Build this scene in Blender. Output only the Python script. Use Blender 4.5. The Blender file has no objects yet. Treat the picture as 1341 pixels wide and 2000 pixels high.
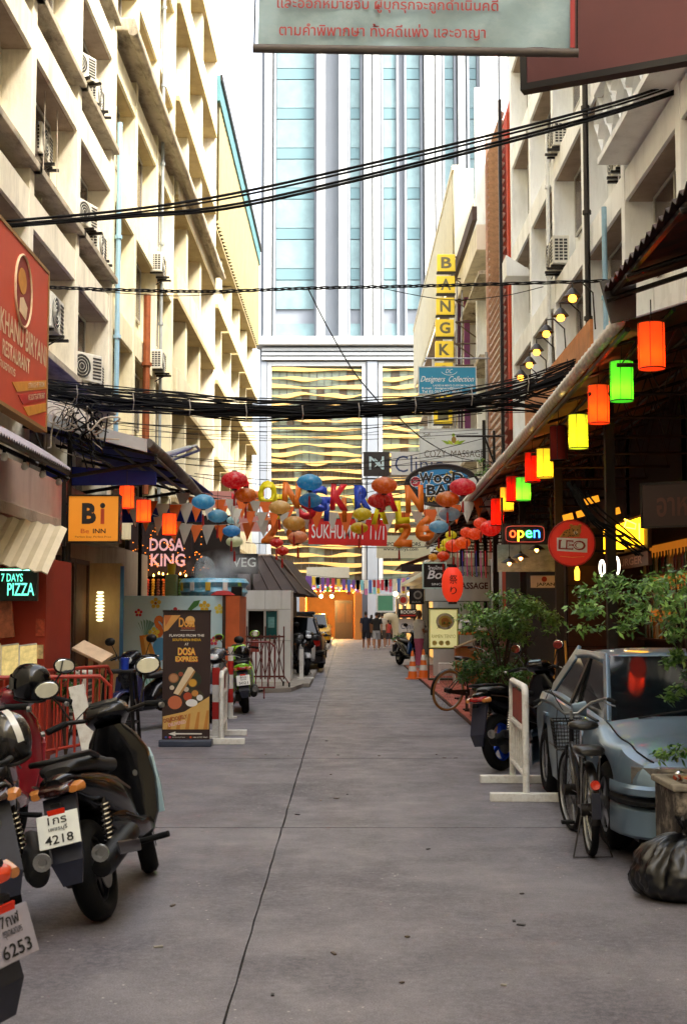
import bpy, bmesh, math, random
import numpy as np
from mathutils import Vector, Matrix, Euler
random.seed(11)
R = math.radians
S = bpy.context.scene
C = S.collection

# ---------------------------------------------------------------- camera
F = 2500.0                      # focal length in pixels of the 1341 x 2000 photograph
CAMZ = 1.65
cam_d = bpy.data.cameras.new('camera')
cam = bpy.data.objects.new('camera', cam_d)
C.objects.link(cam)
cam.location = (0, 0, CAMZ)
cam.rotation_euler = (R(90 + 4.574), 0, R(0.08))
cam_d.sensor_fit = 'VERTICAL'
cam_d.sensor_height = 36.0
cam_d.lens = 45.0
cam_d.clip_start = 0.1
cam_d.clip_end = 2000
cam_d.dof.use_dof = True
cam_d.dof.focus_distance = 22.0
cam_d.dof.aperture_fstop = 8.0
S.camera = cam

# ---------------------------------------------------------------- sky and sun
SUN_EL, SUN_AZ = R(50), R(126)   # azimuth clockwise from +Y: behind the camera, to the right
w = bpy.data.worlds.new('World')
S.world = w
w.use_nodes = True
nt = w.node_tree
nt.nodes.clear()
sky = nt.nodes.new('ShaderNodeTexSky')
sky.sky_type = 'NISHITA'
sky.sun_disc = False
sky.sun_elevation = SUN_EL
sky.sun_rotation = SUN_AZ
sky.air_density = 1.0
sky.dust_density = 6.0
sky.ozone_density = 0.6
bg = nt.nodes.new('ShaderNodeBackground')
bg.inputs['Strength'].default_value = 0.15
wo = nt.nodes.new('ShaderNodeOutputWorld')
hz = nt.nodes.new('ShaderNodeHueSaturation')      # thin high haze: the whole sky is paler
hz.inputs['Saturation'].default_value = 0.32
nt.links.new(sky.outputs['Color'], hz.inputs['Color'])
nt.links.new(hz.outputs['Color'], bg.inputs['Color'])
nt.links.new(bg.outputs['Background'], wo.inputs['Surface'])
sl = bpy.data.lights.new('sun', 'SUN')
sl.energy = 1.5
sl.angle = R(14)
sl.color = (1.0, 0.87, 0.66)
sun = bpy.data.objects.new('sun', sl)
C.objects.link(sun)
sd = Vector((math.sin(SUN_AZ) * math.cos(SUN_EL), math.cos(SUN_AZ) * math.cos(SUN_EL), math.sin(SUN_EL)))
sun.rotation_euler = (-sd).to_track_quat('-Z', 'Y').to_euler()
sun.location = (10, -10, 60)

S.view_settings.view_transform = 'Standard'
S.view_settings.look = 'None'
S.view_settings.exposure = 2.45
S.view_settings.gamma = 1.0
S.view_settings.use_curve_mapping = False
S.render.engine = 'CYCLES'
S.cycles.max_bounces = 7
S.cycles.diffuse_bounces = 4
S.cycles.glossy_bounces = 3
S.cycles.transparent_max_bounces = 8
S.cycles.volume_bounces = 1
S.cycles.use_denoising = True
S.cycles.sample_clamp_indirect = 6.0
S.cycles.caustics_reflective = False
S.cycles.caustics_refractive = False

# ---------------------------------------------------------------- helpers
RC = cam.rotation_euler.to_matrix()

def P(px, py, Y):
    d = RC @ Vector(((px - 670.5) / F, (1000 - py) / F, -1))
    return Vector((0, 0, CAMZ)) + d * (Y / d.y)

def G(px, py, z=0.0):
    d = RC @ Vector(((px - 670.5) / F, (1000 - py) / F, -1))
    return Vector((0, 0, CAMZ)) + d * ((z - CAMZ) / d.z)

def h(s):
    c = [int(s[i:i + 2], 16) / 255 for i in (0, 2, 4)]
    return tuple((x / 12.92 if x <= .04045 else ((x + .055) / 1.055) ** 2.4) for x in c)

MATS = {}
def mat(name, col='808080', rough=.6, metal=0., var=.15, scale=6., bump=0., bscale=60., emit=0., ecol=None,
        coat=0., stain=None, stain_amt=.5, stain_scale=(1.2, 1.2, .25), alpha=1., trans=0., spec=.5, coord='Object', sheen=0):
    """procedural Principled material: base colour varied by noise, optional stains and fine relief"""
    if name in MATS:
        return MATS[name]
    m = bpy.data.materials.new(name)
    m.use_nodes = True
    n, l = m.node_tree.nodes, m.node_tree.links
    b = n['Principled BSDF']
    c = h(col) if isinstance(col, str) else col
    tc = n.new('ShaderNodeTexCoord')
    if coord == 'World':
        geo = n.new('ShaderNodeNewGeometry')
        co = geo.outputs['Position']
    else:
        co = tc.outputs['Object']
    out = None
    if var > 0:
        nz = n.new('ShaderNodeTexNoise')
        nz.inputs['Scale'].default_value = scale
        nz.inputs['Detail'].default_value = 6
        nz.inputs['Roughness'].default_value = .65
        l.new(co, nz.inputs['Vector'])
        mx = n.new('ShaderNodeMix')
        mx.data_type = 'RGBA'
        rp = n.new('ShaderNodeMapRange')
        rp.inputs['From Min'].default_value = .3
        rp.inputs['From Max'].default_value = .7
        l.new(nz.outputs['Fac'], rp.inputs['Value'])
        l.new(rp.outputs['Result'], mx.inputs['Factor'])
        mx.inputs['A'].default_value = tuple(max(0, x * (1 - var)) for x in c) + (1,)
        mx.inputs['B'].default_value = tuple(min(1, x * (1 + var)) for x in c) + (1,)
        out = mx.outputs['Result']
    if stain:
        mp = n.new('ShaderNodeMapping')
        mp.inputs['Scale'].default_value = stain_scale
        l.new(co, mp.inputs['Vector'])
        n2 = n.new('ShaderNodeTexNoise')
        n2.inputs['Scale'].default_value = 1.6
        n2.inputs['Detail'].default_value = 9
        n2.inputs['Roughness'].default_value = .72
        l.new(mp.outputs['Vector'], n2.inputs['Vector'])
        r2 = n.new('ShaderNodeMapRange')
        r2.inputs['From Min'].default_value = .47
        r2.inputs['From Max'].default_value = .72
        r2.inputs['To Max'].default_value = stain_amt
        l.new(n2.outputs['Fac'], r2.inputs['Value'])
        m2 = n.new('ShaderNodeMix')
        m2.data_type = 'RGBA'
        l.new(r2.outputs['Result'], m2.inputs['Factor'])
        if out is not None:
            l.new(out, m2.inputs['A'])
        else:
            m2.inputs['A'].default_value = c + (1,)
        m2.inputs['B'].default_value = h(stain) + (1,)
        out = m2.outputs['Result']
    if out is not None:
        l.new(out, b.inputs['Base Color'])
    else:
        b.inputs['Base Color'].default_value = c + (1,)
    b.inputs['Roughness'].default_value = rough
    b.inputs['Metallic'].default_value = metal
    b.inputs['Coat Weight'].default_value = coat
    b.inputs['Specular IOR Level'].default_value = spec
    if trans:
        b.inputs['Transmission Weight'].default_value = trans
    if alpha < 1:
        b.inputs['Alpha'].default_value = alpha
    if emit > 0:
        b.inputs['Emission Color'].default_value = (h(ecol) if ecol else c) + (1,)
        b.inputs['Emission Strength'].default_value = emit
    if bump > 0:
        n3 = n.new('ShaderNodeTexNoise')
        n3.inputs['Scale'].default_value = bscale
        n3.inputs['Detail'].default_value = 5
        l.new(co, n3.inputs['Vector'])
        bp = n.new('ShaderNodeBump')
        bp.inputs['Strength'].default_value = bump
        bp.inputs['Distance'].default_value = .01
        l.new(n3.outputs['Fac'], bp.inputs['Height'])
        l.new(bp.outputs['Normal'], b.inputs['Normal'])
    MATS[name] = m
    return m

def paint(col, rough=.35, coat=.3, var=.06):
    dk = max(h(col)) < .012
    return mat('paint_' + col + str(rough), col, rough, 0, var, 9, coat=coat * (.4 if dk else 1), spec=.3 if dk else .5)

def flat(col, rough=.6, var=.05):
    return mat('plain_' + col + str(rough), col, rough, 0, var, 12)

def glow(col, e=2.0, base=None):
    return mat('glow_%s_%.2f' % (col, e), base or col, .5, 0, 0, emit=e * .6, ecol=col)

class MB:
    def __init__(s):
        s.v, s.f = [], []
    def add(s, vs, fs):
        o = len(s.v)
        s.v += [tuple(v) for v in vs]
        s.f += [tuple(i + o for i in f) for f in fs]
        return s
    def bx(s, x0, x1, y0, y1, z0, z1):
        vs = [(x, y, z) for z in (z0, z1) for y in (y0, y1) for x in (x0, x1)]
        return s.add(vs, [(0, 2, 3, 1), (4, 5, 7, 6), (0, 1, 5, 4), (2, 6, 7, 3), (0, 4, 6, 2), (1, 3, 7, 5)])
    def box(s, c, d, rot=None):
        m = MB().bx(-d[0] / 2, d[0] / 2, -d[1] / 2, d[1] / 2, -d[2] / 2, d[2] / 2)
        mt = Matrix.Translation(c)
        if rot is not None:
            mt = mt @ Euler(rot).to_matrix().to_4x4()
        return s.add([mt @ Vector(v) for v in m.v], m.f)
    def ring(s, c, u, w, r, n):
        return [c + u * (r * math.cos(2 * math.pi * i / n)) + w * (r * math.sin(2 * math.pi * i / n)) for i in range(n)]
    def cyl(s, p0, p1, r0, r1=None, n=10, caps=True):
        p0, p1 = Vector(p0), Vector(p1)
        r1 = r0 if r1 is None else r1
        d = (p1 - p0).normalized()
        u = d.orthogonal().normalized()
        w = d.cross(u)
        vs = s.ring(p0, u, w, r0, n) + s.ring(p1, u, w, r1, n)
        fs = [(i, (i + 1) % n, n + (i + 1) % n, n + i) for i in range(n)]
        if caps:
            fs += [tuple(range(n))[::-1], tuple(range(n, 2 * n))]
        return s.add(vs, fs)
    def tube(s, pts, r, n=6, closed=False):
        pts = [Vector(p) for p in pts]
        k = len(pts)
        vs, u = [], None
        for i, p in enumerate(pts):
            a = pts[i - 1] if (i > 0 or closed) else p
            b = pts[(i + 1) % k] if (i < k - 1 or closed) else p
            d = (b - a)
            d = d.normalized() if d.length > 1e-9 else Vector((0, 0, 1))
            if u is None:
                u = d.orthogonal().normalized()
            u = (u - d * u.dot(d))
            u = u.normalized() if u.length > 1e-6 else d.orthogonal().normalized()
            w = d.cross(u)
            rr = r[i] if isinstance(r, (list, tuple)) else r
            vs += s.ring(p, u, w, rr, n)
        fs = []
        for i in range(k if closed else k - 1):
            j = (i + 1) % k
            fs += [(i * n + q, i * n + (q + 1) % n, j * n + (q + 1) % n, j * n + q) for q in range(n)]
        if not closed:
            fs += [tuple(range(n))[::-1], tuple(range((k - 1) * n, k * n))]
        return s.add(vs, fs)
    def lathe(s, prof, n=16, c=(0, 0, 0), mt=None, sx=1, sy=1):
        """profile of (radius, z) turned about z"""
        mt = (Matrix.Translation(c) @ (mt.to_4x4() if mt is not None else Matrix()))
        vs = [mt @ Vector((r * sx * math.cos(2 * math.pi * i / n), r * sy * math.sin(2 * math.pi * i / n), z)) for r, z in prof for i in range(n)]
        fs = [(a * n + i, a * n + (i + 1) % n, (a + 1) * n + (i + 1) % n, (a + 1) * n + i) for a in range(len(prof) - 1) for i in range(n)]
        fs += [tuple(range(n))[::-1], tuple(range((len(prof) - 1) * n, len(prof) * n))]
        return s.add(vs, fs)
    def prism(s, poly, y0, y1):
        """polygon in (x, z) drawn out along y"""
        n = len(poly)
        vs = [(x, y0, z) for x, z in poly] + [(x, y1, z) for x, z in poly]
        return s.add(vs, [tuple(range(n)), tuple(range(n, 2 * n))[::-1]] + [(i, n + i, n + (i + 1) % n, (i + 1) % n) for i in range(n)])
    def loft(s, rings, caps=True):
        n = len(rings[0])
        vs = [v for r in rings for v in r]
        fs = [(a * n + i, a * n + (i + 1) % n, (a + 1) * n + (i + 1) % n, (a + 1) * n + i) for a in range(len(rings) - 1) for i in range(n)]
        if caps:
            fs += [tuple(range(n))[::-1], tuple(range((len(rings) - 1) * n, len(rings) * n))]
        return s.add(vs, fs)
    def tyre(s, c, rr, r, n=28, m=8, axis='x', flat=1.0):
        """torus about the x axis"""
        vs, fs = [], []
        for i in range(n):
            a = 2 * math.pi * i / n
            for j in range(m):
                b = 2 * math.pi * j / m
                q = rr + r * math.cos(b)
                vs.append((c[0] + r * flat * math.sin(b), c[1] + q * math.cos(a), c[2] + q * math.sin(a)))
        for i in range(n):
            for j in range(m):
                fs.append((i * m + j, ((i + 1) % n) * m + j, ((i + 1) % n) * m + (j + 1) % m, i * m + (j + 1) % m))
        return s.add(vs, fs)
    def xf(s, mt):
        s.v = [tuple(mt @ Vector(v)) for v in s.v]
        return s
    def merge(s, o):
        return s.add(o.v, o.f)

def superring(c, hw, hh, n=14, e=2.6, ax=(1, 0, 0), up=(0, 0, 1)):
    """rounded-box ring"""
    ax, up, c = Vector(ax), Vector(up), Vector(c)
    out = []
    for i in range(n):
        a = 2 * math.pi * i / n
        ca, sa = math.cos(a), math.sin(a)
        out.append(c + ax * (hw * math.copysign(abs(ca) ** (2 / e), ca)) + up * (hh * math.copysign(abs(sa) ** (2 / e), sa)))
    return out

def fix_normals(me):
    b = bmesh.new()
    b.from_mesh(me)
    bmesh.ops.recalc_face_normals(b, faces=b.faces)
    b.to_mesh(me)
    b.free()

def mesh(name, mb, m, smooth=0):
    me = bpy.data.meshes.new(name)
    me.from_pydata(mb.v, [], mb.f)
    fix_normals(me)
    if m is not None:
        me.materials.append(m)
    if smooth:
        me.shade_smooth()
        me.set_sharp_from_angle(angle=R(smooth))
    return me

def link(name, data, parent=None, loc=(0, 0, 0), rot=(0, 0, 0), scale=None):
    o = bpy.data.objects.new(name, data)
    C.objects.link(o)
    o.parent = parent
    o.location = loc
    o.rotation_euler = rot
    if scale:
        o.scale = scale
    return o

def obj(name, mb, m, parent=None, smooth=0, loc=(0, 0, 0), rot=(0, 0, 0), bevel=0., seg=2, sub=0, kind=None, label=None):
    o = link(name, mb if isinstance(mb, bpy.types.Mesh) else mesh(name, mb, m, smooth), parent, loc, rot)
    if bevel:
        b = o.modifiers.new('bevel', 'BEVEL')
        b.width = bevel
        b.segments = seg
        b.limit_method = 'ANGLE'
        b.angle_limit = R(40)
    if sub:
        q = o.modifiers.new('sub', 'SUBSURF')
        q.levels = q.render_levels = sub
    if kind:
        o['kind'] = kind
    if label:
        o['label'] = label
    return o

def tag(o, label, cat, group=None):
    o['label'] = label
    o['category'] = cat
    if group:
        o['group'] = group
    return o

def thing(name, label, cat, loc=(0, 0, 0), rotz=0, group=None, rot=None):
    o = link(name, None, None, loc, rot if rot is not None else (0, 0, rotz))
    o.empty_display_size = .2
    return tag(o, label, cat, group)

def solo(name, mb, m, label, cat, group=None, **k):
    return tag(obj(name, mb, m, **k), label, cat, group)

def kids(o):
    return [c for c in C.objects if c.parent == o]

def copy_tree(o, loc=None, rotz=None, label=None, parent=None):
    c = o.copy()
    C.objects.link(c)
    c.parent = parent
    if loc is not None:
        c.location = loc
    if rotz is not None:
        c.rotation_euler = (c.rotation_euler[0], c.rotation_euler[1], rotz)
    if label:
        c['label'] = label
    for ch in list(o.children):
        copy_tree(ch, parent=c)
    return c

TXT = {}
def text_mesh(s, bold=0., ext=.0):
    k = (s, bold, ext)
    if k not in TXT:
        cu = bpy.data.curves.new('lettering', 'FONT')
        cu.body = s
        cu.align_x = 'CENTER'
        cu.size = 1
        cu.offset = bold
        cu.extrude = ext
        cu.resolution_u = 3
        t = bpy.data.objects.new('lettering', cu)
        C.objects.link(t)
        dg = bpy.context.evaluated_depsgraph_get()
        me = bpy.data.meshes.new_from_object(t.evaluated_get(dg))
        bpy.data.objects.remove(t)
        co = np.zeros(len(me.vertices) * 3, dtype=np.float32)
        me.vertices.foreach_get('co', co)
        co = co.reshape(-1, 3)
        lo, hi = co.min(0), co.max(0)
        TXT[k] = (me, (lo + hi) / 2, hi - lo)
    return TXT[k]

def text(s, m, parent, cx, cz, w, hgt=None, y=0., bold=.02, ext=.004, name='lettering', rot=0., slant=0.):
    """flat lettering fitted into a box of w x hgt, on the parent's face towards -y"""
    me0, mid, size = text_mesh(s, bold)
    me = me0.copy()
    me.name = name
    me.materials.clear()
    me.materials.append(m)
    sx = w / size[0]
    sz = (hgt / size[1]) if hgt else sx
    co = np.zeros(len(me.vertices) * 3, dtype=np.float32)
    me.vertices.foreach_get('co', co)
    co = co.reshape(-1, 3) - mid
    x = co[:, 0] * sx
    z = co[:, 1] * sz
    x = x + z * slant
    c, q = math.cos(rot), math.sin(rot)
    co2 = np.stack([x * c - z * q + cx, np.full_like(x, y), x * q + z * c + cz], 1).astype(np.float32)
    me.vertices.foreach_set('co', co2.ravel())
    me.update()
    return link(name, me, parent)

def disc_poly(cx, cz, rx, rz=None, n=20, a0=0):
    rz = rx if rz is None else rz
    return [(cx + rx * math.cos(a0 + 2 * math.pi * i / n), cz + rz * math.sin(a0 + 2 * math.pi * i / n)) for i in range(n)]

def patch(name, poly, m, parent, y, t=.003):
    return obj(name, MB().prism(poly, y - t, y), m, parent)

def star_poly(cx, cz, r, k=5, inner=.5, a0=math.pi / 2):
    return [(cx + (r if i % 2 == 0 else r * inner) * math.cos(a0 + math.pi * i / k), cz + (r if i % 2 == 0 else r * inner) * math.sin(a0 + math.pi * i / k)) for i in range(2 * k)]

def signboard(name, label, c, w, hgt, m, yaw=0., t=.08, frame=None, fw=.03, rot=None, group=None, cat='sign', bevel=.006):
    """sign whose face looks along local -y; origin in the middle of the face"""
    s = thing(name, label, cat, c, 0, group, rot if rot is not None else (0, 0, yaw))
    obj('panel', MB().bx(-w / 2, w / 2, 0, t, -hgt / 2, hgt / 2), m, s)
    if frame:
        f = MB()
        a, b = w / 2, hgt / 2
        f.bx(-a - fw, a + fw, -.012, t + .01, b, b + fw).bx(-a - fw, a + fw, -.012, t + .01, -b - fw, -b)
        f.bx(-a - fw, -a, -.012, t + .01, -b, b).bx(a, a + fw, -.012, t + .01, -b, b)
        obj('frame', f, frame, s)
    return s

# ---------------------------------------------------------------- materials
white_wall = mat('white_wall', 'e9e1cc', .85, 0, .08, .8, .25, 30, stain='8d8474', stain_amt=.6)
cream_wall = mat('cream_wall', 'd6cdae', .85, 0, .08, .8, .25, 30, stain='94814f', stain_amt=.5)
stain_slab = mat('stained_concrete', 'b3a892', .9, 0, .2, 1.5, .4, 25, stain='3b2a1c', stain_amt=.9, stain_scale=(2, .8, .8))
soffit = mat('shaded_dirty_soffit', '9c8a78', .9, 0, .12, 2, .2, 30, stain='5e4a3c', stain_amt=.5)  # brown carries the shade under the hoods as well as dirt
soffit_y = mat('pale_yellow_soffit', 'b3a176', .9, 0, .12, 2, .2, 30, stain='86704a', stain_amt=.4)
pale_wall = mat('pale_wall', 'eceeec', .8, 0, .06, .8, .2, 30, stain='a0a09a', stain_amt=.45)
curtain = mat('brown_curtain', '5a4238', .9, 0, .25, 3)
alu = mat('aluminium', 'b9b6ae', .4, .6, .08, 12)
steel = mat('galvanised_steel', '8f8f8e', .45, .8, .2, 14)
dark_steel = mat('dark_steel', '26221f', .45, .6, .25, 18)
chrome = mat('chrome', 'd8d8d8', .14, 1., 0)
blackp = mat('black_plastic', '080808', .5, 0, .3, 30, .05, 200, spec=.3)
gloss_black = mat('gloss_black', '0a0a0c', .12, 0, .1, 20, coat=.8)
rubber = mat('rubber', '070707', .8, 0, .3, 20, .25, 90, spec=.25)
cable_m = mat('cable_black', '080707', .7, 0, .3, 10, spec=.25)
glass_dark = mat('dark_glass', '11161a', .06, 0, 0, spec=.8)
acwhite = mat('ac_casing', 'd6d3c6', .6, 0, .08, 5, stain='857963', stain_amt=.45)
acgrill = mat('ac_grille', '2b2927', .6, 0, .2, 20)
white_p = mat('white_enamel', 'd9d8d2', .45, 0, .07, 8, stain='8d7b68', stain_amt=.45, stain_scale=(9, 9, 9))
red_p = mat('red_enamel', 'a8201a', .45, 0, .12, 8)
orange_m = mat('orange_plastic', 'd9661a', .5, 0, .08, 10)
wood = mat('wood', '8a5428', .6, 0, .3, 4, .2, 60, stain='4a2a12', stain_amt=.6, stain_scale=(6, 6, .6))
wood_o = mat('orange_wood', 'b8763a', .6, 0, .22, 4, .2, 60, stain='7c4a1e', stain_amt=.6, stain_scale=(8, 8, .5))
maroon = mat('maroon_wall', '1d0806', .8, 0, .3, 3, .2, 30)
brown_roof = mat('brown_roof', '2c1a13', .7, 0, .3, 2.5, .2, 40, stain='46342a', stain_amt=.4)
leaf_m = None

# ================================================================ ground
def road_material():
    m = bpy.data.materials.new('worn_concrete')
    m.use_nodes = True
    n, l = m.node_tree.nodes, m.node_tree.links
    b = n['Principled BSDF']
    geo = n.new('ShaderNodeNewGeometry')
    def noise(sc, det=8, ro=.65, vec=None):
        q = n.new('ShaderNodeTexNoise')
        q.inputs['Scale'].default_value = sc
        q.inputs['Detail'].default_value = det
        q.inputs['Roughness'].default_value = ro
        l.new(vec or geo.outputs['Position'], q.inputs['Vector'])
        return q.outputs['Fac']
    def rng(v, a, b_, c=0., d=1.):
        q = n.new('ShaderNodeMapRange')
        for k, x in zip(('From Min', 'From Max', 'To Min', 'To Max'), (a, b_, c, d)):
            q.inputs[k].default_value = x
        l.new(v, q.inputs['Value'])
        return q.outputs['Result']
    def mix(f, a, b_):
        q = n.new('ShaderNodeMix')
        q.data_type = 'RGBA'
        l.new(f, q.inputs['Factor'])
        for s, x in (('A', a), ('B', b_)):
            if isinstance(x, tuple):
                q.inputs[s].default_value = x + (1,)
            else:
                l.new(x, q.inputs[s])
        return q.outputs['Result']
    mp = n.new('ShaderNodeMapping')
    mp.inputs['Scale'].default_value = (1.6, .28, 1)
    l.new(geo.outputs['Position'], mp.inputs['Vector'])
    c = mix(rng(noise(.7), .36, .64), h('4d4b53'), h('807d82'))
    c = mix(rng(noise(1.1, 7, .7, mp.outputs['Vector']), .45, .75, 0, .55), c, h('39343a'))
    c = mix(rng(noise(26, 6, .8), .42, .62, 0, .65), c, h('86828a'))
    c = mix(rng(noise(120, 2), .42, .7, 0, .6), c, h('2c272a'))
    # light scuffs and dark spots
    c = mix(rng(noise(2.3, 10, .8), .6, .74, 0, .55), c, h('8c8883'))
    v = n.new('ShaderNodeTexVoronoi')
    v.inputs['Scale'].default_value = 4.5
    v.inputs['Randomness'].default_value = 1
    l.new(geo.outputs['Position'], v.inputs['Vector'])
    c = mix(rng(v.outputs['Distance'], .045, .02), c, h('2c2725'))
    c = mix(rng(noise(.45, 6, .7), .56, .7, 0, .45), c, h('3b3638'))
    c = mix(rng(noise(5.5, 8, .8), .62, .72, 0, .5), c, h('39343a'))
    v2 = n.new('ShaderNodeTexVoronoi')
    v2.inputs['Scale'].default_value = 16
    l.new(geo.outputs['Position'], v2.inputs['Vector'])
    ml = n.new('ShaderNodeMath')
    ml.operation = 'MULTIPLY'
    l.new(rng(v2.outputs['Distance'], .13, .07), ml.inputs[0])
    l.new(rng(noise(1.7, 4), .52, .62), ml.inputs[1])
    c = mix(ml.outputs[0], c, h('bdb8b0'))
    l.new(c, b.inputs['Base Color'])
    l.new(rng(noise(3), .3, .7, .42, .75), b.inputs['Roughness'])
    b.inputs['Specular IOR Level'].default_value = .42
    bp = n.new('ShaderNodeBump')
    bp.inputs['Strength'].default_value = .35
    bp.inputs['Distance'].default_value = .006
    l.new(noise(70, 6), bp.inputs['Height'])
    l.new(bp.outputs['Normal'], b.inputs['Normal'])
    return m
conc = road_material()
joint_m = mat('joint_tar', '1d1917', .9, 0, .3, 20, coord='World')
earth = mat('ground_dust', '6b645c', .9, 0, .2, .5, coord='World')
gr = obj('ground', MB().add([(-700, -300, -.05), (700, -300, -.05), (700, 1200, -.05), (-700, 1200, -.05)], [(0, 1, 2, 3)]), earth, kind='structure')
road = obj('road', MB().add([(-6.2, -6, -.022), (6.2, -6, -.022), (6.2, 92, -.022), (-6.2, 92, -.022)], [(0, 1, 2, 3)]), joint_m, kind='structure')
rows = [-4.3, .5, 5.3, 10.1, 14.9, 19.7, 24.5, 29.3, 34.1, 39, 44, 49, 54, 59, 64, 69, 74, 79, 84, 92]
rg = random.Random(3)
edge_x = {}
for i in range(len(rows) - 1):
    y0, y1 = rows[i], rows[i + 1]
    for (x0, x1) in ((-5.9, -.49), (-.49, 5.9)):
        # ragged edge along the middle joint
        k = 16
        pts = []
        for j in range(k + 1):
            y = y0 + .013 + (y1 - y0 - .026) * j / k
            key = (round(y, 2),)
            wob = edge_x.setdefault(key, (rg.uniform(-.004, .004), rg.uniform(.003, .008)))
            if x0 < -1:
                pts.append((x1 + wob[0] - wob[1], y))
            else:
                pts.append((x0 + wob[0] + wob[1], y))
        if x0 < -1:
            poly = [(x0, y0 + .013)] + pts + [(x0, y1 - .013)]
        else:
            poly = [(x1, y1 - .013)] + pts[::-1] + [(x1, y0 + .013)]
        n = len(poly)
        b = MB()
        b.v = [(x, y, 0) for x, y in poly] + [(x, y, -.02) for x, y in poly]
        b.f = [tuple(range(n))] + [(q, (q + 1) % n, n + (q + 1) % n, n + q) for q in range(n)]
        obj('concrete_slab', b, conc, road)

# raised apron on the left in front of the guard booth
kerb_m = mat('kerb_concrete', '8d867c', .85, 0, .2, 3, .3, 40, coord='World', stain='4d453f', stain_amt=.6)
ap = MB()
poly = [(-5.9, 27.6), (-1.9, 27.0), (-1.15, 27.5), (-.98, 29), (-.85, 40), (-.8, 92), (-5.9, 92)]
n = len(poly)
ap.v = [(x, y, .09) for x, y in poly] + [(x, y, .005) for x, y in poly]
ap.f = [tuple(range(n)), ] + [(q, (q + 1) % n, n + (q + 1) % n, n + q) for q in range(n)]
pavement = obj('pavement', ap, kerb_m, kind='structure')
kb = MB()
for i in range(13):
    y = 29.2 + i * 4
    kb.bx(-.98, -.8, y, y + 3.96, .004, .1)
obj('kerb', kb, kerb_m, pavement, bevel=.02)
# red tiled pavement on the right
rp = obj('tiled_pavement', MB().bx(1.86, 5.4, 16.6, 41, .003, .05), mat('tile_grout', '4c2b22', .9, 0, .2, 20, coord='World'), kind='structure')
tile_m = [mat('red_tile_%d' % i, c, .7, 0, .15, 7, .2, 50, coord='World') for i, c in enumerate(('a24a36', '93402f', 'ad5642'))]
tm = [mesh('tile', MB().bx(-.195, .195, -.195, .195, 0, .014), m) for m in tile_m]
for j in range(58):
    for i in range(5):
        obj('tile', rg.choice(tm), None, rp, loc=(2.07 + i * .405, 16.82 + j * .405, .05 + rg.uniform(0, .003)))
obj('tile_field', MB().bx(3.9, 5.35, 16.62, 40.9, .05, .062), tile_m[1], rp, kind='stuff')

# ================================================================ air conditioners
def make_ac(name='air_conditioner', w=.8, d=.3, hh=.55):
    a = link(name, None)
    obj('casing', MB().bx(-w / 2, w / 2, -d / 2, d / 2, .04, hh), acwhite, a, bevel=.015)
    obj('fan_opening', MB().cyl((-.12, -d / 2 - .004, hh * .53), (-.12, -d / 2 - .012, hh * .53), hh * .4, n=20), acgrill, a)
    g = MB()
    for k in range(4):
        rr = hh * .4 * (k + 1) / 4
        g.tube([(-.12 + rr * math.cos(t * math.pi / 8), -d / 2 - .018, hh * .53 + rr * math.sin(t * math.pi / 8)) for t in range(16)], .005, 4, True)
    obj('fan_guard', g, acwhite, a)
    s = MB()
    for k in range(7):
        s.bx(w / 2 - .24, w / 2 - .04, -d / 2 - .008, -d / 2 - .002, .1 + k * .06, .1 + k * .06 + .03)
    obj('louvre', s, acgrill, a)
    # slotted end panel
    e = MB()
    for yy in range(3):
        for k in range(7):
            e.bx(-w / 2 - .006, -w / 2 + .001, -d / 2 + .04 + yy * .08, -d / 2 + .1 + yy * .08, .1 + k * .058, .1 + k * .058 + .038)
    obj('coil_slot', e, acgrill, a)
    e = MB()
    for yy in range(3):
        for k in range(7):
            e.bx(w / 2 - .001, w / 2 + .006, -d / 2 + .04 + yy * .08, -d / 2 + .1 + yy * .08, .1 + k * .058, .1 + k * .058 + .038)
    obj('coil_slot', e, acgrill, a)
    f = MB()
    for x in (-w / 2 + .1, w / 2 - .1):
        f.bx(x - .02, x + .02, -d / 2 - .02, d / 2 + .02, 0, .04)
    obj('mounting_rail', f, dark_steel, a)
    return a
AC = make_ac()
tag(AC, 'weathered white air conditioner outdoor unit on the stained left facade', 'air conditioner', 'air conditioners on the left facade')
ac_used = False
def put_ac(loc, rz, label, group, s=1.):
    global ac_used
    if not ac_used:
        o = AC
        o.location = loc
        o.rotation_euler = (0, 0, rz)
        ac_used = True
    else:
        o = copy_tree(AC, loc, rz)
    o.scale = (s, s, s)
    o['label'] = label
    o['group'] = group
    return o

# ================================================================ shophouse facades
def window(parent, side, xw, y0, y1, z0, z1, two=True):
    """aluminium window set in a wall whose street face is at x = xw"""
    s = -side
    w_ = obj('window', MB().bx(min(xw + s * .01, xw + s * .03), max(xw + s * .01, xw + s * .03), y0, y1, z0, z1), curtain, parent)
    f = MB()
    a, b = sorted((xw + s * .03, xw + s * .07))
    t = .05
    f.bx(a, b, y0, y1, z0, z0 + t).bx(a, b, y0, y1, z1 - t, z1).bx(a, b, y0, y0 + t, z0 + t, z1 - t).bx(a, b, y1 - t, y1, z0 + t, z1 - t)
    ym = (y0 + y1) / 2
    f.bx(a, b, ym - t / 2, ym + t / 2, z0 + t, z1 - t)
    obj('window_frame', f, alu, w_)
    for (p, q) in ((y0 + t, ym - t / 2), (ym + t / 2, y1 - t)):
        obj('pane', MB().bx(min(xw + s * .045, xw + s * .05), max(xw + s * .045, xw + s * .05), p, q, z0 + t, z1 - t), glass_win, w_)

glass_win = mat('window_glass', '5e534b', .08, 0, 0, spec=.7, alpha=.45)

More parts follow.
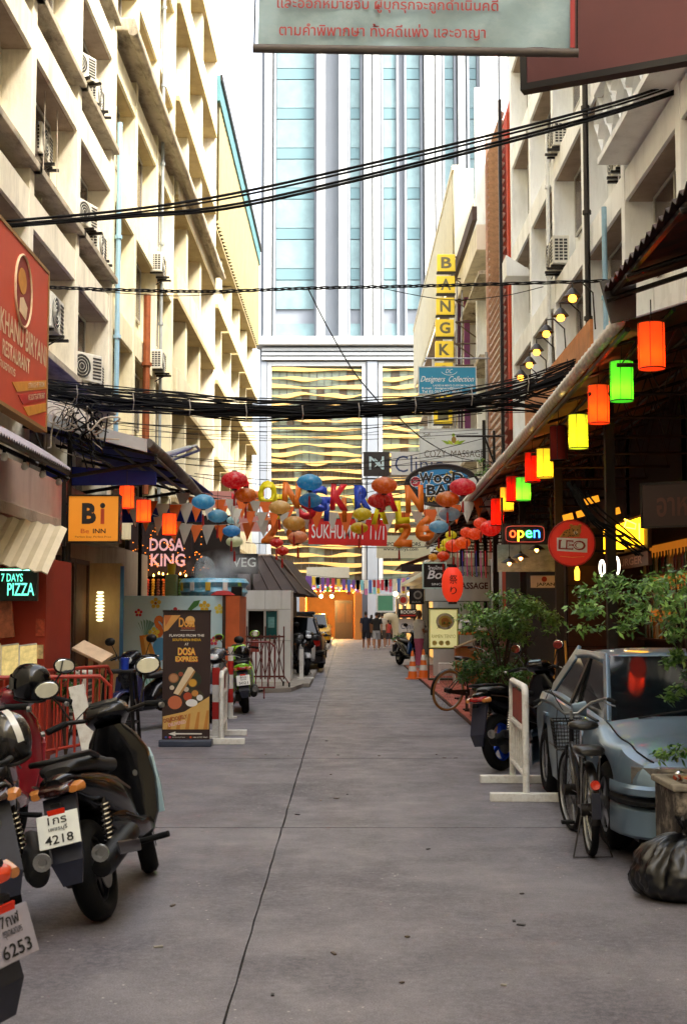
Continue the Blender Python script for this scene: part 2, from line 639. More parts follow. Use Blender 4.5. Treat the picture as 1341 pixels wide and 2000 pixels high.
def facade(name, label, side, xo, fins, z_rows, top, wall_m, sof_m, slab_to, depth=.5, boxes=True, base_z=3.4, sl=True, fin_w=.28):
    """row of shophouse bays: fins, floor ledges with stained undersides, box hoods over the windows"""
    b = thing(name, label, 'building', (0, 0, 0))
    xw = side * (xo + depth)
    xb = side * (xo + depth + 6)
    y0, y1 = fins[0], fins[-1]
    obj('wall', MB().bx(min(xw, xb), max(xw, xb), y0, y1, 0, top), wall_m, b)
    for y in fins:
        x0, x1 = sorted((side * xo, xw))
        obj('pier', MB().bx(x0 if side < 0 else x0, x1, y - fin_w / 2, y + fin_w / 2, base_z, top + .3), wall_m, b, bevel=.015)
    for i in range(len(fins) - 1):
        ya, yb = fins[i] + fin_w / 2, fins[i + 1] - fin_w / 2
        for z in z_rows:
            if boxes:
                x0, x1 = sorted((side * (xo + .02), xw))
                k = .14
                # hood: white upstand and soffit
                hd = MB()
                xi, xx = side * (xo + .02), xw
                hd.add([(xx, ya, z), (xi, ya, z), (xi, yb, z), (xx, yb, z), (xx, ya, z + .7), (xi - side * .0, ya, z + .55), (xi, yb, z + .55), (xx, yb, z + .7)],
                       [(0, 1, 2, 3), (4, 5, 6, 7), (0, 1, 5, 4), (1, 2, 6, 5), (2, 3, 7, 6)])
                hood = obj('window_hood', hd, wall_m, b)
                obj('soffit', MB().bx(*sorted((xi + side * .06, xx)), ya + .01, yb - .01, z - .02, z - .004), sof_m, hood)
            if sl and ya < slab_to:
                x0, x1 = sorted((side * (xo - .12), xw))
                led = obj('ledge', MB().bx(x0, x1, fins[i] - .02 if i else ya, yb + fin_w + .02, z + .88, z + 1.0), stain_slab, b, bevel=.01)
            window(b, side, xw, ya + .35, yb - .35, z - 1.5, z - .06)
    return b

LF = [9.8, 13.2, 16.6, 20.0, 23.5, 26.9, 30.1, 33.5, 36.7]
LZ = [5.0, 7.85, 10.7, 13.6, 16.5, 19.4, 22.3]
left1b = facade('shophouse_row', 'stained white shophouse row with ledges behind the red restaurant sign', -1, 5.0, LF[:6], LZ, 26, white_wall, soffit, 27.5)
left1 = facade('shophouse_row', 'creamier shophouse bays with pale yellow hoods under the heavy stained gutter slab', -1, 5.02, [27.2] + LF[6:], LZ, 26.2, mat('warm_white_wall', 'e6dcba', .85, 0, .08, .8, .25, 30, stain='a39468', stain_amt=.5), soffit_y, 0, depth=.4)  # lighter soffit colour paints in the brightness of the far bays
# deep balcony bays at the far end of the left row
left2 = thing('apartment_building', 'yellowish apartment block with deep balconies next to the corrugated clad building', 'building')
obj('wall', MB().bx(-12, -5.9, 36.9, 48.2, 0, 26), cream_wall, left2)
for y, xo in ((40.2, 5.05), (44.0, 5.05), (48.1, 4.98)):
    obj('pier', MB().bx(-5.9, -xo, y - .2, y + .2, 3, 26.4), cream_wall if y < 48 else white_wall, left2, bevel=.02)
for z in [4.9, 7.9, 10.9, 13.9, 16.9, 19.9, 22.9]:
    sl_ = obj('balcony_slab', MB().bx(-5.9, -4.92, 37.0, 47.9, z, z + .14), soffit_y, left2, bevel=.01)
    obj('balcony_parapet', MB().bx(-5.02, -4.92, 37.0, 47.9, z + .142, z + .95), cream_wall, left2, bevel=.012)
    for ya in (37.3, 40.8, 44.5):
        window(left2, -1, -5.9, ya, ya + 2.6, z + .5, z + 2.4)
# heavy stained gutter slab high on the row
obj('gutter_slab', MB().bx(-5.5, -4.62, 27.2, 48.0, 14.45, 14.75), stain_slab, left1, bevel=.03)
gt = MB()
gt.tube([(-4.66, 27.2 + i * 1.3, 14.44 + .03 * math.sin(i * 2.1)) for i in range(17)], .11, 8)
obj('gutter_pipe', gt, stain_slab, left1, smooth=50)
# drain pipes
pipe_b = mat('blue_pvc', '8fb4c8', .5, 0, .1, 6)
pipe_r = mat('rust_pipe', '8e4a22', .7, .2, .25, 6)
def pipe(parent, x, y, z0, z1, r, m, name='drain_pipe'):
    p = MB().cyl((x, y, z0), (x, y, z1), r, n=8)
    for k in range(int((z1 - z0) / 2.2)):
        p.cyl((x, y, z0 + 1 + k * 2.2), (x, y, z0 + 1.08 + k * 2.2), r * 1.5, n=8)
    return obj(name, p, m, parent, smooth=40)
pipe(left1, -4.93, 27.3, 4.4, 12.4, .055, pipe_b)
pipe(left1, -4.93, 31.4, 4.6, 9.6, .09, pipe_r, 'rusty_downpipe')
pipe(left1, -4.95, 33.9, 4, 24, .045, mat('grey_pvc', '9aa0a0', .5))
# third left building: corrugated cladding
clad_m = mat('corrugated_cream', '8a7f58', .6, .1, .1, 2, stain='6b5e3e', stain_amt=.4)
def corrugated(x, ya, yb, z0, z1, side, pitch=.24, amp=.05, thick=.02):
    b = MB()
    n = int((yb - ya) / pitch * 2)
    xs = [x + side * (amp if i % 2 else -amp) for i in range(n + 1)]
    ys = [ya + (yb - ya) * i / n for i in range(n + 1)]
    vs = []
    for i in range(n + 1):
        vs += [(xs[i], ys[i], z0), (xs[i], ys[i], z1), (xs[i] + side * thick, ys[i], z0), (xs[i] + side * thick, ys[i], z1)]
    fs = []
    for i in range(n):
        a, c = i * 4, i * 4 + 4
        fs += [(a, c, c + 1, a + 1), (a + 2, a + 3, c + 3, c + 2), (a, a + 2, c + 2, c), (a + 1, c + 1, c + 3, a + 3)]
    return b.add(vs, fs)
left3 = thing('clad_building', 'cream building with tall corrugated eave band and teal fascia on the left', 'building')
obj('wall', MB().bx(-12, -5.75, 48.5, 72, 0, 21), cream_wall, left3)
obj('corrugated_band', corrugated(-5.0, 48.6, 72, 16.9, 21.6, -1, pitch=.5, amp=.09), clad_m, left3)
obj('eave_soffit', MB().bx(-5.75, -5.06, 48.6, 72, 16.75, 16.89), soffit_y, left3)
obj('fascia', MB().bx(-5.3, -4.86, 48.4, 72.1, 21.6, 22.6), mat('teal_fascia', '4a777c', .6, .1, .1, 2), left3)
obj('eave_gutter', MB().bx(-4.86, -4.78, 48.4, 72.1, 22.4, 22.64), dark_steel, left3)
for i in range(6):
    y = 48.9 + i * 4.55
    obj('pier', MB().bx(-5.75, -5.25, y, y + .3, 0, 16.7), cream_wall, left3, bevel=.02)
    for z in (4.6, 7.6, 10.6, 13.6):
        if i < 5:
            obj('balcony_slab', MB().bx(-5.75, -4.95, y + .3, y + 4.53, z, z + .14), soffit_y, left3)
            obj('balcony_parapet', MB().bx(-5.04, -4.96, y + .32, y + 4.5, z + .142, z + .9), cream_wall, left3)
            window(left3, -1, -5.75, y + .9, y + 3.5, z + .5, z + 2.3)

# ---- right row
RF = [11.2, 15.0, 18.8, 22.6, 26.4, 30.2, 34.0, 37.8]
RZ = [6.05, 9.05, 12.05, 15.05, 18.05, 21.05]
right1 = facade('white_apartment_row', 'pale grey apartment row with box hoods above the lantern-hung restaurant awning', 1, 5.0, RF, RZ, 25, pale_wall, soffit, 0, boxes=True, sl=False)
# openwork balcony front of diamond blocks
for z in (9.05, 12.05):
    bal = obj('openwork_balcony', MB().bx(4.5, 5.2, 15.3, 22.3, z + .6, z + .72), pale_wall, right1)
    for k in range(9):
        for rrow in range(2):
            y, zz = 15.9 + k * .75 + rrow * .37, z + 1.05 + rrow * .42
            obj('openwork_block', MB().add([(4.5, y - .34, zz), (4.5, y, zz - .36), (4.5, y + .34, zz), (4.5, y, zz + .36), (4.9, y - .34, zz), (4.9, y, zz - .36), (4.9, y + .34, zz), (4.9, y, zz + .36)],
                [(0, 1, 5, 4), (1, 2, 6, 5), (2, 3, 7, 6), (3, 0, 4, 7)]), pale_wall, bal)
    obj('handrail', MB().bx(4.44, 4.6, 15.3, 22.3, z + 1.85, z + 1.98), pale_wall, bal)
black_pipe = pipe(right1, 4.93, 25.6, 4.4, 16, .06, dark_steel)
pipe(right1, 4.93, 23.9, 4.4, 9.4, .05, pipe_b)
pipe(right1, 4.93, 30.5, 4.4, 13.5, .05, mat('white_pvc', 'd7d9d7', .45))
# the street goes on behind the viewpoint: plain shophouse rows on both sides
for nm_, lb_, s_ in (('shophouse_row', 'plain shophouse row continuing behind the viewpoint on the left', -1), ('shophouse_row', 'plain shophouse row continuing behind the viewpoint on the right', 1)):
    bb_ = thing(nm_, lb_, 'building')
    xa, xb2 = sorted((s_ * 5.2, s_ * 12))
    obj('wall', MB().bx(xa, xb2, -38, 9.5 if s_ < 0 else 10.9, 0, 27), white_wall, bb_)
bb_ = thing('unseen_sky_block', 'added unseen block behind the viewpoint that cuts off sky light', 'building')
obj('wall', MB().bx(-14, 14, -52, -40, 0, 30), white_wall, bb_)  # added out of view to block sky light from behind
# small domed window hood box like a slanted shade
sh = MB().prism([(-.35, 0), (.35, 0), (.42, .12), (-.35, .62)], 0, .9)
solo('sloped_shade', sh, pale_wall, 'small pale slanted shade box on the wall near the red slatted building', 'shade', loc=(4.9, 35.6, 11.2), rot=(0, 0, 0), bevel=.02)

# slatted building with orange-red side wall
right2 = thing('slatted_building', 'narrow building with orange red wall and louvred slat screen', 'building')
obj('wall', MB().bx(5.3, 11, 38.2, 43.4, 0, 18.2), mat('orange_red_wall', 'b53a17', .8, 0, .12, 1.2, stain='7c2410', stain_amt=.4), right2)
obj('side_wall', MB().bx(4.95, 5.3, 38.15, 38.5, 7.2, 17), MATS['orange_red_wall'], right2)
slat_m = mat('pinkish_slat', 'c8a48c', .7, 0, .15, 3, stain='7c5846', stain_amt=.5)
sm = mesh('slat', MB().bx(-.05, .05, 0, 3.6, -.09, .09), slat_m)
for k in range(46):
    obj('slat', sm, None, right2, loc=(4.92, 39.2, 5.2 + k * .27), rot=(0, R(28), 0))
for y in (39.1, 42.85):
    obj('screen_post', MB().bx(4.8, 4.9, y, y + .12, 3.5, 17.8), dark_steel if y < 40 else slat_m, right2)
lm = MB()
for k in range(8):
    lm.cyl((5.02, 38.1, 8.1 + k * .22), (5.28, 38.1, 8.5 + k * .22), .018, n=5)
    lm.cyl((5.28, 38.1, 8.1 + k * .22), (5.02, 38.1, 8.5 + k * .22), .018, n=5)
obj('lattice', lm, dark_steel, right2)

# far right building with cream cladding band
right3 = thing('hotel_building', 'pale hotel building with cream corrugated parapet behind the vertical yellow letter sign', 'building')
obj('wall', MB().bx(5.4, 12, 43.6, 84, 0, 19), pale_wall, right3)
obj('corrugated_band', corrugated(4.6, 53, 84, 16.6, 20.4, 1, pitch=.5, amp=.07), mat('corrugated_white', 'd8d0b4', .6, .1, .06, 2, stain='b3a88a', stain_amt=.4), right3)
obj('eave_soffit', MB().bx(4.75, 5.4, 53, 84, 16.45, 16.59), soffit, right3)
obj('coping', MB().bx(4.5, 4.8, 52.8, 84.1, 20.4, 20.6), white_wall, right3)
obj('end_panel', MB().bx(4.6, 5.4, 52.7, 53, 16.5, 20.4), white_wall, right3)
for i in range(10):
    y = 44.0 + i * 4.1
    obj('pier', MB().bx(5.0, 5.4, y, y + .3, 0, 16.4 if y > 52 else 22), pale_wall, right3, bevel=.02)
    for z in (4.6, 7.6, 10.6, 13.6):
        if i < 9:
            obj('balcony_slab', MB().bx(4.7, 5.4, y + .3, y + 4.08, z, z + .14), stain_slab, right3)
            window(right3, 1, 5.4, y + .9, y + 3.5, z + .5, z + 2.3)
# slanted parapet of the block before the hotel, brown underside
pr = MB().add([(4.6, 44, 14.4), (4.6, 53, 14.6), (5.4, 53, 14.6), (5.4, 44, 14.4), (4.6, 44, 15.3), (4.6, 53, 15.5), (5.4, 53, 15.5), (5.4, 44, 15.3)],
              [(0, 1, 2, 3), (4, 5, 6, 7), (0, 1, 5, 4), (0, 3, 7, 4), (1, 2, 6, 5)])
obj('parapet', pr, white_wall, right3)
obj('parapet_edge', MB().bx(4.45, 4.62, 44, 53, 15.45, 15.95), mat('brown_edge', '4a3a33', .8), right3)

# ================================================================ tower at the end of the street
TY = 92.0
tw_w = mat('tower_white', 'a6aaab', .55, 0, .03, .5)
tw_g = mat('tower_grey', '7c838c', .6, 0, .05, .4)
tw_gl = mat('tower_glass', '768f94', .3, 0, .16, .9, spec=.25)
tw_gl2 = mat('tower_spandrel', '66838a', .35, 0, .06, .3, spec=.25)
tower = thing('office_tower', 'pale tower with white pilasters and turquoise glass at the end of the street', 'building', (0, TY, 0))
def tx(px):
    return (px - 674) * TY / F
def tz(py):
    return 1.65 + (1200 - py) * TY / F
TOPZ = 62
obj('core', MB().bx(tx(505), 26, .9, 22, 0, TOPZ), tw_g, tower)
for a, b_ in ((512, 527), (617, 634), (661, 678), (711, 727), (729.5, 744), (833, 853), (855.5, 867), (901, 915), (945, 961), (985, 1000), (1040, 1056), (1110, 1126), (1190, 1206)):
    obj('pilaster', MB().bx(tx(a), tx(b_), 0, .9, tz(655) + .0, TOPZ + .6), tw_w, tower)
fl = 3.05
for (a, b_) in ((535, 612), (684, 704), (751, 777), (798, 825), (875, 893), (925, 940), (968, 980), (1060, 1105), (1130, 1185)):
    z = tz(648)
    k = 0
    while z < TOPZ - 1:
        if k == 0:
            obj('pane', MB().bx(tx(a), tx(b_), .74, .8, z + .1, z + 1.0), tw_gl, tower)
        else:
            obj('pane', MB().bx(tx(a) + .03, tx(b_) - .03, .74, .8, z - .95, z + 1.18), tw_gl, tower)
            obj('spandrel_pane', MB().bx(tx(a) + .03, tx(b_) - .03, .76, .82, z + 1.26, z + 2.06), tw_gl2, tower)
        z += fl
        k += 1
    for xx in (a - 5, b_):
        obj('jamb', MB().bx(tx(xx), tx(xx + 5), .5, .9, tz(648), TOPZ), tw_g, tower)
# podium
obj('cornice', MB().bx(tx(498), 26, -1.0, .9, tz(673), tz(656)), tw_w, tower, bevel=.05)
for k in range(3):
    obj('louvre_band', MB().bx(tx(510), 26, -.6, .9, tz(683 + k * 9), tz(677 + k * 9)), tw_w, tower)
obj('podium_wall', MB().bx(tx(505), 26, .2, .89, 0, tz(676)), tw_g, tower)
dark_win = mat('podium_glass', '86988f', .25, 0, .3, .6, spec=.4)
dark_row = mat('podium_dark_row', '5a5246', .4, 0, .3, 2)
blade_m = mat('ochre_blade', 'c4a05c', .5, 0, .1, .5)
for (a, b_) in ((521, 715), (739, 960)):
    x0, x1 = tx(a), tx(b_)
    z0, z1 = tz(1140), tz(704)
    fr = MB()
    fr.bx(x0, x1, -.35, .2, z1 - .3, z1).bx(x0, x0 + .3, -.35, .2, z0, z1 - .3).bx(x1 - .3, x1, -.35, .2, z0, z1 - .3)
    obj('white_surround', fr, tw_w, tower)
    nrow = 11
    for r_ in range(nrow):
        za = z0 + (z1 - .3 - z0) * r_ / nrow
        zb = z0 + (z1 - .3 - z0) * (r_ + 1) / nrow
        dk = r_ in (0, 1, 2, 5)
        nc = 12
        for c_ in range(nc):
            xa = x0 + .3 + (x1 - x0 - .6) * c_ / nc
            xb = x0 + .3 + (x1 - x0 - .6) * (c_ + 1) / nc
            obj('podium_pane', MB().bx(xa + .03, xb - .03, .1, .18, za + .05, zb - .05), dark_row if (dk and rg.random() < .8) or rg.random() < .12 else dark_win, tower)
    # wavy ochre sun blades
    nb = 25
    for k in range(nb):
        zc = z0 + .8 + (z1 - z0 - 1.4) * k / (nb - 1)
        ph, am, fq = rg.uniform(0, 6), rg.uniform(.02, .1), rg.uniform(3, 9)
        top, bot = [], []
        for i in range(25):
            u = i / 24
            x = x0 + .32 + (x1 - x0 - .64) * u
            zz = zc + am * (math.sin(ph + u * fq) + .6 * math.sin(ph * 3 + u * fq * 2.3))
            th = .08 + .24 * math.sin(ph * 2 + u * fq * .8) ** 2
            top.append((x, zz + th / 2))
            bot.append((x, zz - th / 2))
        bl = MB()
        vs = [(x, y, z) for y in (-.3, -.06) for (x, z) in top + bot]
        N = 25
        for i in range(24):
            for o_ in (0, 2 * N):
                bl.f.append((o_ + i, o_ + i + 1, o_ + N + i + 1, o_ + N + i))
            bl.f.append((i, i + 1, 2 * N + i + 1, 2 * N + i))
            bl.f.append((N + i, N + i + 1, 3 * N + i + 1, 3 * N + i))
        bl.v = vs
        obj('sun_blade', bl, blade_m, tower)
obj('grey_column', MB().bx(tx(717), tx(737), -.5, .2, 0, tz(704)), tw_g, tower)
obj('grey_column', MB().bx(tx(508), tx(520), -.45, .2, 0, tz(704)), tw_g, tower)

# ================================================================ two-wheelers
def wheel(parent, name, loc, rr, r, rim_m, spokes=5, wire=False, steer=0., width=1.2, tyre_m=None):
    wv = obj(name, MB().tyre((0, 0, 0), rr, r, 32, 10, flat=width), tyre_m or rubber, parent, smooth=60, loc=loc, rot=(0, 0, steer))
    rm = MB()
    ro = rr - r * .72
    rm.tyre((0, 0, 0), ro - r * .12, r * .42, 32, 6, flat=1.7)
    obj('rim', rm, rim_m, wv, smooth=50)
    sp = MB()
    if wire:
        for k in range(28):
            a = 2 * math.pi * k / 28
            a2 = a + (.5 if k % 2 else -.5)
            sp.cyl((.03 if k % 4 < 2 else -.03, .03 * math.cos(a2), .03 * math.sin(a2)), (0, ro * math.cos(a), ro * math.sin(a)), .0022, n=4)
    else:
        for k in range(spokes):
            a = 2 * math.pi * k / spokes
            d = Vector((0, math.cos(a), math.sin(a)))
            t = Vector((0, -math.sin(a), math.cos(a)))
            ra = [d * .03 + t * x + Vector((z, 0, 0)) for x, z in ((-.03, -.022), (.03, -.022), (.03, .022), (-.03, .022))]
            rb = [d * ro + t * x + Vector((z, 0, 0)) for x, z in ((-.016, -.014), (.016, -.014), (.016, .014), (-.016, .014))]
            sp.loft([ra, rb])
    obj('spoke', sp, chrome if wire else rim_m, wv)
    obj('hub', MB().cyl((-.06, 0, 0), (.06, 0, 0), .045, n=14), rim_m if not wire else dark_steel, wv, smooth=40)
    if not wire:
        obj('brake_disc', MB().cyl((.065, 0, 0), (.072, 0, 0), ro * .62, n=24), steel, wv)
    return wv

def scooter(label, loc, rz, lean=0., body='0b0b0d', accent=None, seat_m=None, rim='18181a', R_=.275, plate=None, steer=0., group=None,
            vespa=False, mirrors=True, style=0, name='motor_scooter', tail='8c120c', wire=False, plate_m='d9dcd6', rough=.22, shield=None, under=False):
    """scooter pointing along local +y, standing on its tyres; lean > 0 tips it to its left"""
    t = thing(name, label, 'scooter', loc, 0, group, (0, -lean, rz))
    bm_ = paint(body, rough, .6)
    am = paint(accent, .25, .6) if accent else bm_
    sm_ = seat_m or mat('seat_vinyl', '121011', .5, 0, .3, 30, .15, 150)
    rim_m = mat('wheel_' + rim, rim, .4, .5, .15, 10)
    tr = .055
    rr = R_ - tr
    wheel(t, 'rear_wheel', (0, -.62, R_), rr, tr, rim_m, 5, wire)
    fw = wheel(t, 'front_wheel', (0, .64, R_), rr, tr * .9, rim_m, 5, wire, steer)
    X, Z, Yv = Vector((1, 0, 0)), Vector((0, 0, 1)), Vector((0, 1, 0))
    k = 1.22 if vespa else 1.
    # tail body
    rings = [superring((0, y, z), hw * k, hh * (1.1 if vespa else 1), 16, e) for y, z, hw, hh, e in
             ((-1.0, .80, .04, .02, 2), (-.93, .79, .09, .05, 2.2), (-.75, .74, .13, .085, 2.4), (-.5, .68, .155, .12, 2.6), (-.22, .6, .165, .15, 2.8), (.0, .5, .15, .15, 3), (.12, .41, .13, .09, 3))]
    obj('tail_body', MB().loft(rings), bm_, t, smooth=40)
    # lower side panel
    obj('side_panel', MB().loft([superring((0, y, z), hw * k, hh, 14, 3) for y, z, hw, hh in ((-.42, .5, .12, .04), (-.2, .46, .158, .1), (.1, .36, .16, .08), (.4, .34, .15, .06), (.5, .4, .12, .05))]), am if vespa else bm_, t, smooth=40)
    rings = [superring((0, y, z), hw, hh, 16, 2.8) for y, z, hw, hh in
             ((-.86, .845, .07, .02), (-.8, .85, .115, .04), (-.5, .83, .14, .05), (-.33, .80, .14, .045), (-.1, .775, .13, .05), (.06, .77, .09, .04), (.1, .76, .05, .02))]
    obj('seat', MB().loft(rings), sm_, t, smooth=50)
    # leg shield and front cowl
    rings = [superring((0, y, z), hw, hh, 16, 3, up=(0, 1, 0)) for z, y, hw, hh in
             (((.28, .4, .13, .05), (.4, .42, .19, .055)) if not under else ((.5, .46, .05, .03), (.55, .47, .12, .05))) + ((.6, .47, .215 - .05 * under, .07), (.78, .47, .2, .09), (.9, .44, .15, .085), (.98, .41, .09, .06))]
    obj('leg_shield', MB().loft(rings), paint(shield, .25, .6) if shield else bm_, t, smooth=40)
    # pointed front panels either side
    if accent and not under:
        for s in (-1, 1):
            p = [Vector(v) for v in ((s * .205, .46, .38), (s * .218, .45, .54), (s * .212, .47, .73), (s * .185, .53, .79), (s * .2, .565, .6), (s * .2, .55, .44))]
            p = [v - Vector((s * .09, 0, 0)) for v in p]
            q = [v + Vector((s * .1, .0, 0)) for v in p]
            obj('front_panel', MB().loft([p, q]), am, t, smooth=30, bevel=.004)
    # head cowl with instruments
    hd = link('handlebar_assembly', None, t, (0, .46, .9), (R(-22), 0, steer))
    head = obj('head_cowl', MB().loft([superring((0, y, z), hw, hh, 16, 2.6) for y, z, hw, hh in
             ((-.13, .15, .06, .02), (-.1, .15, .12, .05), (.0, .14, .145, .08), (.1, .1, .12, .08), (.16, .07, .07, .05))]), am if vespa else bm_, t, smooth=40, loc=(0, .42, .92), rot=(0, 0, steer))
    obj('instrument_panel', MB().loft([superring((0, -.08, .205), .1, .03, 12, 3, up=(0, .9, .4)), superring((0, -.085, .215), .09, .025, 12, 3, up=(0, .9, .4))]), mat('instrument_glass', '23262a', .08, 0, .1, 30), head)
    obj('headlight', MB().loft([superring((0, .15, .08), .08, .05, 14), superring((0, .185, .065), .05, .03, 14)]), mat('lamp_lens', 'c9cdd0', .1, 0, .05, 20), head, smooth=50)
    hb = MB().tube([(-.35, -.12, .12), (-.24, -.06, .14), (-.1, 0, .12), (.1, 0, .12), (.24, -.06, .14), (.35, -.12, .12)], .014, 8)
    obj('handlebar', hb, dark_steel, head, smooth=50)
    for s in (-1, 1):
        gp = MB().cyl((s * .25, -.066, .139), (s * .37, -.13, .116), .02, n=10)
        obj('grip', gp, rubber, head, smooth=40)
        obj('brake_lever', MB().tube([(s * .2, .02, .14), (s * .27, .015, .125), (s * .36, -.04, .105)], .007, 6), steel, head)
        if mirrors:
            ms = obj('mirror_stem', MB().tube([(s * .22, -.03, .15), (s * .27, -.02, .27), (s * .3, -.03, .32)], .007, 6), dark_steel, head)
            mi = MB().loft([superring((s * .32, y, .37), a, b_, 16, 2.2) for y, a, b_ in ((-.03, .072, .048), (-.02, .082, .058), (.0, .07, .05), (.02, .035, .025))])
            m_ = obj('mirror', mi, am if vespa else blackp, head, smooth=50)
            obj('mirror_glass', MB().loft([superring((s * .32, -.031, .37), .072, .048, 16, 2.2), superring((s * .32, -.034, .37), .068, .045, 16, 2.2)]), mat('mirror_glass', 'dfe6ea', .03, 1., 0), m_)
    # fork and front mudguard
    fk = MB()
    for s in (-1, 1):
        fk.cyl((s * .075, .64, R_), (s * .07, .5, .62), .02, n=8)
    obj('fork', fk, steel, t, smooth=40)
    fd = MB()
    n_ = 10
    vs = []
    for i in range(n_ + 1):
        a = R(35 + 130 * i / n_)
        for x, dr in ((-.085, -.02), (-.05, .018), (.05, .018), (.085, -.02)):
            vs.append((x, .64 - (R_ + .03 + dr) * math.cos(a) * -1, R_ + (R_ + .03 + dr) * math.sin(a)))
    for i in range(n_):
        for j in range(3):
            fd.f.append((i * 4 + j, i * 4 + j + 1, i * 4 + j + 5, i * 4 + j + 4))
    fd.v = vs
    o = obj('front_mudguard', fd, am if accent else bm_, t, smooth=50)
    so = o.modifiers.new('solid', 'SOLIDIFY')
    so.thickness = .008
    # tail lamp, grab rail, plate, mudflap
    tl = MB().loft([superring((0, -.93, .77), .1, .035, 12, 3), superring((0, -1.0, .76), .085, .028, 12, 3), superring((0, -1.02, .755), .05, .015, 12, 3)])
    obj('tail_lamp', tl, mat('red_lens_' + tail, tail, .12, 0, .1, 30, coat=.5), t, smooth=40)
    for s in (-1, 1):
        obj('indicator', MB().loft([superring((s * .115, -.94, .755), .04, .03, 10), superring((s * .1, -1.0, .75), .025, .018, 10)]), mat('amber_lens', 'b5743a', .12, 0, .1, 30, coat=.5), t, smooth=40)
    gr_ = MB().tube([(-.13, -.5, .86), (-.15, -.72, .9), (-.11, -.92, .91), (0, -.98, .91), (.11, -.92, .91), (.15, -.72, .9), (.13, -.5, .86)], .016, 8)
    obj('grab_rail', gr_, blackp, t, smooth=50)
    mf = MB().add([(-.09, -.93, .72), (.09, -.93, .72), (.085, -1.04, .4), (-.085, -1.04, .4), (-.09, -.9, .72), (.09, -.9, .72), (.085, -1.02, .4), (-.085, -1.02, .4), (-.05, -1.03, .28), (.05, -1.03, .28), (-.05, -1.01, .28), (.05, -1.01, .28)],
                  [(0, 1, 2, 3), (4, 7, 6, 5), (0, 3, 7, 4), (1, 5, 6, 2), (3, 2, 9, 8), (7, 10, 11, 6), (2, 6, 11, 9), (3, 8, 10, 7), (8, 9, 11, 10)])
    obj('mudflap', mf, mat('mudflap', '1d2030', .5, 0, .2, 20), t)
    if plate:
        pl = obj('number_plate', MB().bx(-.11, .11, -.004, .004, -.086, .086), mat('plate_' + plate_m, plate_m, .45, 0, .04, 20), t, loc=(0, -1.06, .57), rot=(R(-18), 0, 0), bevel=.003)
        ink = mat('plate_ink', '101010', .6, 0, 0)
        text(plate[0], ink, pl, 0, .05, .1, .04, y=-.008, bold=.01)
        text(plate[1], ink, pl, 0, .006, .1, .03, y=-.008, bold=.01)
        text(plate[2], ink, pl, 0, -.047, .15, .045, y=-.008, bold=.012)
        obj('reflector', MB().bx(-.045, .045, -1.04, -1.03, .64, .672), mat('red_reflector', 'c42a12', .2, 0, .05, 40), t)
    # swing unit, muffler, shock absorber
    obj('engine_case', MB().loft([superring((-.1, y, z), .05, hh, 12, 3) for y, z, hh in ((-.7, R_, .06), (-.55, R_ + .01, .085), (-.25, .3, .09), (-.05, .33, .07))]), dark_steel, t, smooth=40)
    mu = None if under else obj('muffler', MB().lathe([(.03, -.36), (.055, -.32), (.062, -.2), (.064, .2), (.05, .27), (.03, .28)], 16, (.17, -.72, .36), Euler((R(98), 0, R(-4))).to_matrix()), blackp, t, smooth=40)
    if mu: obj('muffler_tip', MB().lathe([(.045, 0), (.045, .02), (.025, .02), (.02, .005)], 14, (.1785, -1.03, .405), Euler((R(98), 0, R(-4))).to_matrix()), steel, mu, smooth=40)
    if mu: obj('heat_shield', MB().loft([superring((.238, y, z), .006, .035, 8, 3) for y, z in ((-.45, .33), (-.9, .39))]), mat('heat_shield', '55555a', .3, .8, .1, 10), mu)
    for s in ((1, -1) if style == 0 else (1,)):
        sp = MB()
        p0, p1 = Vector((s * .125, -.66, .3)), Vector((s * .125, -.55, .66))
        sp.tube([p0 + (p1 - p0) * (.15 + .7 * i / 84) + Vector((.026 * math.cos(i * .75), .026 * math.sin(i * .75), 0)) for i in range(85)], .006, 5)
        shk = obj('shock_absorber', MB().cyl(p0, p1, .014, n=8), dark_steel, t)
        obj('spring', sp, chrome, shk, smooth=60)
    # control cables, seat seam, tail trim and emblem
    for s in (-1, 1):
        obj('control_cable', MB().tube([(s * .2, .42, 1.06), (s * .17, .55, 1.1), (s * .06, .58, .98), (s * .05, .56, .75)], .005, 5), cable_m, t)
        obj('tail_trim', MB().tube([(s * .135 * k, -.9, .80), (s * .165 * k, -.7, .775), (s * .18 * k, -.4, .71), (s * .18 * k, -.15, .62)], .007, 5), mat('tan_trim', '5a4436', .4, .3, .1), t)
        obj('panel_seam', MB().tube([(s * .168 * k, -.3, .5), (s * .17 * k, -.1, .45), (s * .165 * k, .12, .4)], .004, 4), mat('seam_grey', '3a3a3c', .5), t)
        obj('bar_end', MB().cyl((s * .372, .295, 1.033), (s * .392, .284, 1.03), .017, n=10), steel, t)
    obj('seat_seam', MB().tube([(-.135, -.36, .835), (-.1, -.36, .852), (0, -.36, .855), (.1, -.36, .852), (.135, -.36, .835)], .005, 5), mat('seam_grey'), t)
    obj('emblem', MB().prism(disc_poly(.1, .66, .015, .02, 12), .392, .397), mat('emblem_grey', '6a6a6a', .4, .4), t)
    obj('number_lamp', MB().box((0, -1.02, .69), (.05, .03, .02)), blackp, t)
    obj('swing_arm', MB().cyl((.09, -.62, R_), (.09, -.2, .3), .02, n=6), dark_steel, t)
    obj('axle_nut', MB().cyl((.1, -.62, R_), (.125, -.62, R_), .018, n=6), chrome, t)
    obj('foot_peg', MB().cyl((.14, -.1, .3), (.34, -.14, .31), .018, n=8), rubber, t)
    st = MB().tube([(-.1, -.1, .26), (-.2, -.12, .12), (-.27, -.14, .0)], .012, 6)
    obj('side_stand', st, dark_steel, t)
    bpy.data.objects.remove(hd)
    return t

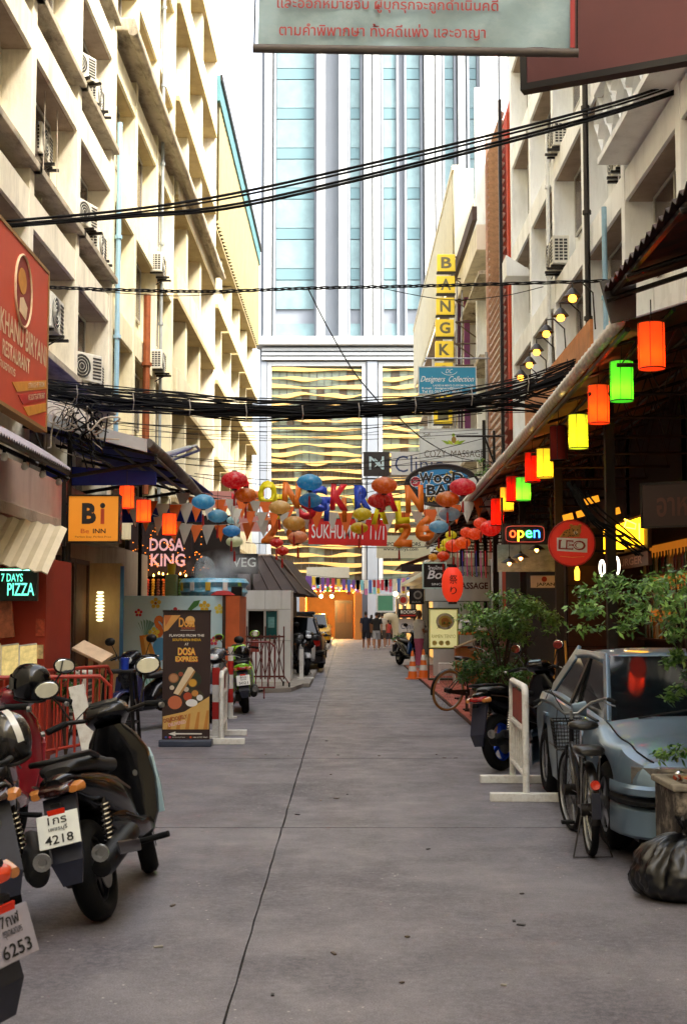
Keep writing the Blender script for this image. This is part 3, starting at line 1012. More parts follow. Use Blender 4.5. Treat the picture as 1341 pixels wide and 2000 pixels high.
def helmet(label, loc, rot, shell, stripe=None, visor=True, group=None, scale=1.):
    hl = thing('helmet', label, 'helmet', loc, 0, group, rot)
    prof = [(.075, -.12), (.105, -.115), (.125, -.06), (.132, 0), (.125, .05), (.1, .1), (.06, .125), (.0, .133)]
    n = 24
    m = MB()
    vs, fs = [], []
    for r_, z in prof:
        for i in range(n):
            vs.append((r_ * math.cos(2 * math.pi * i / n), r_ * 1.14 * math.sin(2 * math.pi * i / n), z))
    for a in range(len(prof) - 1):
        for i in range(n):
            fs.append((a * n + i, a * n + (i + 1) % n, (a + 1) * n + (i + 1) % n, (a + 1) * n + i))
    m.add(vs, fs)
    o = obj('shell', m, paint(shell, .16, .8), hl, smooth=70, sub=1)
    so = o.modifiers.new('s', 'SOLIDIFY')
    so.thickness = .02
    if visor:
        v = MB()
        vs, fs = [], []
        for j, z in enumerate((-.05, -.02, .015, .04)):
            for i in range(11):
                a = R(20 + 140 * i / 10)
                r_ = (.139, .14, .139, .136)[j]
                vs.append((r_ * math.cos(a), r_ * 1.14 * math.sin(a), z))
        for j in range(3):
            for i in range(10):
                fs.append((j * 11 + i, j * 11 + i + 1, j * 11 + 12 + i, j * 11 + 11 + i))
        v.add(vs, fs)
        obj('visor', v, mat('smoked_visor', '1c2126', .05, 0, 0, spec=.9), hl, smooth=60)
    if stripe:
        sv = MB()
        vs, fs = [], []
        for i in range(17):
            a = R(5 + 170 * i / 16)
            for x in (-.018, .018):
                vs.append((x + .03, .1545 * math.cos(a), .137 * math.sin(a)))
        for i in range(16):
            fs.append((2 * i, 2 * i + 1, 2 * i + 3, 2 * i + 2))
        sv.add(vs, fs)
        obj('stripe', sv, paint(stripe, .3), hl, smooth=60)
    obj('rim_trim', MB().tube([(.1 * math.cos(a * .3), .115 * math.sin(a * .3), -.12) for a in range(21)], .009, 6, True), blackp, hl)
    hl.scale = (scale,) * 3
    return hl

# the four machines at the lower left
scooter('black scooter with light blue leg shield panels and plate 1กร 4218', (-1.27, 7.70, 0), R(-3), R(14), '0c0c0e', '9db9c4', tail='2a0f0c', plate=('1กร', 'เพชรบุรี', '4218'), steer=R(14))
scooter('black scooter with silver rims carrying the striped helmet left of plate 4218', (-1.93, 7.36, 0), R(20), R(12), '0a0a0b', '1a1a1d', tail='2a0f0c', steer=R(20), mirrors=False, rim='b9bcc2', R_=.29)
scooter('moped tail with orange lamp and grey plate 6253 at the road edge', (-2.08, 4.9, 0), R(66), R(4), '101013', '3a3a40', plate=('7กฬ', 'กรุงเทพมหานคร', '6253'), mirrors=False, tail='c8401a', plate_m='8f8a94', under=True)
scooter('red scooter with full black helmet hung over its seat', (-2.42, 8.95, 0), R(2), R(-3), '7a1822', '8e2834', steer=R(20))
helmet('glossy full black helmet resting on the red scooter', (-2.24, 9.2, 1.17), (R(8), R(-8), R(70)), '0b0b0d')
helmet('grey and black helmet with pale stripe lying on the black scooter', (-1.83, 7.0, .99), (R(14), R(-18), R(30)), '2a2725', 'c9c9c4')
# parked further along
scooter('lime green retro scooter seen from behind beside red and white post', (-1.73, 22.3, 0), R(6), R(6), '7fbf1c', '9ad62c', vespa=True, plate=('8กฉ', 'กรุงเทพ', '5021'), steer=R(-10), rim='c9c9c9')
scooter('dark grey scooter hidden behind the tall brown banner stand', (-2.1, 20.3, 0), R(185), R(5), '35363b', '7b7d84', steer=R(-20))
scooter('black and navy scooter facing out behind the black stool', (-2.75, 18.6, 0), R(150), R(-5), '0f1016', '20264a', steer=R(15), shield='12151f')
scooter('black scooter parked in front of the dark grey car', (-1.12, 33.5, .09), R(190), R(5), '0d0d0f', '9a9a9a')
scooter('black and blue motorcycle with blue wheel rims behind the white barrier', (2.04, 14.24, 0), R(-38), R(6), '0b0b0c', '1f5fc8', rim='1c55d6', steer=R(-12), R_=.3)
scooter('black scooter with pale blue badge near the potted plant on the right', (1.98, 41.5, 0), R(200), R(5), '0d0e12', '1b4d8c')
helmet('black open helmet on the seat of the lime green scooter', (-1.77, 22.15, .98), (R(5), 0, R(20)), '101012')

# ================================================================ bicycles
def bicycle(label, loc, rz, lean=0., frame='15120f', tyre_m=None, basket=True, city=True, steer=0., Rw=.31):
    t = thing('bicycle', label, 'bicycle', loc, 0, None, (0, -lean, rz))
    fm = paint(frame, .3, .4)
    wb = .52
    wheel(t, 'rear_wheel', (0, -wb, Rw), Rw - .022, .022, steel, 0, True, tyre_m=tyre_m)
    wheel(t, 'front_wheel', (0, wb, Rw), Rw - .022, .022, steel, 0, True, steer, tyre_m=tyre_m)
    f = MB()
    bb, seat_t, head_t, head_b = (0, -.08, .28), (0, -.2, .72), (0, .36, .86), (0, .40, .68)
    for a, b_, r_ in ((bb, seat_t, .016), (bb, head_b, .018), ((0, -.16, .56), head_b, .016), (head_b, head_t, .018)):
        f.cyl(a, b_, r_, n=8)
    for s in (-1, 1):
        f.cyl((s * .045, -wb, Rw), (s * .02, -.1, .28), .009, n=6)
        f.cyl((s * .045, -wb, Rw), (s * .015, -.19, .66), .008, n=6)
        f.cyl((s * .045, wb, Rw), (s * .03, .42, .66), .011, n=6)
    obj('frame', f, fm, t, smooth=40)
    ps = obj('seat_post', MB().cyl(seat_t, (0, -.225, .84), .013, n=8), chrome, t)
    obj('saddle', MB().loft([superring((0, y, z), a, b_, 14, 2.4) for y, z, a, b_ in ((-.38, .865, .06, .02), (-.35, .87, .105, .035), (-.25, .865, .1, .035), (-.14, .86, .05, .028), (-.06, .855, .02, .015))]), mat('saddle_vinyl', '0d0c0c', .35, 0, .2, 30), t, smooth=50)
    hb = MB().tube([(-.29, .12, 1.0), (-.24, .2, 1.02), (-.15, .33, .98), (-.05, .36, .9), (.05, .36, .9), (.15, .33, .98), (.24, .2, 1.02), (.29, .12, 1.0)], .011, 8)
    hb.cyl(head_t, (0, .355, .92), .013, n=8)
    obj('handlebar', hb, steel, t, smooth=60)
    for s in (-1, 1):
        obj('grip', MB().cyl((s * .255, .17, 1.015), (s * .30, .1, .997), .017, n=8), rubber, t)
        obj('brake_lever', MB().tube([(s * .22, .24, 1.01), (s * .26, .2, .975), (s * .3, .14, .965)], .006, 5), steel, t)
        obj('brake_cable', MB().tube([(s * .2, .27, 1.01), (s * .14, .5, 1.08), (s * .04, .48, .9), (0, .42, .75)], .004, 5), cable_m, t)
    # cranks and pedals
    for s in (-1, 1):
        cr = obj('crank', MB().cyl((s * .06, -.08, .28), (s * .07, -.08 + s * .13, .28 + s * .1), .009, n=6), steel, t)
        obj('pedal', MB().box((s * .115, -.08 + s * .13, .28 + s * .1), (.09, .07, .022)), rubber, cr)
    obj('chain_guard', MB().loft([superring((.065, y, z), .008, a, 8) for y, z, a in ((-.5, .33, .03), (-.1, .3, .06), (.02, .29, .05))]), fm, t, smooth=40)
    # mudguards
    for nm, yc, a0, a1 in (('rear_mudguard', -wb, 10, 190), ('front_mudguard', wb, 40, 165)):
        mg = MB()
        for i in range(15):
            a = R(a0 + (a1 - a0) * i / 14)
            for x, dr in ((-.03, 0), (0, .012), (.03, 0)):
                mg.v.append((x, yc + (Rw + .014 + dr) * math.cos(a), Rw + (Rw + .014 + dr) * math.sin(a)))
        for i in range(14):
            for j in range(2):
                mg.f.append((i * 3 + j, i * 3 + j + 1, i * 3 + j + 4, i * 3 + j + 3))
        obj(nm, mg, fm, t, smooth=60)
    if city:
        rk = MB()
        for x in (-.06, 0, .06):
            rk.cyl((x, -.24, .68), (x, -.72, .69), .006, n=5)
        for s in (-1, 1):
            rk.cyl((s * .06, -.66, .69), (s * .06, -wb, Rw), .006, n=5)
        rk2 = obj('rear_rack', rk, steel, t)
        obj('rear_cushion', MB().loft([superring((0, y, z), a, b_, 14, 3) for y, z, a, b_ in ((-.72, .72, .07, .02), (-.69, .725, .095, .032), (-.5, .725, .1, .032), (-.4, .72, .07, .02))]), mat('saddle_vinyl'), t, smooth=50)
        obj('reflector', MB().lathe([(.0, .0), (.03, .004), (.034, -.01)], 14, (0, -.862, .52), Euler((R(80), 0, 0)).to_matrix()), mat('red_reflector', 'c42a12', .2, 0, .05, 40), t)
        obj('mudflap', MB().bx(-.03, .03, -.87, -.862, .3, .47), mat('mudflap', '1d2030', .5, 0, .2, 20), t)
        ks = MB().tube([(-.05, -.5, .3), (-.13, -.62, .01), (.13, -.62, .01), (.05, -.5, .3)], .008, 6)
        obj('kick_stand', ks, dark_steel, t)
    if basket:
        bk = MB()
        x0, x1, y0, y1, z0, z1 = -.13, .13, .42, .66, .62, .84
        def taper(x, y, z):
            k_ = .8 + .2 * (z - z0) / (z1 - z0)
            return (x * k_, (y - .54) * k_ + .54, z)
        for k_ in range(9):
            z = z0 + (z1 - z0) * k_ / 8
            r_ = .006 if k_ in (0, 8) else .0025
            bk.tube([taper(a, b_, z) for a, b_ in ((x0, y0), (x1, y0), (x1, y1), (x0, y1))], r_, 5, True)
        for k_ in range(11):
            u = k_ / 10
            for (a, b_) in ((x0 + (x1 - x0) * u, y0), (x0 + (x1 - x0) * u, y1), (x0, y0 + (y1 - y0) * u), (x1, y0 + (y1 - y0) * u)):
                bk.cyl(taper(a, b_, z0), taper(a, b_, z1), .0025, n=4, caps=False)
            bk.cyl(taper(x0 + (x1 - x0) * u, y0, z0), taper(x0 + (x1 - x0) * u, y1, z0), .0025, n=4, caps=False)
        obj('wire_basket', bk, blackp, t)
    return t
bicycle('black city bicycle with wire basket standing beside the silver car', (1.71, 9.46, 0), R(-3), R(1), '14100e', steer=R(9))
tan_t = mat('tan_tyre', '8a5a2e', .7, 0, .15, 20)
bicycle('old black bicycle with tan tyres leaning by the leafy planter', (2.1, 21.6, .06), R(-55), R(-6), '1a1410', tyre_m=tan_t, basket=False, city=False, Rw=.34)

# ================================================================ silver sedan
def sedan(label, loc, rz, colr, length=4.43, simple=False, name='parked_car', hatch=False, hgt=1.36):
    """four-door saloon; local -y is the front"""
    t = thing(name, label, 'car', loc, rz)
    pm = mat('car_paint_' + colr, colr, .38, .5, .08, 3, coat=.35)
    L = length / 2
    wf, wr_, Rw = -L + .83, L - .9, .31
    def lerp(tab, y):
        for (a, va), (b_, vb) in zip(tab, tab[1:]):
            if y <= b_:
                u = max(0, min(1, (y - a) / (b_ - a)))
                u = u * u * (3 - 2 * u)
                return va + (vb - va) * u
        return tab[-1][1]
    wt = [(-L, .66), (-L + .12, .76), (-L + .4, .82), (-L + .9, .845), (0, .855), (L - .7, .84), (L - .25, .79), (L, .70)]
    bt = [(-L, .60), (-L + .1, .66), (-L + .6, .75), (-.95, .84), (0, .875), (L - .9, .92), (L - .1, .90), (L, .80)]
    if hatch:
        bt[-2] = (L - .1, 1.0)
        bt[-1] = (L, .95)
    ys = sorted(set([-L + (2 * L) * i / 90 for i in range(91)]))
    half = []
    for y in ys:
        w_ = lerp(wt, y)
        bz = lerp(bt, y)
        zb = .22 if -L + .25 < y < L - .25 else .34
        for yc in (wf, wr_):
            d = abs(y - yc)
            ra = Rw + .055
            if d < ra:
                zb = max(zb, .29 + math.sqrt(ra * ra - d * d))
        zb = min(zb, bz - .08)
        row = []
        for u, dx in ((0, -.025), (.25, .0), (.5, .012), (.7, .008), (.86, -.012), (1., -.045)):
            row.append((w_ + dx, y, zb + (bz - zb) * u))
        row.append((w_ - .09, y, bz + .012))
        row.append((w_ * .55, y, bz + .05))
        row.append((0, y, bz + .06))
        half.append(row)
    b = MB()
    m = len(half[0])
    for s in (1, -1):
        o = len(b.v)
        b.v += [(s * x, y, z) for r_ in half for (x, y, z) in r_]
        for i in range(len(half) - 1):
            for j in range(m - 1):
                b.f.append((o + i * m + j, o + (i + 1) * m + j, o + (i + 1) * m + j + 1, o + i * m + j + 1))
    # nose and tail caps
    for i in (0, len(half) - 1):
        b.add([(x, y, z) for x, y, z in half[i]] + [(-x, y, z) for x, y, z in half[i]][::-1], [tuple(range(2 * m))])
    body = obj('body', b, pm, t, smooth=35)
    wl = body.modifiers.new('w', 'WELD')
    wl.merge_threshold = .0005
    # dark underbody and wheel wells
    obj('underbody', MB().bx(-.74, .74, -L + .15, L - .15, .16, .5), blackp, t)
    # hood shut line
    hl = MB()
    for s in (-1, 1):
        hl = MB()
        hl.tube([(s * (lerp(wt, y) - .12), y, lerp(bt, y) + .02) for y in [-L + .12 + i * .12 for i in range(10)]], .006, 5)
        obj('bonnet_seam', hl, blackp, t)
    for s in (-1, 1):
        for y in (-.62, .42, 1.18):
            obj('door_seam', MB().tube([(s * (lerp(wt, y) + .013 * q), y + .04 * (1 - q), .26 + .6 * k_ / 6) for k_, q in enumerate((0, .4, .8, 1, 1, .6, -1))], .005, 4), blackp, body)
        obj('rubbing_strip', MB().tube([(s * (lerp(wt, y) + .012), y, .53) for y in [wf + .42 + i * .16 for i in range(12)]], .014, 6), mat('car_trim', '3a3d42', .5), t)
        obj('door_handle', MB().box((s * (lerp(wt, .25) + .012), .25, .74), (.03, .17, .03)), pm, t, bevel=.008)
        obj('door_handle', MB().box((s * (lerp(wt, 1.05) + .012), 1.05, .76), (.03, .17, .03)), pm, t, bevel=.008)
    # greenhouse
    A, B_, Cc, D = (-.98, -.22, 1.02, 1.62) if not hatch else (-.95, -.25, 1.55, 2.0)
    zt = hgt - .05
    gm = mat('car_glass', '0c1216', .06, 0, 0, spec=.45)
    wb_, wt_ = .745, .565
    g = MB()
    zb1, zb2 = lerp(bt, A) + .0, lerp(bt, D) + .02
    pts = lambda s: [(s * wb_ * .96, A, zb1), (s * wt_, B_, zt), (s * wt_, Cc, zt), (s * wb_ * .94, D, zb2)]
    l_, r_ = pts(-1), pts(1)
    # side glass
    for s, q in ((-1, l_), (1, r_)):
        gl = MB().add(q + [(x - s * .02, y, z) for x, y, z in q], [(0, 1, 2, 3), (4, 7, 6, 5), (0, 4, 5, 1), (1, 5, 6, 2), (2, 6, 7, 3), (3, 7, 4, 0)])
        obj('side_window', gl, gm, t)
        pil = MB()
        def strip(a, b2, wd, out=.012):
            a, b2 = Vector(a), Vector(b2)
            d = (b2 - a).normalized()
            nrm = Vector((s, 0, .35)).normalized()
            sd_ = d.cross(nrm).normalized() * wd
            o_ = nrm * out
            ra = [a + sd_ + o_, a - sd_ + o_, a - sd_ - o_ * 2, a + sd_ - o_ * 2]
            rb = [b2 + sd_ + o_, b2 - sd_ + o_, b2 - sd_ - o_ * 2, b2 + sd_ - o_ * 2]
            return [ra, rb]
        for k_, (a, b2, wd) in enumerate(((q[0], q[1], .035), (q[2], q[3], .08))):
            obj('a_pillar' if k_ == 0 else 'c_pillar', MB().loft(strip(a, b2, wd)), pm, t, bevel=.008)
        mid_b = (s * (wb_ + .005), .38, lerp(bt, .38) + .0)
        mid_t = (s * (wt_ + .0), .36, zt)
        obj('b_pillar', MB().loft(strip(mid_b, mid_t, .04, .008)), blackp, t)
        obj('roof_rail', MB().loft(strip(q[1], q[2], .03)), pm, t, bevel=.008)
        obj('window_trim', MB().tube([(s * (wb_ + .03), A + .05 + (D - A - .1) * i / 8, lerp(bt, A + (D - A) * i / 8) + .015) for i in range(9)], .012, 6), blackp, t)
    def curved(y0, z0, w0, y1, z1, w1, bow=.07, lift=0., n=9, k_=5):
        v = MB()
        for j in range(k_ + 1):
            u = j / k_
            for i in range(n + 1):
                a = -1 + 2 * i / n
                bo = bow * (1 - a * a)
                yy = y0 + (y1 - y0) * u
                v.v.append(((w0 + (w1 - w0) * u) * a, yy + (-bo if y0 < y1 and y0 < 0 else bo if y0 > 0 else 0) * (1 if lift == 0 else 0), z0 + (z1 - z0) * u + lift * (1 - a * a)))
        for j in range(k_):
            for i in range(n):
                v.f.append((j * (n + 1) + i, j * (n + 1) + i + 1, (j + 1) * (n + 1) + i + 1, (j + 1) * (n + 1) + i))
        return v
    obj('windscreen', curved(A - .02, zb1 + .015, wb_ * .95, B_, zt + .005, wt_, .06), gm, t, smooth=60)
    obj('rear_window', curved(D + .02, zb2, wb_ * .92, Cc, zt + .005, wt_, .06), gm, t, smooth=60)
    rf = MB()
    nn, kk = 10, 10
    for j in range(kk + 1):
        u = j / kk
        y = B_ - .03 + (Cc - B_ + .06) * u
        zc = zt + .01 + .045 * math.sin(math.pi * (u * .8 + .1))
        for i in range(nn + 1):
            a = -1 + 2 * i / nn
            rf.v.append(((wt_ + .025) * a, y, zc - .045 * abs(a) ** 2.5))
    for j in range(kk):
        for i in range(nn):
            rf.f.append((j * (nn + 1) + i, j * (nn + 1) + i + 1, (j + 1) * (nn + 1) + i + 1, (j + 1) * (nn + 1) + i))
    ro = obj('roof', rf, pm, t, smooth=60)
    so = ro.modifiers.new('s', 'SOLIDIFY')
    so.thickness = .04
    so.offset = -1
    # wheels
    rimm = mat('alloy', '9b9ea3', .3, .9, .1, 10)
    for (yy) in (wf, wr_):
        for s in (-1, 1):
            wv = obj('wheel', MB().tyre((0, 0, 0), .235, .078, 36, 10, flat=1.25), rubber, t, smooth=60, loc=(s * .745, yy, Rw))
            rm = MB()
            mt = Euler((0, R(90) * s, 0)).to_matrix()
            rm.lathe([(.0, .0), (.17, .0), (.178, .06), (.19, .075), (.19, -.06), (0, -.06)], 28, (0, 0, 0), mt)
            obj('rim', rm, blackp, wv, smooth=40)
            sp = MB()
            for k_ in range(5):
                a = 2 * math.pi * k_ / 5 + .3
                d = Vector((0, math.cos(a), math.sin(a)))
                tt = Vector((0, -math.sin(a), math.cos(a)))
                xo = Vector((s * .055, 0, 0))
                sp.loft([[d * .02 + tt * e + xo + Vector((s * f_, 0, 0)) for e, f_ in ((-.045, 0), (.045, 0), (.045, .028), (-.045, .028))],
                         [d * .185 + tt * e + xo + Vector((s * f_, 0, 0)) for e, f_ in ((-.035, 0), (.035, 0), (.035, .018), (-.035, .018))]])
            sp.tyre((s * .07, 0, 0), .183, .012, 28, 6)
            obj('alloy_spoke', sp, rimm, wv, smooth=30)
    # bumpers
    for nm, sg in (('front_bumper', -1), ('rear_bumper', 1)):
        path = []
        for i in range(15):
            a = -1 + 2 * i / 14
            q = max(0, abs(a) - .6) / .4
            x = math.copysign(.74 * min(1, abs(a) / .6) + .125 * math.sin(q * math.pi / 2), a)
            y = sg * (L + .05 - .05 * min(1, abs(a) / .6) ** 2 - .44 * q ** 1.3)
            path.append((x, y))
        def band(z0, z1, out):
            v = MB()
            for (x, y) in path:
                n_ = Vector((x * .6, y, 0)).normalized() * out
                v.v += [(x, y, z0), (x + n_.x, y + n_.y, z0 + .02), (x + n_.x, y + n_.y, z1 - .02), (x, y, z1)]
            for i in range(len(path) - 1):
                for j in range(3):
                    v.f.append((i * 4 + j, (i + 1) * 4 + j, (i + 1) * 4 + j + 1, i * 4 + j + 1))
            return v
        bo = obj(nm, band(.2, .4, .035), pm, t, smooth=40)
        obj('bumper_strip', band(.4, .46, .06), blackp, bo, smooth=40)
        obj('bumper_top', band(.46, .54, .045), pm, bo, smooth=40)
    # lamps and grille
    yf = -L - .005
    for s in (-1, 1):
        hlp = obj('headlight', MB().add([(s * .2, yf - .02, .53), (s * .62, yf - .01, .53), (s * .782, yf + .17, .54), (s * .778, yf + .17, .645), (s * .62, yf - .0, .655), (s * .2, yf - .01, .655),
                                   (s * .2, yf + .2, .54), (s * .62, yf + .26, .54), (s * .755, yf + .3, .55), (s * .75, yf + .3, .645), (s * .62, yf + .26, .67), (s * .2, yf + .2, .665)],
                                  [(0, 1, 4, 5), (1, 2, 3, 4), (0, 6, 7, 1), (1, 7, 8, 2), (5, 4, 10, 11), (4, 3, 9, 10), (0, 5, 11, 6), (2, 8, 9, 3)]), mat('headlamp_glass', '8a8580', .06, .45, .35, 22, spec=.8), t)
        for xx in (.3, .5):
            obj('lamp_bowl', MB().lathe([(.0, .02), (.03, .012), (.05, -.005), (.052, -.02)], 16, (s * xx, yf - .022, .595), Euler((R(90), 0, R(-8 * s))).to_matrix()), chrome, hlp, smooth=50)
        obj('tail_light', MB().bx(min(s * .45, s * .74), max(s * .45, s * .74), L - .06, L + .01, .66, .82), mat('red_lens_8c120c', '8c120c', .12, 0, .1, 30, coat=.5), t)
        kd = obj('kidney_grille', MB().loft([superring((s * .085, yf - .015, .60), .075, .06, 14, 3), superring((s * .085, yf - .03, .605), .07, .055, 14, 3)]), blackp, t)
        obj('grille_surround', MB().tube([Vector(v) + Vector((0, -.03, 0)) for v in superring((s * .085, yf, .605), .076, .06, 14, 3)], .008, 5, True), chrome, kd)
        # mirrors
        obj('wing_mirror', MB().loft([superring((s * (.83 + .03 * k_), -.72 + .02 * k_, .93), .07 - .01 * k_, .06 - .01 * k_, 12, 3, ax=(0, 1, 0)) for k_ in range(4)]), pm, t, smooth=40)
    obj('wiper', MB().cyl((-.5, A - .08, zb1 + .05), (.1, A + .03, zb1 + .13), .008, n=5), blackp, t)
    return t
sedan('silver blue saloon car parked nose out beside the bicycle', (2.66, 10.6, 0), R(0), '6b8194')
sedan('dark grey hatchback parked beyond the brown steel gate', (-1.45, 38.5, .09), R(180), '2b2b2c', 4.2, hatch=True, hgt=1.5)

# ================================================================ left side of the street
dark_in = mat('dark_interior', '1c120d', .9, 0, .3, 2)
beige = mat('beige_render', 'a8977c', .85, 0, .12, 1.5, .2, 30, stain='5f4c38', stain_amt=.6)
# ground-floor shop fronts set before the shophouse row
shop = thing('shop_front', 'beige ground floor shop front with flat canopy and red Thai lettering', 'shop front')
obj('wall', MB().bx(-5.0, -4.55, 11, 29.5, 0, 3.0), beige, shop)
obj('flat_canopy', MB().bx(-5.0, -4.1, 11, 23.2, 2.86, 3.02), stain_slab, shop, bevel=.01)
fas = obj('fascia', MB().bx(-4.28, -4.2, 11, 22.6, 3.02, 3.6), mat('pinkish_fascia', 'b8a092', .8, 0, .1, 2, stain='6d5346', stain_amt=.5), shop)
fx = link('fascia_lettering', None, shop, (-4.2, 20.6, 3.3), (0, 0, R(90)))
text('ซอยคาวบอย', mat('faded_red_ink', '9a3222', .7, 0, .1), fx, 0, 0, 2.6, .36, y=-.004, bold=.015)
for i, y in enumerate((17.0, 18.3, 20.2, 21.4)):
    d_ = obj('door', MB().bx(-4.56, -4.52, y, y + 1.0, .0, 2.5), mat('brown_door', '6b4a34', .7, 0, .2, 2) if i % 2 else beige, shop)
    obj('door_frame', MB().bx(-4.56, -4.48, y - .08, y - .002, 0, 2.58).bx(-4.56, -4.48, y + 1.002, y + 1.08, 0, 2.58).bx(-4.56, -4.48, y, y + 1.0, 2.502, 2.58), mat('door_frame', '4f3526', .7), shop)
    obj('door_handle', MB().cyl((-4.5, y + .88, 1.0), (-4.5, y + .88, 1.2), .015, n=6), steel, d_)
# end wall of the shop front facing the street corner
obj('return_wall', MB().bx(-4.55, -3.95, 22.6, 22.75, 0, 2.55), mat('ochre_render', 'b89c6e', .85, 0, .12, 2, stain='7a5c38', stain_amt=.5), shop)
obj('blue_trim', MB().bx(-3.96, -3.9, 22.58, 22.64, 0, 2.5), mat('blue_trim', '3a6e9c', .5), shop)

# red restaurant sign facing across the street
sg = signboard('restaurant_sign', 'faded orange red restaurant sign with bowl emblem and yellow stripes', (-4.2, 15.2, 5.35), 5.2, 2.2, mat('faded_orange_red', 'cf4a28', .55, 0, .1, 1.2), R(90), .14, mat('tan_frame', '9c7440', .6), .05)
cream_ink = mat('cream_ink', 'e8c9a0', .6, 0, .08, 6)
em = obj('emblem', MB().prism(disc_poly(1.2, .5, .42, .47, 28), -.008, 0), mat('emblem_red', '8e2a1c', .6), sg)
obj('emblem_ring', MB().tube([(x, -.012, z) for x, z in disc_poly(1.2, .5, .42, .47, 28)], .018, 5, True), cream_ink, sg)
obj('emblem_bowl', MB().prism(disc_poly(1.15, .62, .2, .17, 20), -.014, -.008), mat('emblem_gold', 'd08a2c', .6), sg)
obj('emblem_hand', MB().prism([(1.02, .2), (1.35, .15), (1.42, .33), (1.2, .42), (1.05, .38)], -.014, -.008), cream_ink, sg)
text('KHANU BIRYANI', cream_ink, sg, 1.35, -.1, 2.4, .3, y=-.006, bold=.015)
text('RESTAURANT', cream_ink, sg, .95, -.42, 1.35, .2, y=-.006, bold=.015)
text('ร้านอาหาร', cream_ink, sg, .5, -.62, .8, .14, y=-.006)
for k, (cc, dz) in enumerate((('d8902c', .0), ('b82818', -.16), ('d8902c', -.32))):
    z0 = -.42 + dz
    obj('stripe', MB().prism([(.75 + k * .3, z0 - .36 + k * .05), (2.58, z0), (2.58, z0 - .12), (1.0 + k * .3, z0 - .44 + k * .05)], -.007, 0), mat('stripe_' + cc, cc, .6), sg)
text('STRAIGHT FROM', cream_ink, sg, 2.0, -.59, .9, .07, y=-.011, rot=.2)
text("WE DON'T FE-AT THE HEAT", cream_ink, sg, 2.02, -.745, .95, .08, y=-.011, rot=.2)

# small corrugated eave near the camera with bare bulbs
def roof_sheet(name, label, x0, z0, x1, z1, ya, yb, m, curve=0., pitch=.1, amp=.018, cat='awning', bars=True, group=None, th=.012):
    """corrugated sheet running along the street; ridges run from wall (x0,z0) to eave (x1,z1)"""
    t = thing(name, label, cat, (0, 0, 0), 0, group)
    nx = 8
    ny = int((yb - ya) / pitch * 2)
    b = MB()
    for lay in (0, 1):
        for i in range(ny + 1):
            y = ya + (yb - ya) * i / ny
            for j in range(nx + 1):
                u = j / nx
                b.v.append((x0 + (x1 - x0) * u, y, z0 + (z1 - z0) * (u if not curve else u ** curve) + (amp if i % 2 else -amp) - lay * th))
    k = (ny + 1) * (nx + 1)
    for lay in (0, 1):
        for i in range(ny):
            for j in range(nx):
                o = lay * k + i * (nx + 1) + j
                b.f.append((o, o + 1, o + nx + 2, o + nx + 1))
    for i in range(ny):
        for j in (0, nx):
            o = i * (nx + 1) + j
            b.f.append((o, o + nx + 1, k + o + nx + 1, k + o))
    for i in (0, ny):
        for j in range(nx):
            o = i * (nx + 1) + j
            b.f.append((o, o + 1, k + o + 1, k + o))
    obj('corrugated_sheet', b, m, t, smooth=0)
    if bars:
        for j in range(1, 4):
            u = j / 3.1
            z = z0 + (z1 - z0) * (u if not curve else u ** curve) - .06
            obj('purlin', MB().bx(x0 + (x1 - x0) * u - .02, x0 + (x1 - x0) * u + .02, ya, yb, z - .03, z + .01), dark_steel, t)
        for i in range(int((yb - ya) / 1.8) + 2):
            y = min(ya + .1 + i * 1.8, yb - .1)
            obj('rafter', MB().cyl((x0, y, z0 - .13), (x1, y, z1 - .13), .025, n=6), dark_steel, t)
    return t
lav = mat('lavender_metal', '968c92', .5, .4, .12, 3, stain='6b5a50', stain_amt=.5)
roof_sheet('corrugated_awning', 'grey corrugated metal awning under the orange red sign with bare bulbs', -4.6, 4.0, -3.42, 3.45, 10.5, 15.9, lav, 1.6)
for i in range(5):
    y = 12.4 + i * .85
    bl = thing('light_bulb', 'unlit bare white bulb hanging below the grey corrugated awning', 'light bulb', (-3.55, y, 3.33), 0, 'bulbs below the grey awning')
    obj('glass_bulb', MB().lathe([(.0, -.09), (.03, -.08), (.042, -.05), (.035, -.02), (.018, .0)], 12), mat('frosted_bulb', 'd9d6cc', .25, 0, 0), bl, smooth=60)
    obj('socket', MB().cyl((0, 0, 0), (0, 0, .06), .02, n=8), blackp, bl)
# blue canopy
blue_c = mat('blue_canvas', '1b2f8e', .75, 0, .12, 3)
cnp = thing('blue_canopy', 'blue canvas canopy with pale grey metal edge between the buildings and the lane', 'awning')
b = MB().add([(-5.0, 19.0, 4.75), (-2.95, 19.0, 4.22), (-2.75, 26.5, 4.15), (-5.0, 26.5, 4.65), (-5.0, 19.0, 4.73), (-2.95, 19.0, 4.2), (-2.75, 26.5, 4.13), (-5.0, 26.5, 4.63)], [(0, 1, 2, 3), (4, 7, 6, 5), (0, 4, 5, 1), (1, 5, 6, 2), (2, 6, 7, 3), (3, 7, 4, 0)])
obj('canvas', b, blue_c, cnp)
obj('front_edge', MB().add([(-5.0, 18.9, 4.78), (-2.95, 18.9, 4.25), (-2.95, 18.9, 4.06), (-5.0, 18.9, 4.59), (-5.0, 18.97, 4.78), (-2.95, 18.97, 4.25), (-2.95, 18.97, 4.06), (-5.0, 18.97, 4.59)], [(0, 1, 2, 3), (4, 7, 6, 5), (0, 4, 5, 1), (1, 5, 6, 2), (2, 6, 7, 3), (3, 7, 4, 0)]), mat('pale_metal_edge', 'b5b8bb', .5, .3, .08, 4), cnp)
va = MB()
for (y, z0, dz) in ((19.6, 3.62, .22), (25.9, 3.5, .25)):
    va.add([(-4.6, y, z0 + dz + .1), (-2.9, y, z0 + dz), (-2.9, y, z0 + .02), (-4.6, y, z0)], [(0, 1, 2, 3)])
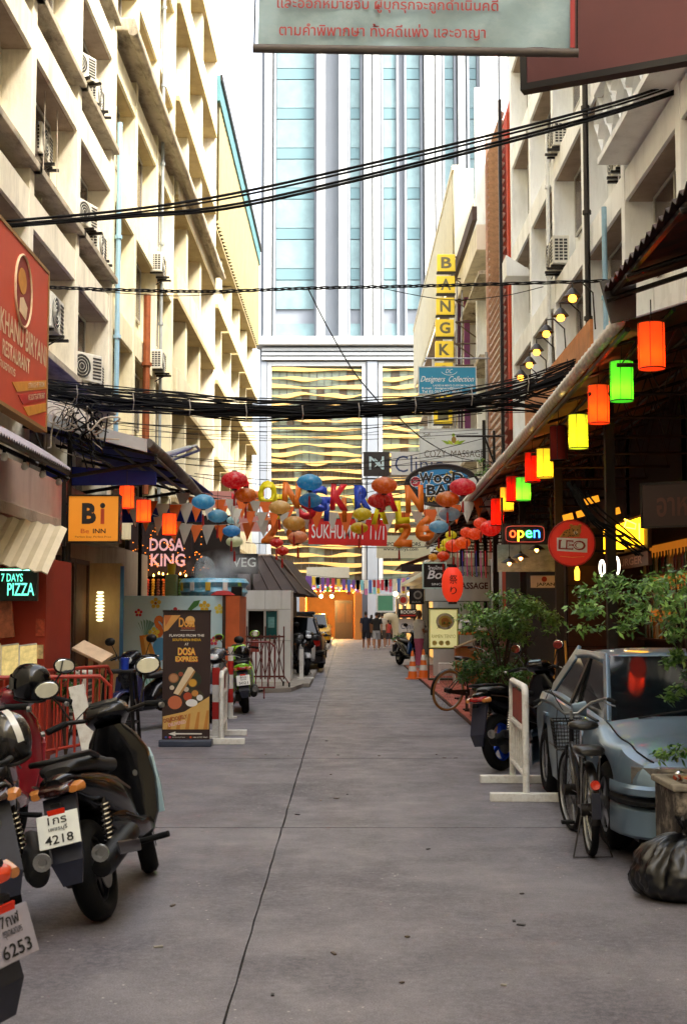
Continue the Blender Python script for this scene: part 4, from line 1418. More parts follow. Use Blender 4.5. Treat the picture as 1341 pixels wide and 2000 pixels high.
o = obj('valance', va, blue_c, cnp)
o.modifiers.new('s', 'SOLIDIFY').thickness = .02
fr = MB()
for y in (19.3, 21.5, 23.7, 26.0):
    fr.cyl((-4.9, y, 3.62), (-2.85, y, 3.95), .03, n=6)
    fr.cyl((-4.9, y, 4.5), (-2.85, y, 4.05), .025, n=6)
for x, z in ((-4.2, 4.32), (-3.5, 4.16), (-2.86, 4.0), (-4.6, 3.66), (-2.95, 3.9)):
    fr.cyl((x, 19.2, z), (x, 26.2, z - .03), .025, n=6)
obj('canopy_frame', fr, dark_steel, cnp, smooth=40)
obj('edge_tube', MB().tube([(-2.93, 18.95, 4.2), (-2.86, 20.5, 4.12), (-2.8, 22.5, 4.02), (-2.77, 24.5, 3.9), (-2.75, 26.4, 3.75)], [.07, .085, .085, .075, .06], 10), mat('grey_edge_tube', '5a5552', .6, .2, .2, 4, stain='b5b0a6', stain_amt=.6), cnp, smooth=50)
for y in (19.4, 26.2):
    obj('canopy_post', MB().cyl((-4.2, y, 0), (-4.2, y, 4.5), .04, n=8), dark_steel, cnp)

# hotel sign
yel = mat('amber_sign', 'c87a1c', .5, 0, .06, 2, emit=.12, ecol='c87a1c')
sg = signboard('hotel_sign', 'square amber lightbox sign reading Bi Be INN on a pole', P(183, 1013, 17), .66, .6, yel, 0, .16, dark_steel, .02)
ink = mat('sign_black', '17110e', .6, 0, 0)
text('B', ink, sg, -.06, .07, .19, .28, y=-.004, bold=.05)
text('I', mat('sign_redorange', 'b8431a', .6, 0, 0), sg, .12, .03, .05, .2, y=-.004, bold=.03)
patch('letter_dot', disc_poly(.12, .175, .035), ink, sg, -.004)
text('Be', mat('sign_redorange'), sg, -.11, -.165, .11, .06, y=-.004, bold=.0)
text('INN', ink, sg, .08, -.165, .17, .062, y=-.004, bold=.02)
text('Perfect Stay, Perfect Price', ink, sg, 0, -.245, .48, .03, y=-.004, bold=0.)
po = MB().bx(-.44, -.38, .05, .11, -.36, .5)
for z in (-.2, .2):
    po.bx(-.4, -.33, .06, .1, z - .02, z + .02)
obj('bracket', po, dark_steel, sg)
obj('pole', MB().cyl((-.42, .2, -2.55), (-.42, .2, .6), .04, n=8), dark_steel, sg)

# pizza kiosk
kr = mat('kiosk_red', '9a2a12', .6, 0, .12, 2)
kio = thing('food_kiosk', 'orange red food kiosk with pale sloping awning and green lit sign', 'kiosk', (-4.02, 14.6, 0))
obj('wall', MB().bx(-.7, .56, .25, 1.6, 0, 2.3), kr, kio)
obj('side_wall', MB().bx(-.78, -.7, -.25, 1.6, 0, 2.4).bx(.56, .64, -.1, .25, 0, 1.0), kr, kio)
aws = MB()
for i in range(27):
    x = -1.05 + i * .07
    for j, (y, z) in enumerate(((.35, 2.78), (-.6, 2.22))):
        aws.v.append((x, y, z + .22 + (.012 if i % 2 else -.012) - i * .013))
for i in range(26):
    aws.f.append((2 * i, 2 * i + 1, 2 * i + 3, 2 * i + 2))
ao = obj('awning', aws, mat('cream_metal', 'c9b896', .55, .1, .1, 3), kio)
ao.modifiers.new('s', 'SOLIDIFY').thickness = .015
ks = obj('lit_sign', MB().bx(.14, .58, -.28, -.2, 1.8, 2.16), mat('sign_dark', '10201a', .4, 0, .1), kio, bevel=.004)
teal = glow('58d8b0', .9)
text('7 DAYS', teal, kio, .3, 2.06, .24, .09, y=-.284, bold=.01)
text('PIZZA', teal, kio, .4, 1.93, .3, .14, y=-.284, bold=.01)
obj('sign_tube', MB().bx(.16, .56, -.29, -.28, 2.14, 2.155), glow('7ff0c8', 2.2), kio)
poster = mat('food_poster', 'a35a3a', .5, 0, .5, 14)
obj('poster', MB().bx(.28, .45, -.16, -.12, 1.36, 1.78), poster, kio, rot=(0, R(-6), 0))
for k in range(3):
    mp = obj('menu_panel', MB().bx(-.1, .1, 0, .02, -.2, .2), mat('menu_print', 'b9a873', .45, 0, .5, 12, emit=.12, ecol='c9b06a'), kio, loc=(.14 + k * .2, -.48 - .0 * k, 1.14), rot=(R(-24), R(-7), 0))
    obj('menu_frame', MB().bx(-.1, .1, -.006, 0, .185, .2).bx(-.1, -.085, -.006, 0, -.2, .185), alu, mp)
for k, (x, z, w_, hh_, c_) in enumerate(((.5, 1.5, .1, .2, 'b84a2c'), (.1, 1.5, .16, .24, '5a2414'), (.12, 2.05, .12, .2, 'c8963c'), (.49, 1.22, .1, .16, 'd8c08a'))):
    obj('poster', MB().bx(x - w_ / 2, x + w_ / 2, .235, .248, z - hh_ / 2, z + hh_ / 2), mat('poster_' + c_, c_, .5, 0, .5, 18), kio)
obj('counter', MB().bx(-.7, .6, -.3, .25, .92, 1.0), kr, kio)
obj('counter_front', MB().bx(-.7, .6, -.28, -.2, 0, .92), kr, kio)
obj('serving_tray', MB().box((.35, -.12, 1.1), (.32, .2, .1)), blackp, kio, bevel=.02)

put_ac((-4.15, 17.9, .02), R(0), 'large cream air conditioner unit standing on the ground near the brown door', 'air conditioners on the ground', 1.55)
put_ac((-4.25, 16.6, .02), R(0), 'smaller cream air conditioner unit on the ground beside the red kiosk', 'air conditioners on the ground', 1.2)

# air conditioners up on the facade: slab-top units and bracketed units
lg = 'air conditioners on the left facade'
for (px, py, Y, s, rz, lab) in (
        (32, 222, 20.8, 1.05, 90, 'white air conditioner on the ledge, nearer one of a pair below the stained slab'),
        (75, 318, 22.6, 1.1, 90, 'white air conditioner on the ledge, farther one of a pair below the stained slab'),
        (153, 155, 24.8, .95, 60, 'small air conditioner under the high ledge beside the brown window'),
        (184, 216, 26.0, .95, 90, 'white air conditioner at the end of the high stained ledge'),
        (158, 447, 25.4, 1.0, 70, 'air conditioner with exposed fan under the upper cables'),
        (186, 508, 26.2, 1.05, 90, 'white air conditioner with slotted end below the upper cables'),
        (309, 540, 33.4, 1.0, 90, 'white air conditioner on yellowish wall above the twisted cable'),
        (309, 728, 33.4, 1.0, 90, 'white air conditioner on yellowish wall just above the thick cable bundle'),
        (157, 750, 25.0, 1.1, 55, 'air conditioner with round fan behind the thick cable bundle'),
        (183, 758, 26.3, .95, 90, 'white air conditioner beside the one with round fan behind cable bundle'),
        (92, 655, 21.6, 1.2, 90, 'white air conditioner right behind the orange red restaurant sign')):
    p = P(px, py, Y)
    put_ac(p, R(rz), lab, lg, s)
    # steel bracket carrying it
    br = MB().bx(-.03, .03, -.3, .28, -.05, -.002).bx(.3, .36, -.3, .28, -.05, -.002)
    br.cyl((0, .28, -.35), (0, -.25, -.04), .015, n=5)
    solo('wall_bracket', br, dark_steel, 'dark steel bracket under an air conditioner on the left facade', 'bracket', 'brackets under air conditioners', loc=p, rot=(0, 0, R(rz)))

# street lamp head
sl_ = thing('street_lamp', 'pale street lamp head on an arm above the blue canopy', 'street lamp', P(372, 880, 25.5))
obj('lamp_head', MB().loft([superring((x, 0, z), .08, hh, 12, 3, ax=(0, 1, 0)) for x, z, hh in ((-.62, -.12, .02), (-.55, -.1, .05), (-.25, -.02, .06), (-.05, .05, .05), (.02, .06, .03))]), mat('lamp_casing', 'b9bcba', .4, .3, .08), sl_, smooth=40)
obj('lamp_lens', MB().box((-.42, 0, -.13), (.3, .12, .02), (0, R(-14), 0)), mat('lamp_lens'), sl_)
obj('lamp_arm', MB().tube([(-.05, 0, .05), (.1, .02, .1), (.15, .3, .05), (-.4, .6, -.1), (-1.9, .9, -.5)], .03, 8), steel, sl_, smooth=50)

# dosa shop
ds = thing('dosa_restaurant', 'dark maroon restaurant front with pinkish serif sign and garland curtain', 'restaurant', (-4.15, 30, 0))
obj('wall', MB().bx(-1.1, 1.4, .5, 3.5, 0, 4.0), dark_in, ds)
fsc = obj('fascia', MB().bx(-.9, .55, -.02, .5, 2.55, 3.75), maroon, ds)
pk = mat('pink_letter', 'c09296', .5, 0, .1, 8, emit=.15, ecol='c09296')
text('DOSA', pk, ds, -.03, 3.28, .8, .3, y=-.03, bold=.02)
text('KING', pk, ds, .0, 2.92, .8, .3, y=-.03, bold=.02)
fl = MB()
for k in range(90):
    x, z = rg.uniform(-.85, .95), rg.uniform(2.6, 3.7)
    fl.box((x, -.035, z), (.02, .012, .02))
obj('fairy_light', fl, glow('e07018', 1.4), ds, kind='stuff')
gcols = ('2e6b1e', 'd8a01c', 'd86a14', '2e6b1e', 'c8401c', 'd8a01c', '7a3a14', 'd86a14', '5a2a10', 'c88a1c', '3a5a1c', 'a84a18')
for k in range(12):
    x = -.95 + k * .125
    gl = thing('flower_garland', 'marigold garland strand of the curtain across the dark restaurant door', 'garland', (-4.15 + x, 29.85, 2.5), 0, 'garlands across the restaurant door')
    g_ = MB()
    for q in range(rg.randint(11, 15)):
        g_.lathe([(.0, -.04), (.035, -.02), (.042, 0), (.035, .025), (0, .04)], 7, (rg.uniform(-.01, .01), 0, -.06 - q * .062))
    obj('blossom_string', g_, mat('garland_' + gcols[k], gcols[k], .7, 0, .3, 30), gl, smooth=50)
    lb = thing('candle_bulb', 'warm glowing candle bulb above the garland curtain', 'light bulb', (-4.15 + x + rg.uniform(-.03, .03), 29.8, 2.5 + rg.uniform(0, .08)), 0, 'glowing bulbs above the garlands')
    obj('glass_bulb', MB().lathe([(.0, 0), (.018, .01), (.02, .03), (.0, .07)], 8), glow('ffb44a', 7), lb)
# hanging white tin lantern
hlm = MB()
for k in range(9):
    hlm.lathe([(.03, 0), (.09 - abs(4 - k) * .006, .02), (.05, .045)], 14, (0, 0, -.06 * k))
solo('ribbed_lantern', hlm, mat('ribbed_white', 'd8d2b0', .5, 0, .1, emit=.5, ecol='e8d8a0'), 'ribbed white hanging lantern by the beige wall', 'lantern', loc=P(196, 1160, 22.3), smooth=40)
# folding ladder
ld = thing('ladder', 'worn aluminium stepladder leaning beside the blue festival booth', 'ladder', G(222, 1372) + Vector((-.35, 2.2, 0)), 0)
for s in (-1, 1):
    obj('rail', MB().cyl((s * .16 - .12, 0, 0), (s * .12 + .16, .25, 1.95), .03, n=6), steel, ld)
for k in range(6):
    z = .25 + k * .28
    obj('rung', MB().bx(-.17 - .12 + z * .14, .17 - .12 + z * .14, -.0 + z * .13, .07 + z * .13, z, z + .03), steel, ld)
obj('top_cap', MB().box((.15, .25, 1.98), (.3, .12, .05)), red_p, ld)

# blue festival booth
by = 24.2
pb = mat('booth_print', 'c2e0e8', .55, 0, .05, 2)
bo = thing('festival_booth', 'pale blue flowered festival booth with orange side and hanging print', 'booth', (-3.15, by, 0))
obj('front_panel', MB().bx(-1.02, .9, 0, .06, .25, 2.0), pb, bo)
obj('side_panel', MB().bx(.9, 1.16, .0, 1.6, .25, 2.0), mat('booth_orange', 'c8602c', .6, 0, .15, 3), bo)
obj('booth_frame', MB().bx(-1.0, .88, .06, 1.6, .02, .25).bx(-1.0, .88, .07, 1.58, 1.9, 1.98).bx(.84, .9, -.03, -.001, 0, 2.0), mat('booth_dark', '3a2416', .7), bo)
oro = mat('booth_letter', 'd86c1c', .5, 0, .08)
text('SONG', oro, bo, .05, 1.42, 1.0, .42, y=-.004, bold=.06)
text('KRAN', oro, bo, .05, .98, 1.0, .42, y=-.004, bold=.06)
def flower(cx, cz, r, c1, c2='e8c83c', par=None, y=-.003):
    for k in range(5):
        a = R(90 + 72 * k)
        patch('petal', disc_poly(cx + r * .62 * math.cos(a), cz + r * .62 * math.sin(a), r * .36, n=9), paint(c1, .6, 0), par, y)
    patch('flower_eye', disc_poly(cx, cz, r * .25, n=8), paint(c2, .6, 0), par, y - .003)
for (x, z, r, c1) in ((-.42, 1.86, .11, 'd8b23c'), (-.74, 1.68, .08, 'b8344a'), (-.05, 1.68, .11, 'c02a34'), (.5, 1.8, .11, 'd8ac2c'), (.78, 1.75, .1, 'e0cc4c'), (.68, 1.15, .09, 'c84058'), (-.45, 1.3, .12, 'e0c83c'), (-.88, .82, .08, 'c85068'), (.62, .72, .1, 'e0c83c')):
    flower(x, z, r, c1, 'e8c83c' if c1 != 'd8b23c' else 'a8641c', bo)
patch('leaf_print', [(.18, 1.74), (.3, 1.9), (.42, 1.92), (.38, 1.82), (.26, 1.73)], paint('3f7a34', .6, 0), bo, -.003)
for k in range(7):
    a = R(60 + k * 12)
    patch('fern_print', [(-.62, 1.2), (-.62 + .3 * math.cos(a) * .9, 1.2 + .36 * math.sin(a)), (-.58 + .3 * math.cos(a), 1.19 + .34 * math.sin(a))], paint('6f9a8a', .6, 0), bo, -.003)
    patch('fern_print', [(-.6, .62), (-.85 + k * .09, .35), (-.82 + k * .09, .34)], paint('6fa89a', .6, 0), bo, -.003)
surf = [(-.62 + .2 * math.sin(t) * 1.0 + .22 * (t / math.pi - .5) * -1.0, .95 + .42 * -math.cos(t)) for t in [i * math.pi / 10 for i in range(11)]]
patch('surfboard_print', [(-.72, 1.25), (-.52, 1.28), (-.5, 1.12), (-.38, .8), (-.26, .56), (-.32, .48), (-.5, .62), (-.66, .86)], paint('c88a2c', .6, 0), bo, -.004)
patch('surfboard_print', [(-.64, 1.22), (-.58, 1.24), (-.55, 1.0), (-.38, .62), (-.44, .64), (-.58, .86)], paint('e0b45c', .6, 0), bo, -.008)
patch('wave_print', disc_poly(-.33, 1.0, .14, .22, 16), paint('4f9ac8', .6, 0), bo, -.0025)
patch('flamingo_print', disc_poly(.52, 1.05, .1, .12, 14), paint('c86a7a', .6, 0), bo, -.003)
# paddling pool on top with dome and mist
pool = thing('paddling_pool', 'round pale blue paddling pool with animal print on the festival booth', 'pool', (-2.55, by + .75, 2.0))
obj('ring', MB().lathe([(.0, .02), (.6, .0), (.66, .08), (.62, .16), (.68, .26), (.62, .34), (.55, .33), (.54, .06), (.0, .05)], 28), mat('pool_vinyl', '6cb8d8', .3, 0, .15, 6, stain='d8e8ea', stain_amt=.8, stain_scale=(7, 7, 7)), pool, smooth=50)
for k, c_ in enumerate(('d8b03c', 'e4e4e0', 'd8b03c', 'e4e4e0', '6b8f3c')):
    a = R(-150 + k * 28)
    obj('animal_print', MB().box((.675 * math.cos(a), .675 * math.sin(a), .18), (.1, .02, .16), (0, 0, a + R(90))), paint(c_, .5, 0), pool, bevel=.02)
dome = solo('clear_dome', MB().lathe([(.2, 0), (.215, .12), (.19, .26), (.13, .36), (.05, .41), (0, .415)], 20), mat('clear_plastic', 'cfd8d8', .08, 0, .1, 8, alpha=.22, spec=.8, emit=.0), 'clear plastic dome standing in the paddling pool', 'dome', loc=(-2.72, by + .6, 2.36), smooth=60)
solo('yellow_bucket', MB().lathe([(.07, 0), (.09, .2), (.1, .21), (.08, .2), (.06, .01)], 14), paint('d8b818', .4, .2), 'yellow plastic bucket on a green crate beside the paddling pool', 'bucket', loc=(-3.36, by + .6, 2.42))
solo('green_crate', MB().bx(-.11, .11, -.11, .11, 0, .42), paint('7f9a6a', .5, .1), 'pale green box under the yellow bucket on the festival booth', 'box', loc=(-3.36, by + .6, 2.0), bevel=.02)
solo('red_hat', MB().lathe([(.2, 0), (.24, .015), (.19, .05), (.12, .09), (0, .1)], 18, sy=.7), mat('red_felt', '9a1f1c', .8, 0, .15), 'red brimmed hat lying on top of the festival booth', 'hat', loc=(-2.32, by + .12, 2.0), smooth=50)
solo('black_loudspeaker', MB().bx(-.1, .1, -.08, .08, 0, .18), blackp, 'small black loudspeaker on the festival booth beside the red hat', 'loudspeaker', loc=(-2.06, by + .2, 2.0), bevel=.015)
mist_m = bpy.data.materials.new('mist')
mist_m.use_nodes = True
n_, l_ = mist_m.node_tree.nodes, mist_m.node_tree.links
n_.remove(n_['Principled BSDF'])
pv = n_.new('ShaderNodeVolumeScatter')
pv.inputs['Color'].default_value = (1, 1, 1, 1)
tcn = n_.new('ShaderNodeTexCoord')
nzn = n_.new('ShaderNodeTexNoise')
nzn.inputs['Scale'].default_value = 2.6
nzn.inputs['Detail'].default_value = 4
l_.new(tcn.outputs['Object'], nzn.inputs['Vector'])
ln = n_.new('ShaderNodeVectorMath')
ln.operation = 'LENGTH'
mpp = n_.new('ShaderNodeMapping')
mpp.inputs['Scale'].default_value = (1 / .85, 1 / .6, 1 / .42)
l_.new(tcn.outputs['Object'], mpp.inputs['Vector'])
l_.new(mpp.outputs['Vector'], ln.inputs[0])
ml = n_.new('ShaderNodeMapRange')
ml.inputs['From Min'].default_value = 1.
ml.inputs['From Max'].default_value = .2
l_.new(ln.outputs['Value'], ml.inputs['Value'])
m1 = n_.new('ShaderNodeMapRange')
m1.inputs['From Min'].default_value = .42
m1.inputs['From Max'].default_value = .62
m1.inputs['To Max'].default_value = 1.8
l_.new(nzn.outputs['Fac'], m1.inputs['Value'])
mm = n_.new('ShaderNodeMath')
mm.operation = 'MULTIPLY'
l_.new(ml.outputs['Result'], mm.inputs[0])
l_.new(m1.outputs['Result'], mm.inputs[1])
l_.new(mm.outputs[0], pv.inputs['Density'])
l_.new(pv.outputs['Volume'], n_['Material Output'].inputs['Volume'])
mi = obj('mist', MB().loft([superring((0, 0, z), .85 * math.sqrt(max(.02, 1 - (z / .42) ** 2)), .6 * math.sqrt(max(.02, 1 - (z / .42) ** 2)), 16, 2, up=(0, 1, 0)) for z in (-.415, -.3, -.15, 0, .15, .3, .415)]), mist_m, kind='stuff', loc=(-2.35, by + .7, 2.52))
tag(mi, 'white mist drifting from the paddling pool', 'mist')

# tall banner stand
brn = mat('banner_brown', '2a1410', .55, 0, .06, 3)
bn = thing('banner_stand', 'tall dark brown roll-up banner for dosa with food pictures and arrow', 'banner', (-2.0, 16.25, 0))
obj('base', MB().bx(-.33, .33, -.1, .14, .0, .085), mat('base_blue_grey', '3a4152', .45, .3, .1), bn, bevel=.015)
obj('print', MB().bx(-.3, .3, 0, .012, .085, 1.68), brn, bn)
obj('top_bar', MB().bx(-.305, .305, -.012, .02, 1.68, 1.705), dark_steel, bn)
wht, gold = paint('e0dcd4', .6, 0), paint('e0b020', .6, 0)
tan = paint('c08a44', .6, 0)
patch('corner_print', [(-.29, 1.64), (-.08, 1.64), (-.24, 1.45), (-.29, 1.43)], tan, bn, -.001)
patch('corner_print', [(-.29, 1.64), (-.19, 1.64), (-.27, 1.5)], paint('a8602c', .6, 0), bn, -.004)
patch('logo_sun', disc_poly(.04, 1.575, .06, .055, 18), paint('d8a860', .6, 0), bn, -.001)
text('Dosa', paint('d89a3c', .6, 0), bn, .0, 1.55, .2, .12, y=-.006, bold=.02)
text('EXPRESS', paint('b8582c', .6, 0), bn, .02, 1.475, .17, .028, y=-.002, bold=.01)
obj('logo_rule', MB().bx(-.08, .1, -.004, 0, 1.448, 1.452), wht, bn)
text('FLAVORS FROM THE', wht, bn, 0, 1.385, .44, .032, y=-.002, bold=.02)
text('SOUTHERN INDIA', gold, bn, 0, 1.33, .36, .032, y=-.002, bold=.02)
text('AT', wht, bn, 0, 1.275, .05, .032, y=-.002, bold=.01)
for dx, m_, yy in ((.008, paint('b8401c', .6, 0), -.002), (0, paint('e8b84c', .6, 0), -.005)):
    text('DOSA', m_, bn, dx, 1.185 - dx, .22, .095, y=yy, bold=.03)
    text('EXPRESS', m_, bn, dx, 1.09 - dx, .28, .065, y=yy, bold=.03)
patch('leaf_plate', disc_poly(-.01, .83, .2, .13, 18), paint('1e2a16', .6, 0), bn, -.001)
patch('dosa_roll', [(-.16, .66), (-.1, .64), (.1, .95), (.06, .99), (.02, .985)], paint('d8c4a0', .6, 0), bn, -.007)
patch('dosa_roll_shade', [(-.1, .64), (.1, .95), (.115, .93), (-.075, .63)], paint('a87a44', .6, 0), bn, -.0075)
for (x, z, r, c_) in ((-.16, .85, .065, '8a5a34'), (-.16, .85, .05, 'a87850'), (-.07, .9, .03, '8a3a1c'), (.08, .79, .06, '6a4418'), (.08, .79, .05, 'c8942c'), (-.18, .73, .03, 'c8b8a0'), (.0, .71, .033, 'b8ac9c'),
                      (-.14, .545, .1, '2a1a12'), (-.14, .545, .09, 'b8623c'), (-.14, .545, .06, 'c88a64'), (.1, .59, .13, '3a3418'), (.02, .62, .055, 'a8401c'), (.11, .66, .042, 'b8823c'), (.17, .605, .04, 'd8d8d4'), (.07, .54, .075, 'dcdcda')):
    patch('dish', disc_poly(x, z, r, r * (.62 if r == .075 else .95), 14), paint(c_, .6, 0), bn, -.002 - .004 * rg.random(), .002)
patch('lower_print', [(-.29, .21), (-.29, .37), (-.02, .43), (.29, .62), (.29, .21)], paint('c8a058', .6, 0), bn, -.0035)
for k in range(5):
    x = -.24 + k * .115
    patch('ray_print', [(x, .212), (x + .05, .212), (x + .07, .37 + k * .02), (x + .04, .365 + k * .02)], paint('b87a30', .6, 0), bn, -.007)
text('DELICIOUSLY', paint('8a2a14', .6, 0), bn, -.13, .345, .3, .05, y=-.011, bold=.02, rot=.2)
text('DELIVERED', paint('e0b8b8', .6, 0), bn, -.11, .285, .22, .04, y=-.012, bold=.02, rot=.2)
patch('arrow', [(-.22, .155), (-.13, .183), (-.13, .163), (.2, .163), (.2, .147), (-.13, .147), (-.13, .127)], wht, bn, -.001)
for x, c_ in ((-.25, '2c4a9c'), (-.2, 'c8406a'), (.06, 'c8501c')):
    patch('social_mark', disc_poly(x, .112, .014, n=10), paint(c_, .6, 0), bn, -.001)
text('dosaexpress', wht, bn, -.09, .112, .16, .018, y=-.002, bold=0)
text('+66 61747 9063', wht, bn, .18, .112, .18, .018, y=-.002, bold=0)

# high stool with blue cup
st = thing('high_stool', 'black metal high stool carrying a blue plastic cup', 'stool', (-2.72, 15.6, 0))
obj('seat', MB().bx(-.17, .17, -.17, .17, .94, .985), blackp, st, bevel=.012)
for sx in (-1, 1):
    for sy in (-1, 1):
        obj('leg', MB().cyl((sx * .15, sy * .15, .95), (sx * .22, sy * .22, 0), .024, n=6), blackp, st)
obj('foot_rail', MB().tube([(.195, .195, .35), (-.195, .195, .35), (-.195, -.195, .35), (.195, -.195, .35)], .014, 6, True), blackp, st)
solo('blue_cup', MB().lathe([(.045, 0), (.055, .13), (.06, .14), (.05, .135), (.04, .01)], 14), paint('1c3fb8', .35, .2), 'blue plastic cup on the black stool', 'cup', loc=(-2.66, 15.56, .986), smooth=40)
# tilted wooden board and white post
bd = thing('menu_stand', 'tilted wooden menu ledge on a pale post', 'stand', (-3.02, 15.4, 0))
obj('ledge', MB().box((.0, 0, 1.2), (.42, .28, .035), (R(20), R(24), R(-12))), mat('pale_wood', 'b59a7a', .6, 0, .2, 5), bd, bevel=.006)
obj('post', MB().cyl((.02, .1, 0), (.02, .1, 1.15), .03, n=8), wood, bd)
solo('white_plank', MB().box((0, 0, .5), (.14, .03, 1.05), (0, R(-13), 0)), white_p, 'long white plank leaning behind the near black scooter', 'plank', loc=(-2.3, 11.6, .0), bevel=.005)

# red barrier fence
def barrier(name, label, loc, rz, m, L=1.9, hh=1.05, bars=11):
    t = thing(name, label, 'barrier', loc, rz)
    obj('frame', MB().tube([(-L / 2, 0, .2), (-L / 2, 0, hh - .1), (-L / 2 + .1, 0, hh), (L / 2 - .1, 0, hh), (L / 2, 0, hh - .1), (L / 2, 0, .2)], .02, 8, True), m, t, smooth=40)
    for k in range(bars):
        x = -L / 2 + L * (k + 1) / (bars + 1)
        obj('bar', MB().cyl((x, 0, .2), (x, 0, hh), .011, n=6), m, t)
    for s in (-1, 1):
        obj('foot', MB().tube([(s * L * .36, -.25, .01), (s * L * .36, 0, .12), (s * L * .36, .25, .01)], .016, 6).cyl((s * L * .36, 0, .12), (s * L * .36, 0, .21), .016, n=6), m, t)
    return t
red_b = mat('orange_red_enamel', '9c2c18', .45, 0, .12, 8)
barrier('crowd_barrier', 'orange red steel crowd barrier behind the red scooter and helmet', (-3.25, 12.3, 0), R(14), red_b, 2.0)
barrier('crowd_barrier', 'orange red steel crowd barrier below the wooden menu ledge', (-3.0, 14.3, 0), R(70), red_b, 1.6)

def end_barrier(label, loc, rz, m, L=1.25, hh=1.0):
    """white tubular barrier with flat feet, seen nearly end on"""
    t = thing('white_barrier', label, 'barrier', loc, rz)
    s_ = .032
    for y in (0, L):
        obj('post', MB().cyl((0, y, .06), (0, y, hh - .06), s_, n=10), m, t, smooth=40)
        obj('foot', MB().bx(-.32, .3, y - .045, y + .045, 0, .075), m, t, bevel=.006)
    obj('top_rail', MB().tube([(0, 0, hh - .08), (0, .015, hh - .03), (0, .07, hh), (0, L - .07, hh), (0, L - .015, hh - .03), (0, L, hh - .08)], s_, 10), m, t, smooth=50)
    obj('middle_rail', MB().cyl((0, 0, .62), (0, L, .62), .024, n=8), m, t)
    obj('lower_rail', MB().cyl((0, 0, .22), (0, L, .22), .024, n=8), m, t)
    for k in range(5):
        y = L * (k + 1) / 6
        obj('bar', MB().cyl((0, y, .22), (0, y, .62), .012, n=6), m, t)
    obj('sign_plate', MB().bx(-.008, .008, .12, L - .12, .66, .94), mat('weathered_red_print', '8e3a2c', .6, 0, .3, 8), t, bevel=.004)
    return t
end_barrier('white tubular barrier on flat feet in front of the blue motorcycle', (1.6, 11.5, 0), R(-2), white_p)
end_barrier('white tubular barrier end on beside the brown banner stand', (-1.58, 16.5, 0), R(3), white_p, 1.2, .9)
rw = thing('striped_post', 'wide red and white striped barrier board beside the brown banner', 'post', (-1.67, 16.7, 0))
for k in range(4):
    obj('band', MB().bx(-.045, .045, -.02, .02, .08 + k * .22, .3 + k * .22), white_p if k % 2 == 0 else red_p, rw)
obj('foot', MB().bx(-.1, .1, -.1, .1, 0, .08), white_p, rw)
pp = thing('striped_post', 'slim red and white striped post before the lime green scooter', 'post', (-1.83, 20.6, 0))
for k in range(5):
    obj('band', MB().cyl((0, 0, .03 + k * .22), (0, 0, .25 + k * .22), .045, n=14), white_p if k % 2 == 0 else red_p, pp)
obj('foot', MB().cyl((0, 0, 0), (0, 0, .03), .11, n=16), white_p, pp)
wp = thing('white_post', 'plain white post on a flat foot beside the dark car', 'post', (-1.06, 31.2, .09))
obj('shaft', MB().bx(-.05, .05, -.03, .03, .04, .72), white_p, wp, bevel=.004)
obj('foot', MB().bx(-.1, .3, -.1, .1, 0, .04), white_p, wp)

# guard booth
gb = thing('guard_booth', 'white panelled guard booth with two-pane window', 'booth', (-1.85, 30.0, .09))
bw = mat('booth_white', 'cfd0cc', .5, 0, .04, 2, stain='9a978c', stain_amt=.4)
w2 = .58
obj('wall', MB().bx(-w2, w2, 0, 1.4, 0, .95).bx(-w2, -.45, 0, 1.4, .95, 1.68).bx(.3, w2, 0, 1.4, .95, 1.68).bx(-w2, w2, 0, 1.4, 1.68, 2.12).bx(-.45, .3, 1.2, 1.4, .95, 1.68), bw, gb)
jm = mat('panel_joint', '8f8f8a', .6)
for z in (.95, 1.68):
    obj('panel_joint', MB().bx(-w2, w2, -.004, 0, z - .006, z + .006), jm, gb)
for x in (-.46, -.02, .36):
    obj('panel_joint', MB().bx(x - .005, x + .005, -.004, 0, 1.69, 2.12), jm, gb)
wn = obj('window', MB().bx(-.45, .3, .3, .34, .95, 1.68), dark_in, gb)
obj('window_frame', MB().bx(-.45, .3, -.02, .03, 1.64, 1.68).bx(-.45, .3, -.02, .03, .95, .99).bx(-.45, -.41, -.02, .03, .99, 1.64).bx(.26, .3, -.02, .03, .99, 1.64).bx(-.05, .0, -.02, .03, .99, 1.64), alu, wn)
obj('pane', MB().bx(.0, .26, .0, .008, .99, 1.64), mat('teal_pane', '1c4a48', .08, 0, .1), wn)
obj('notice', MB().bx(.05, .2, -.01, -.002, 1.25, 1.5), mat('notice', '5a8a86', .5, 0, .3, 20), wn)
solo('cctv_box', MB().bx(-.09, .09, 0, .1, 0, .22), paint('d8d8d0', .4, .2), 'small white junction box on top of the black sign', 'box', loc=P(398, 1083, 33.6))
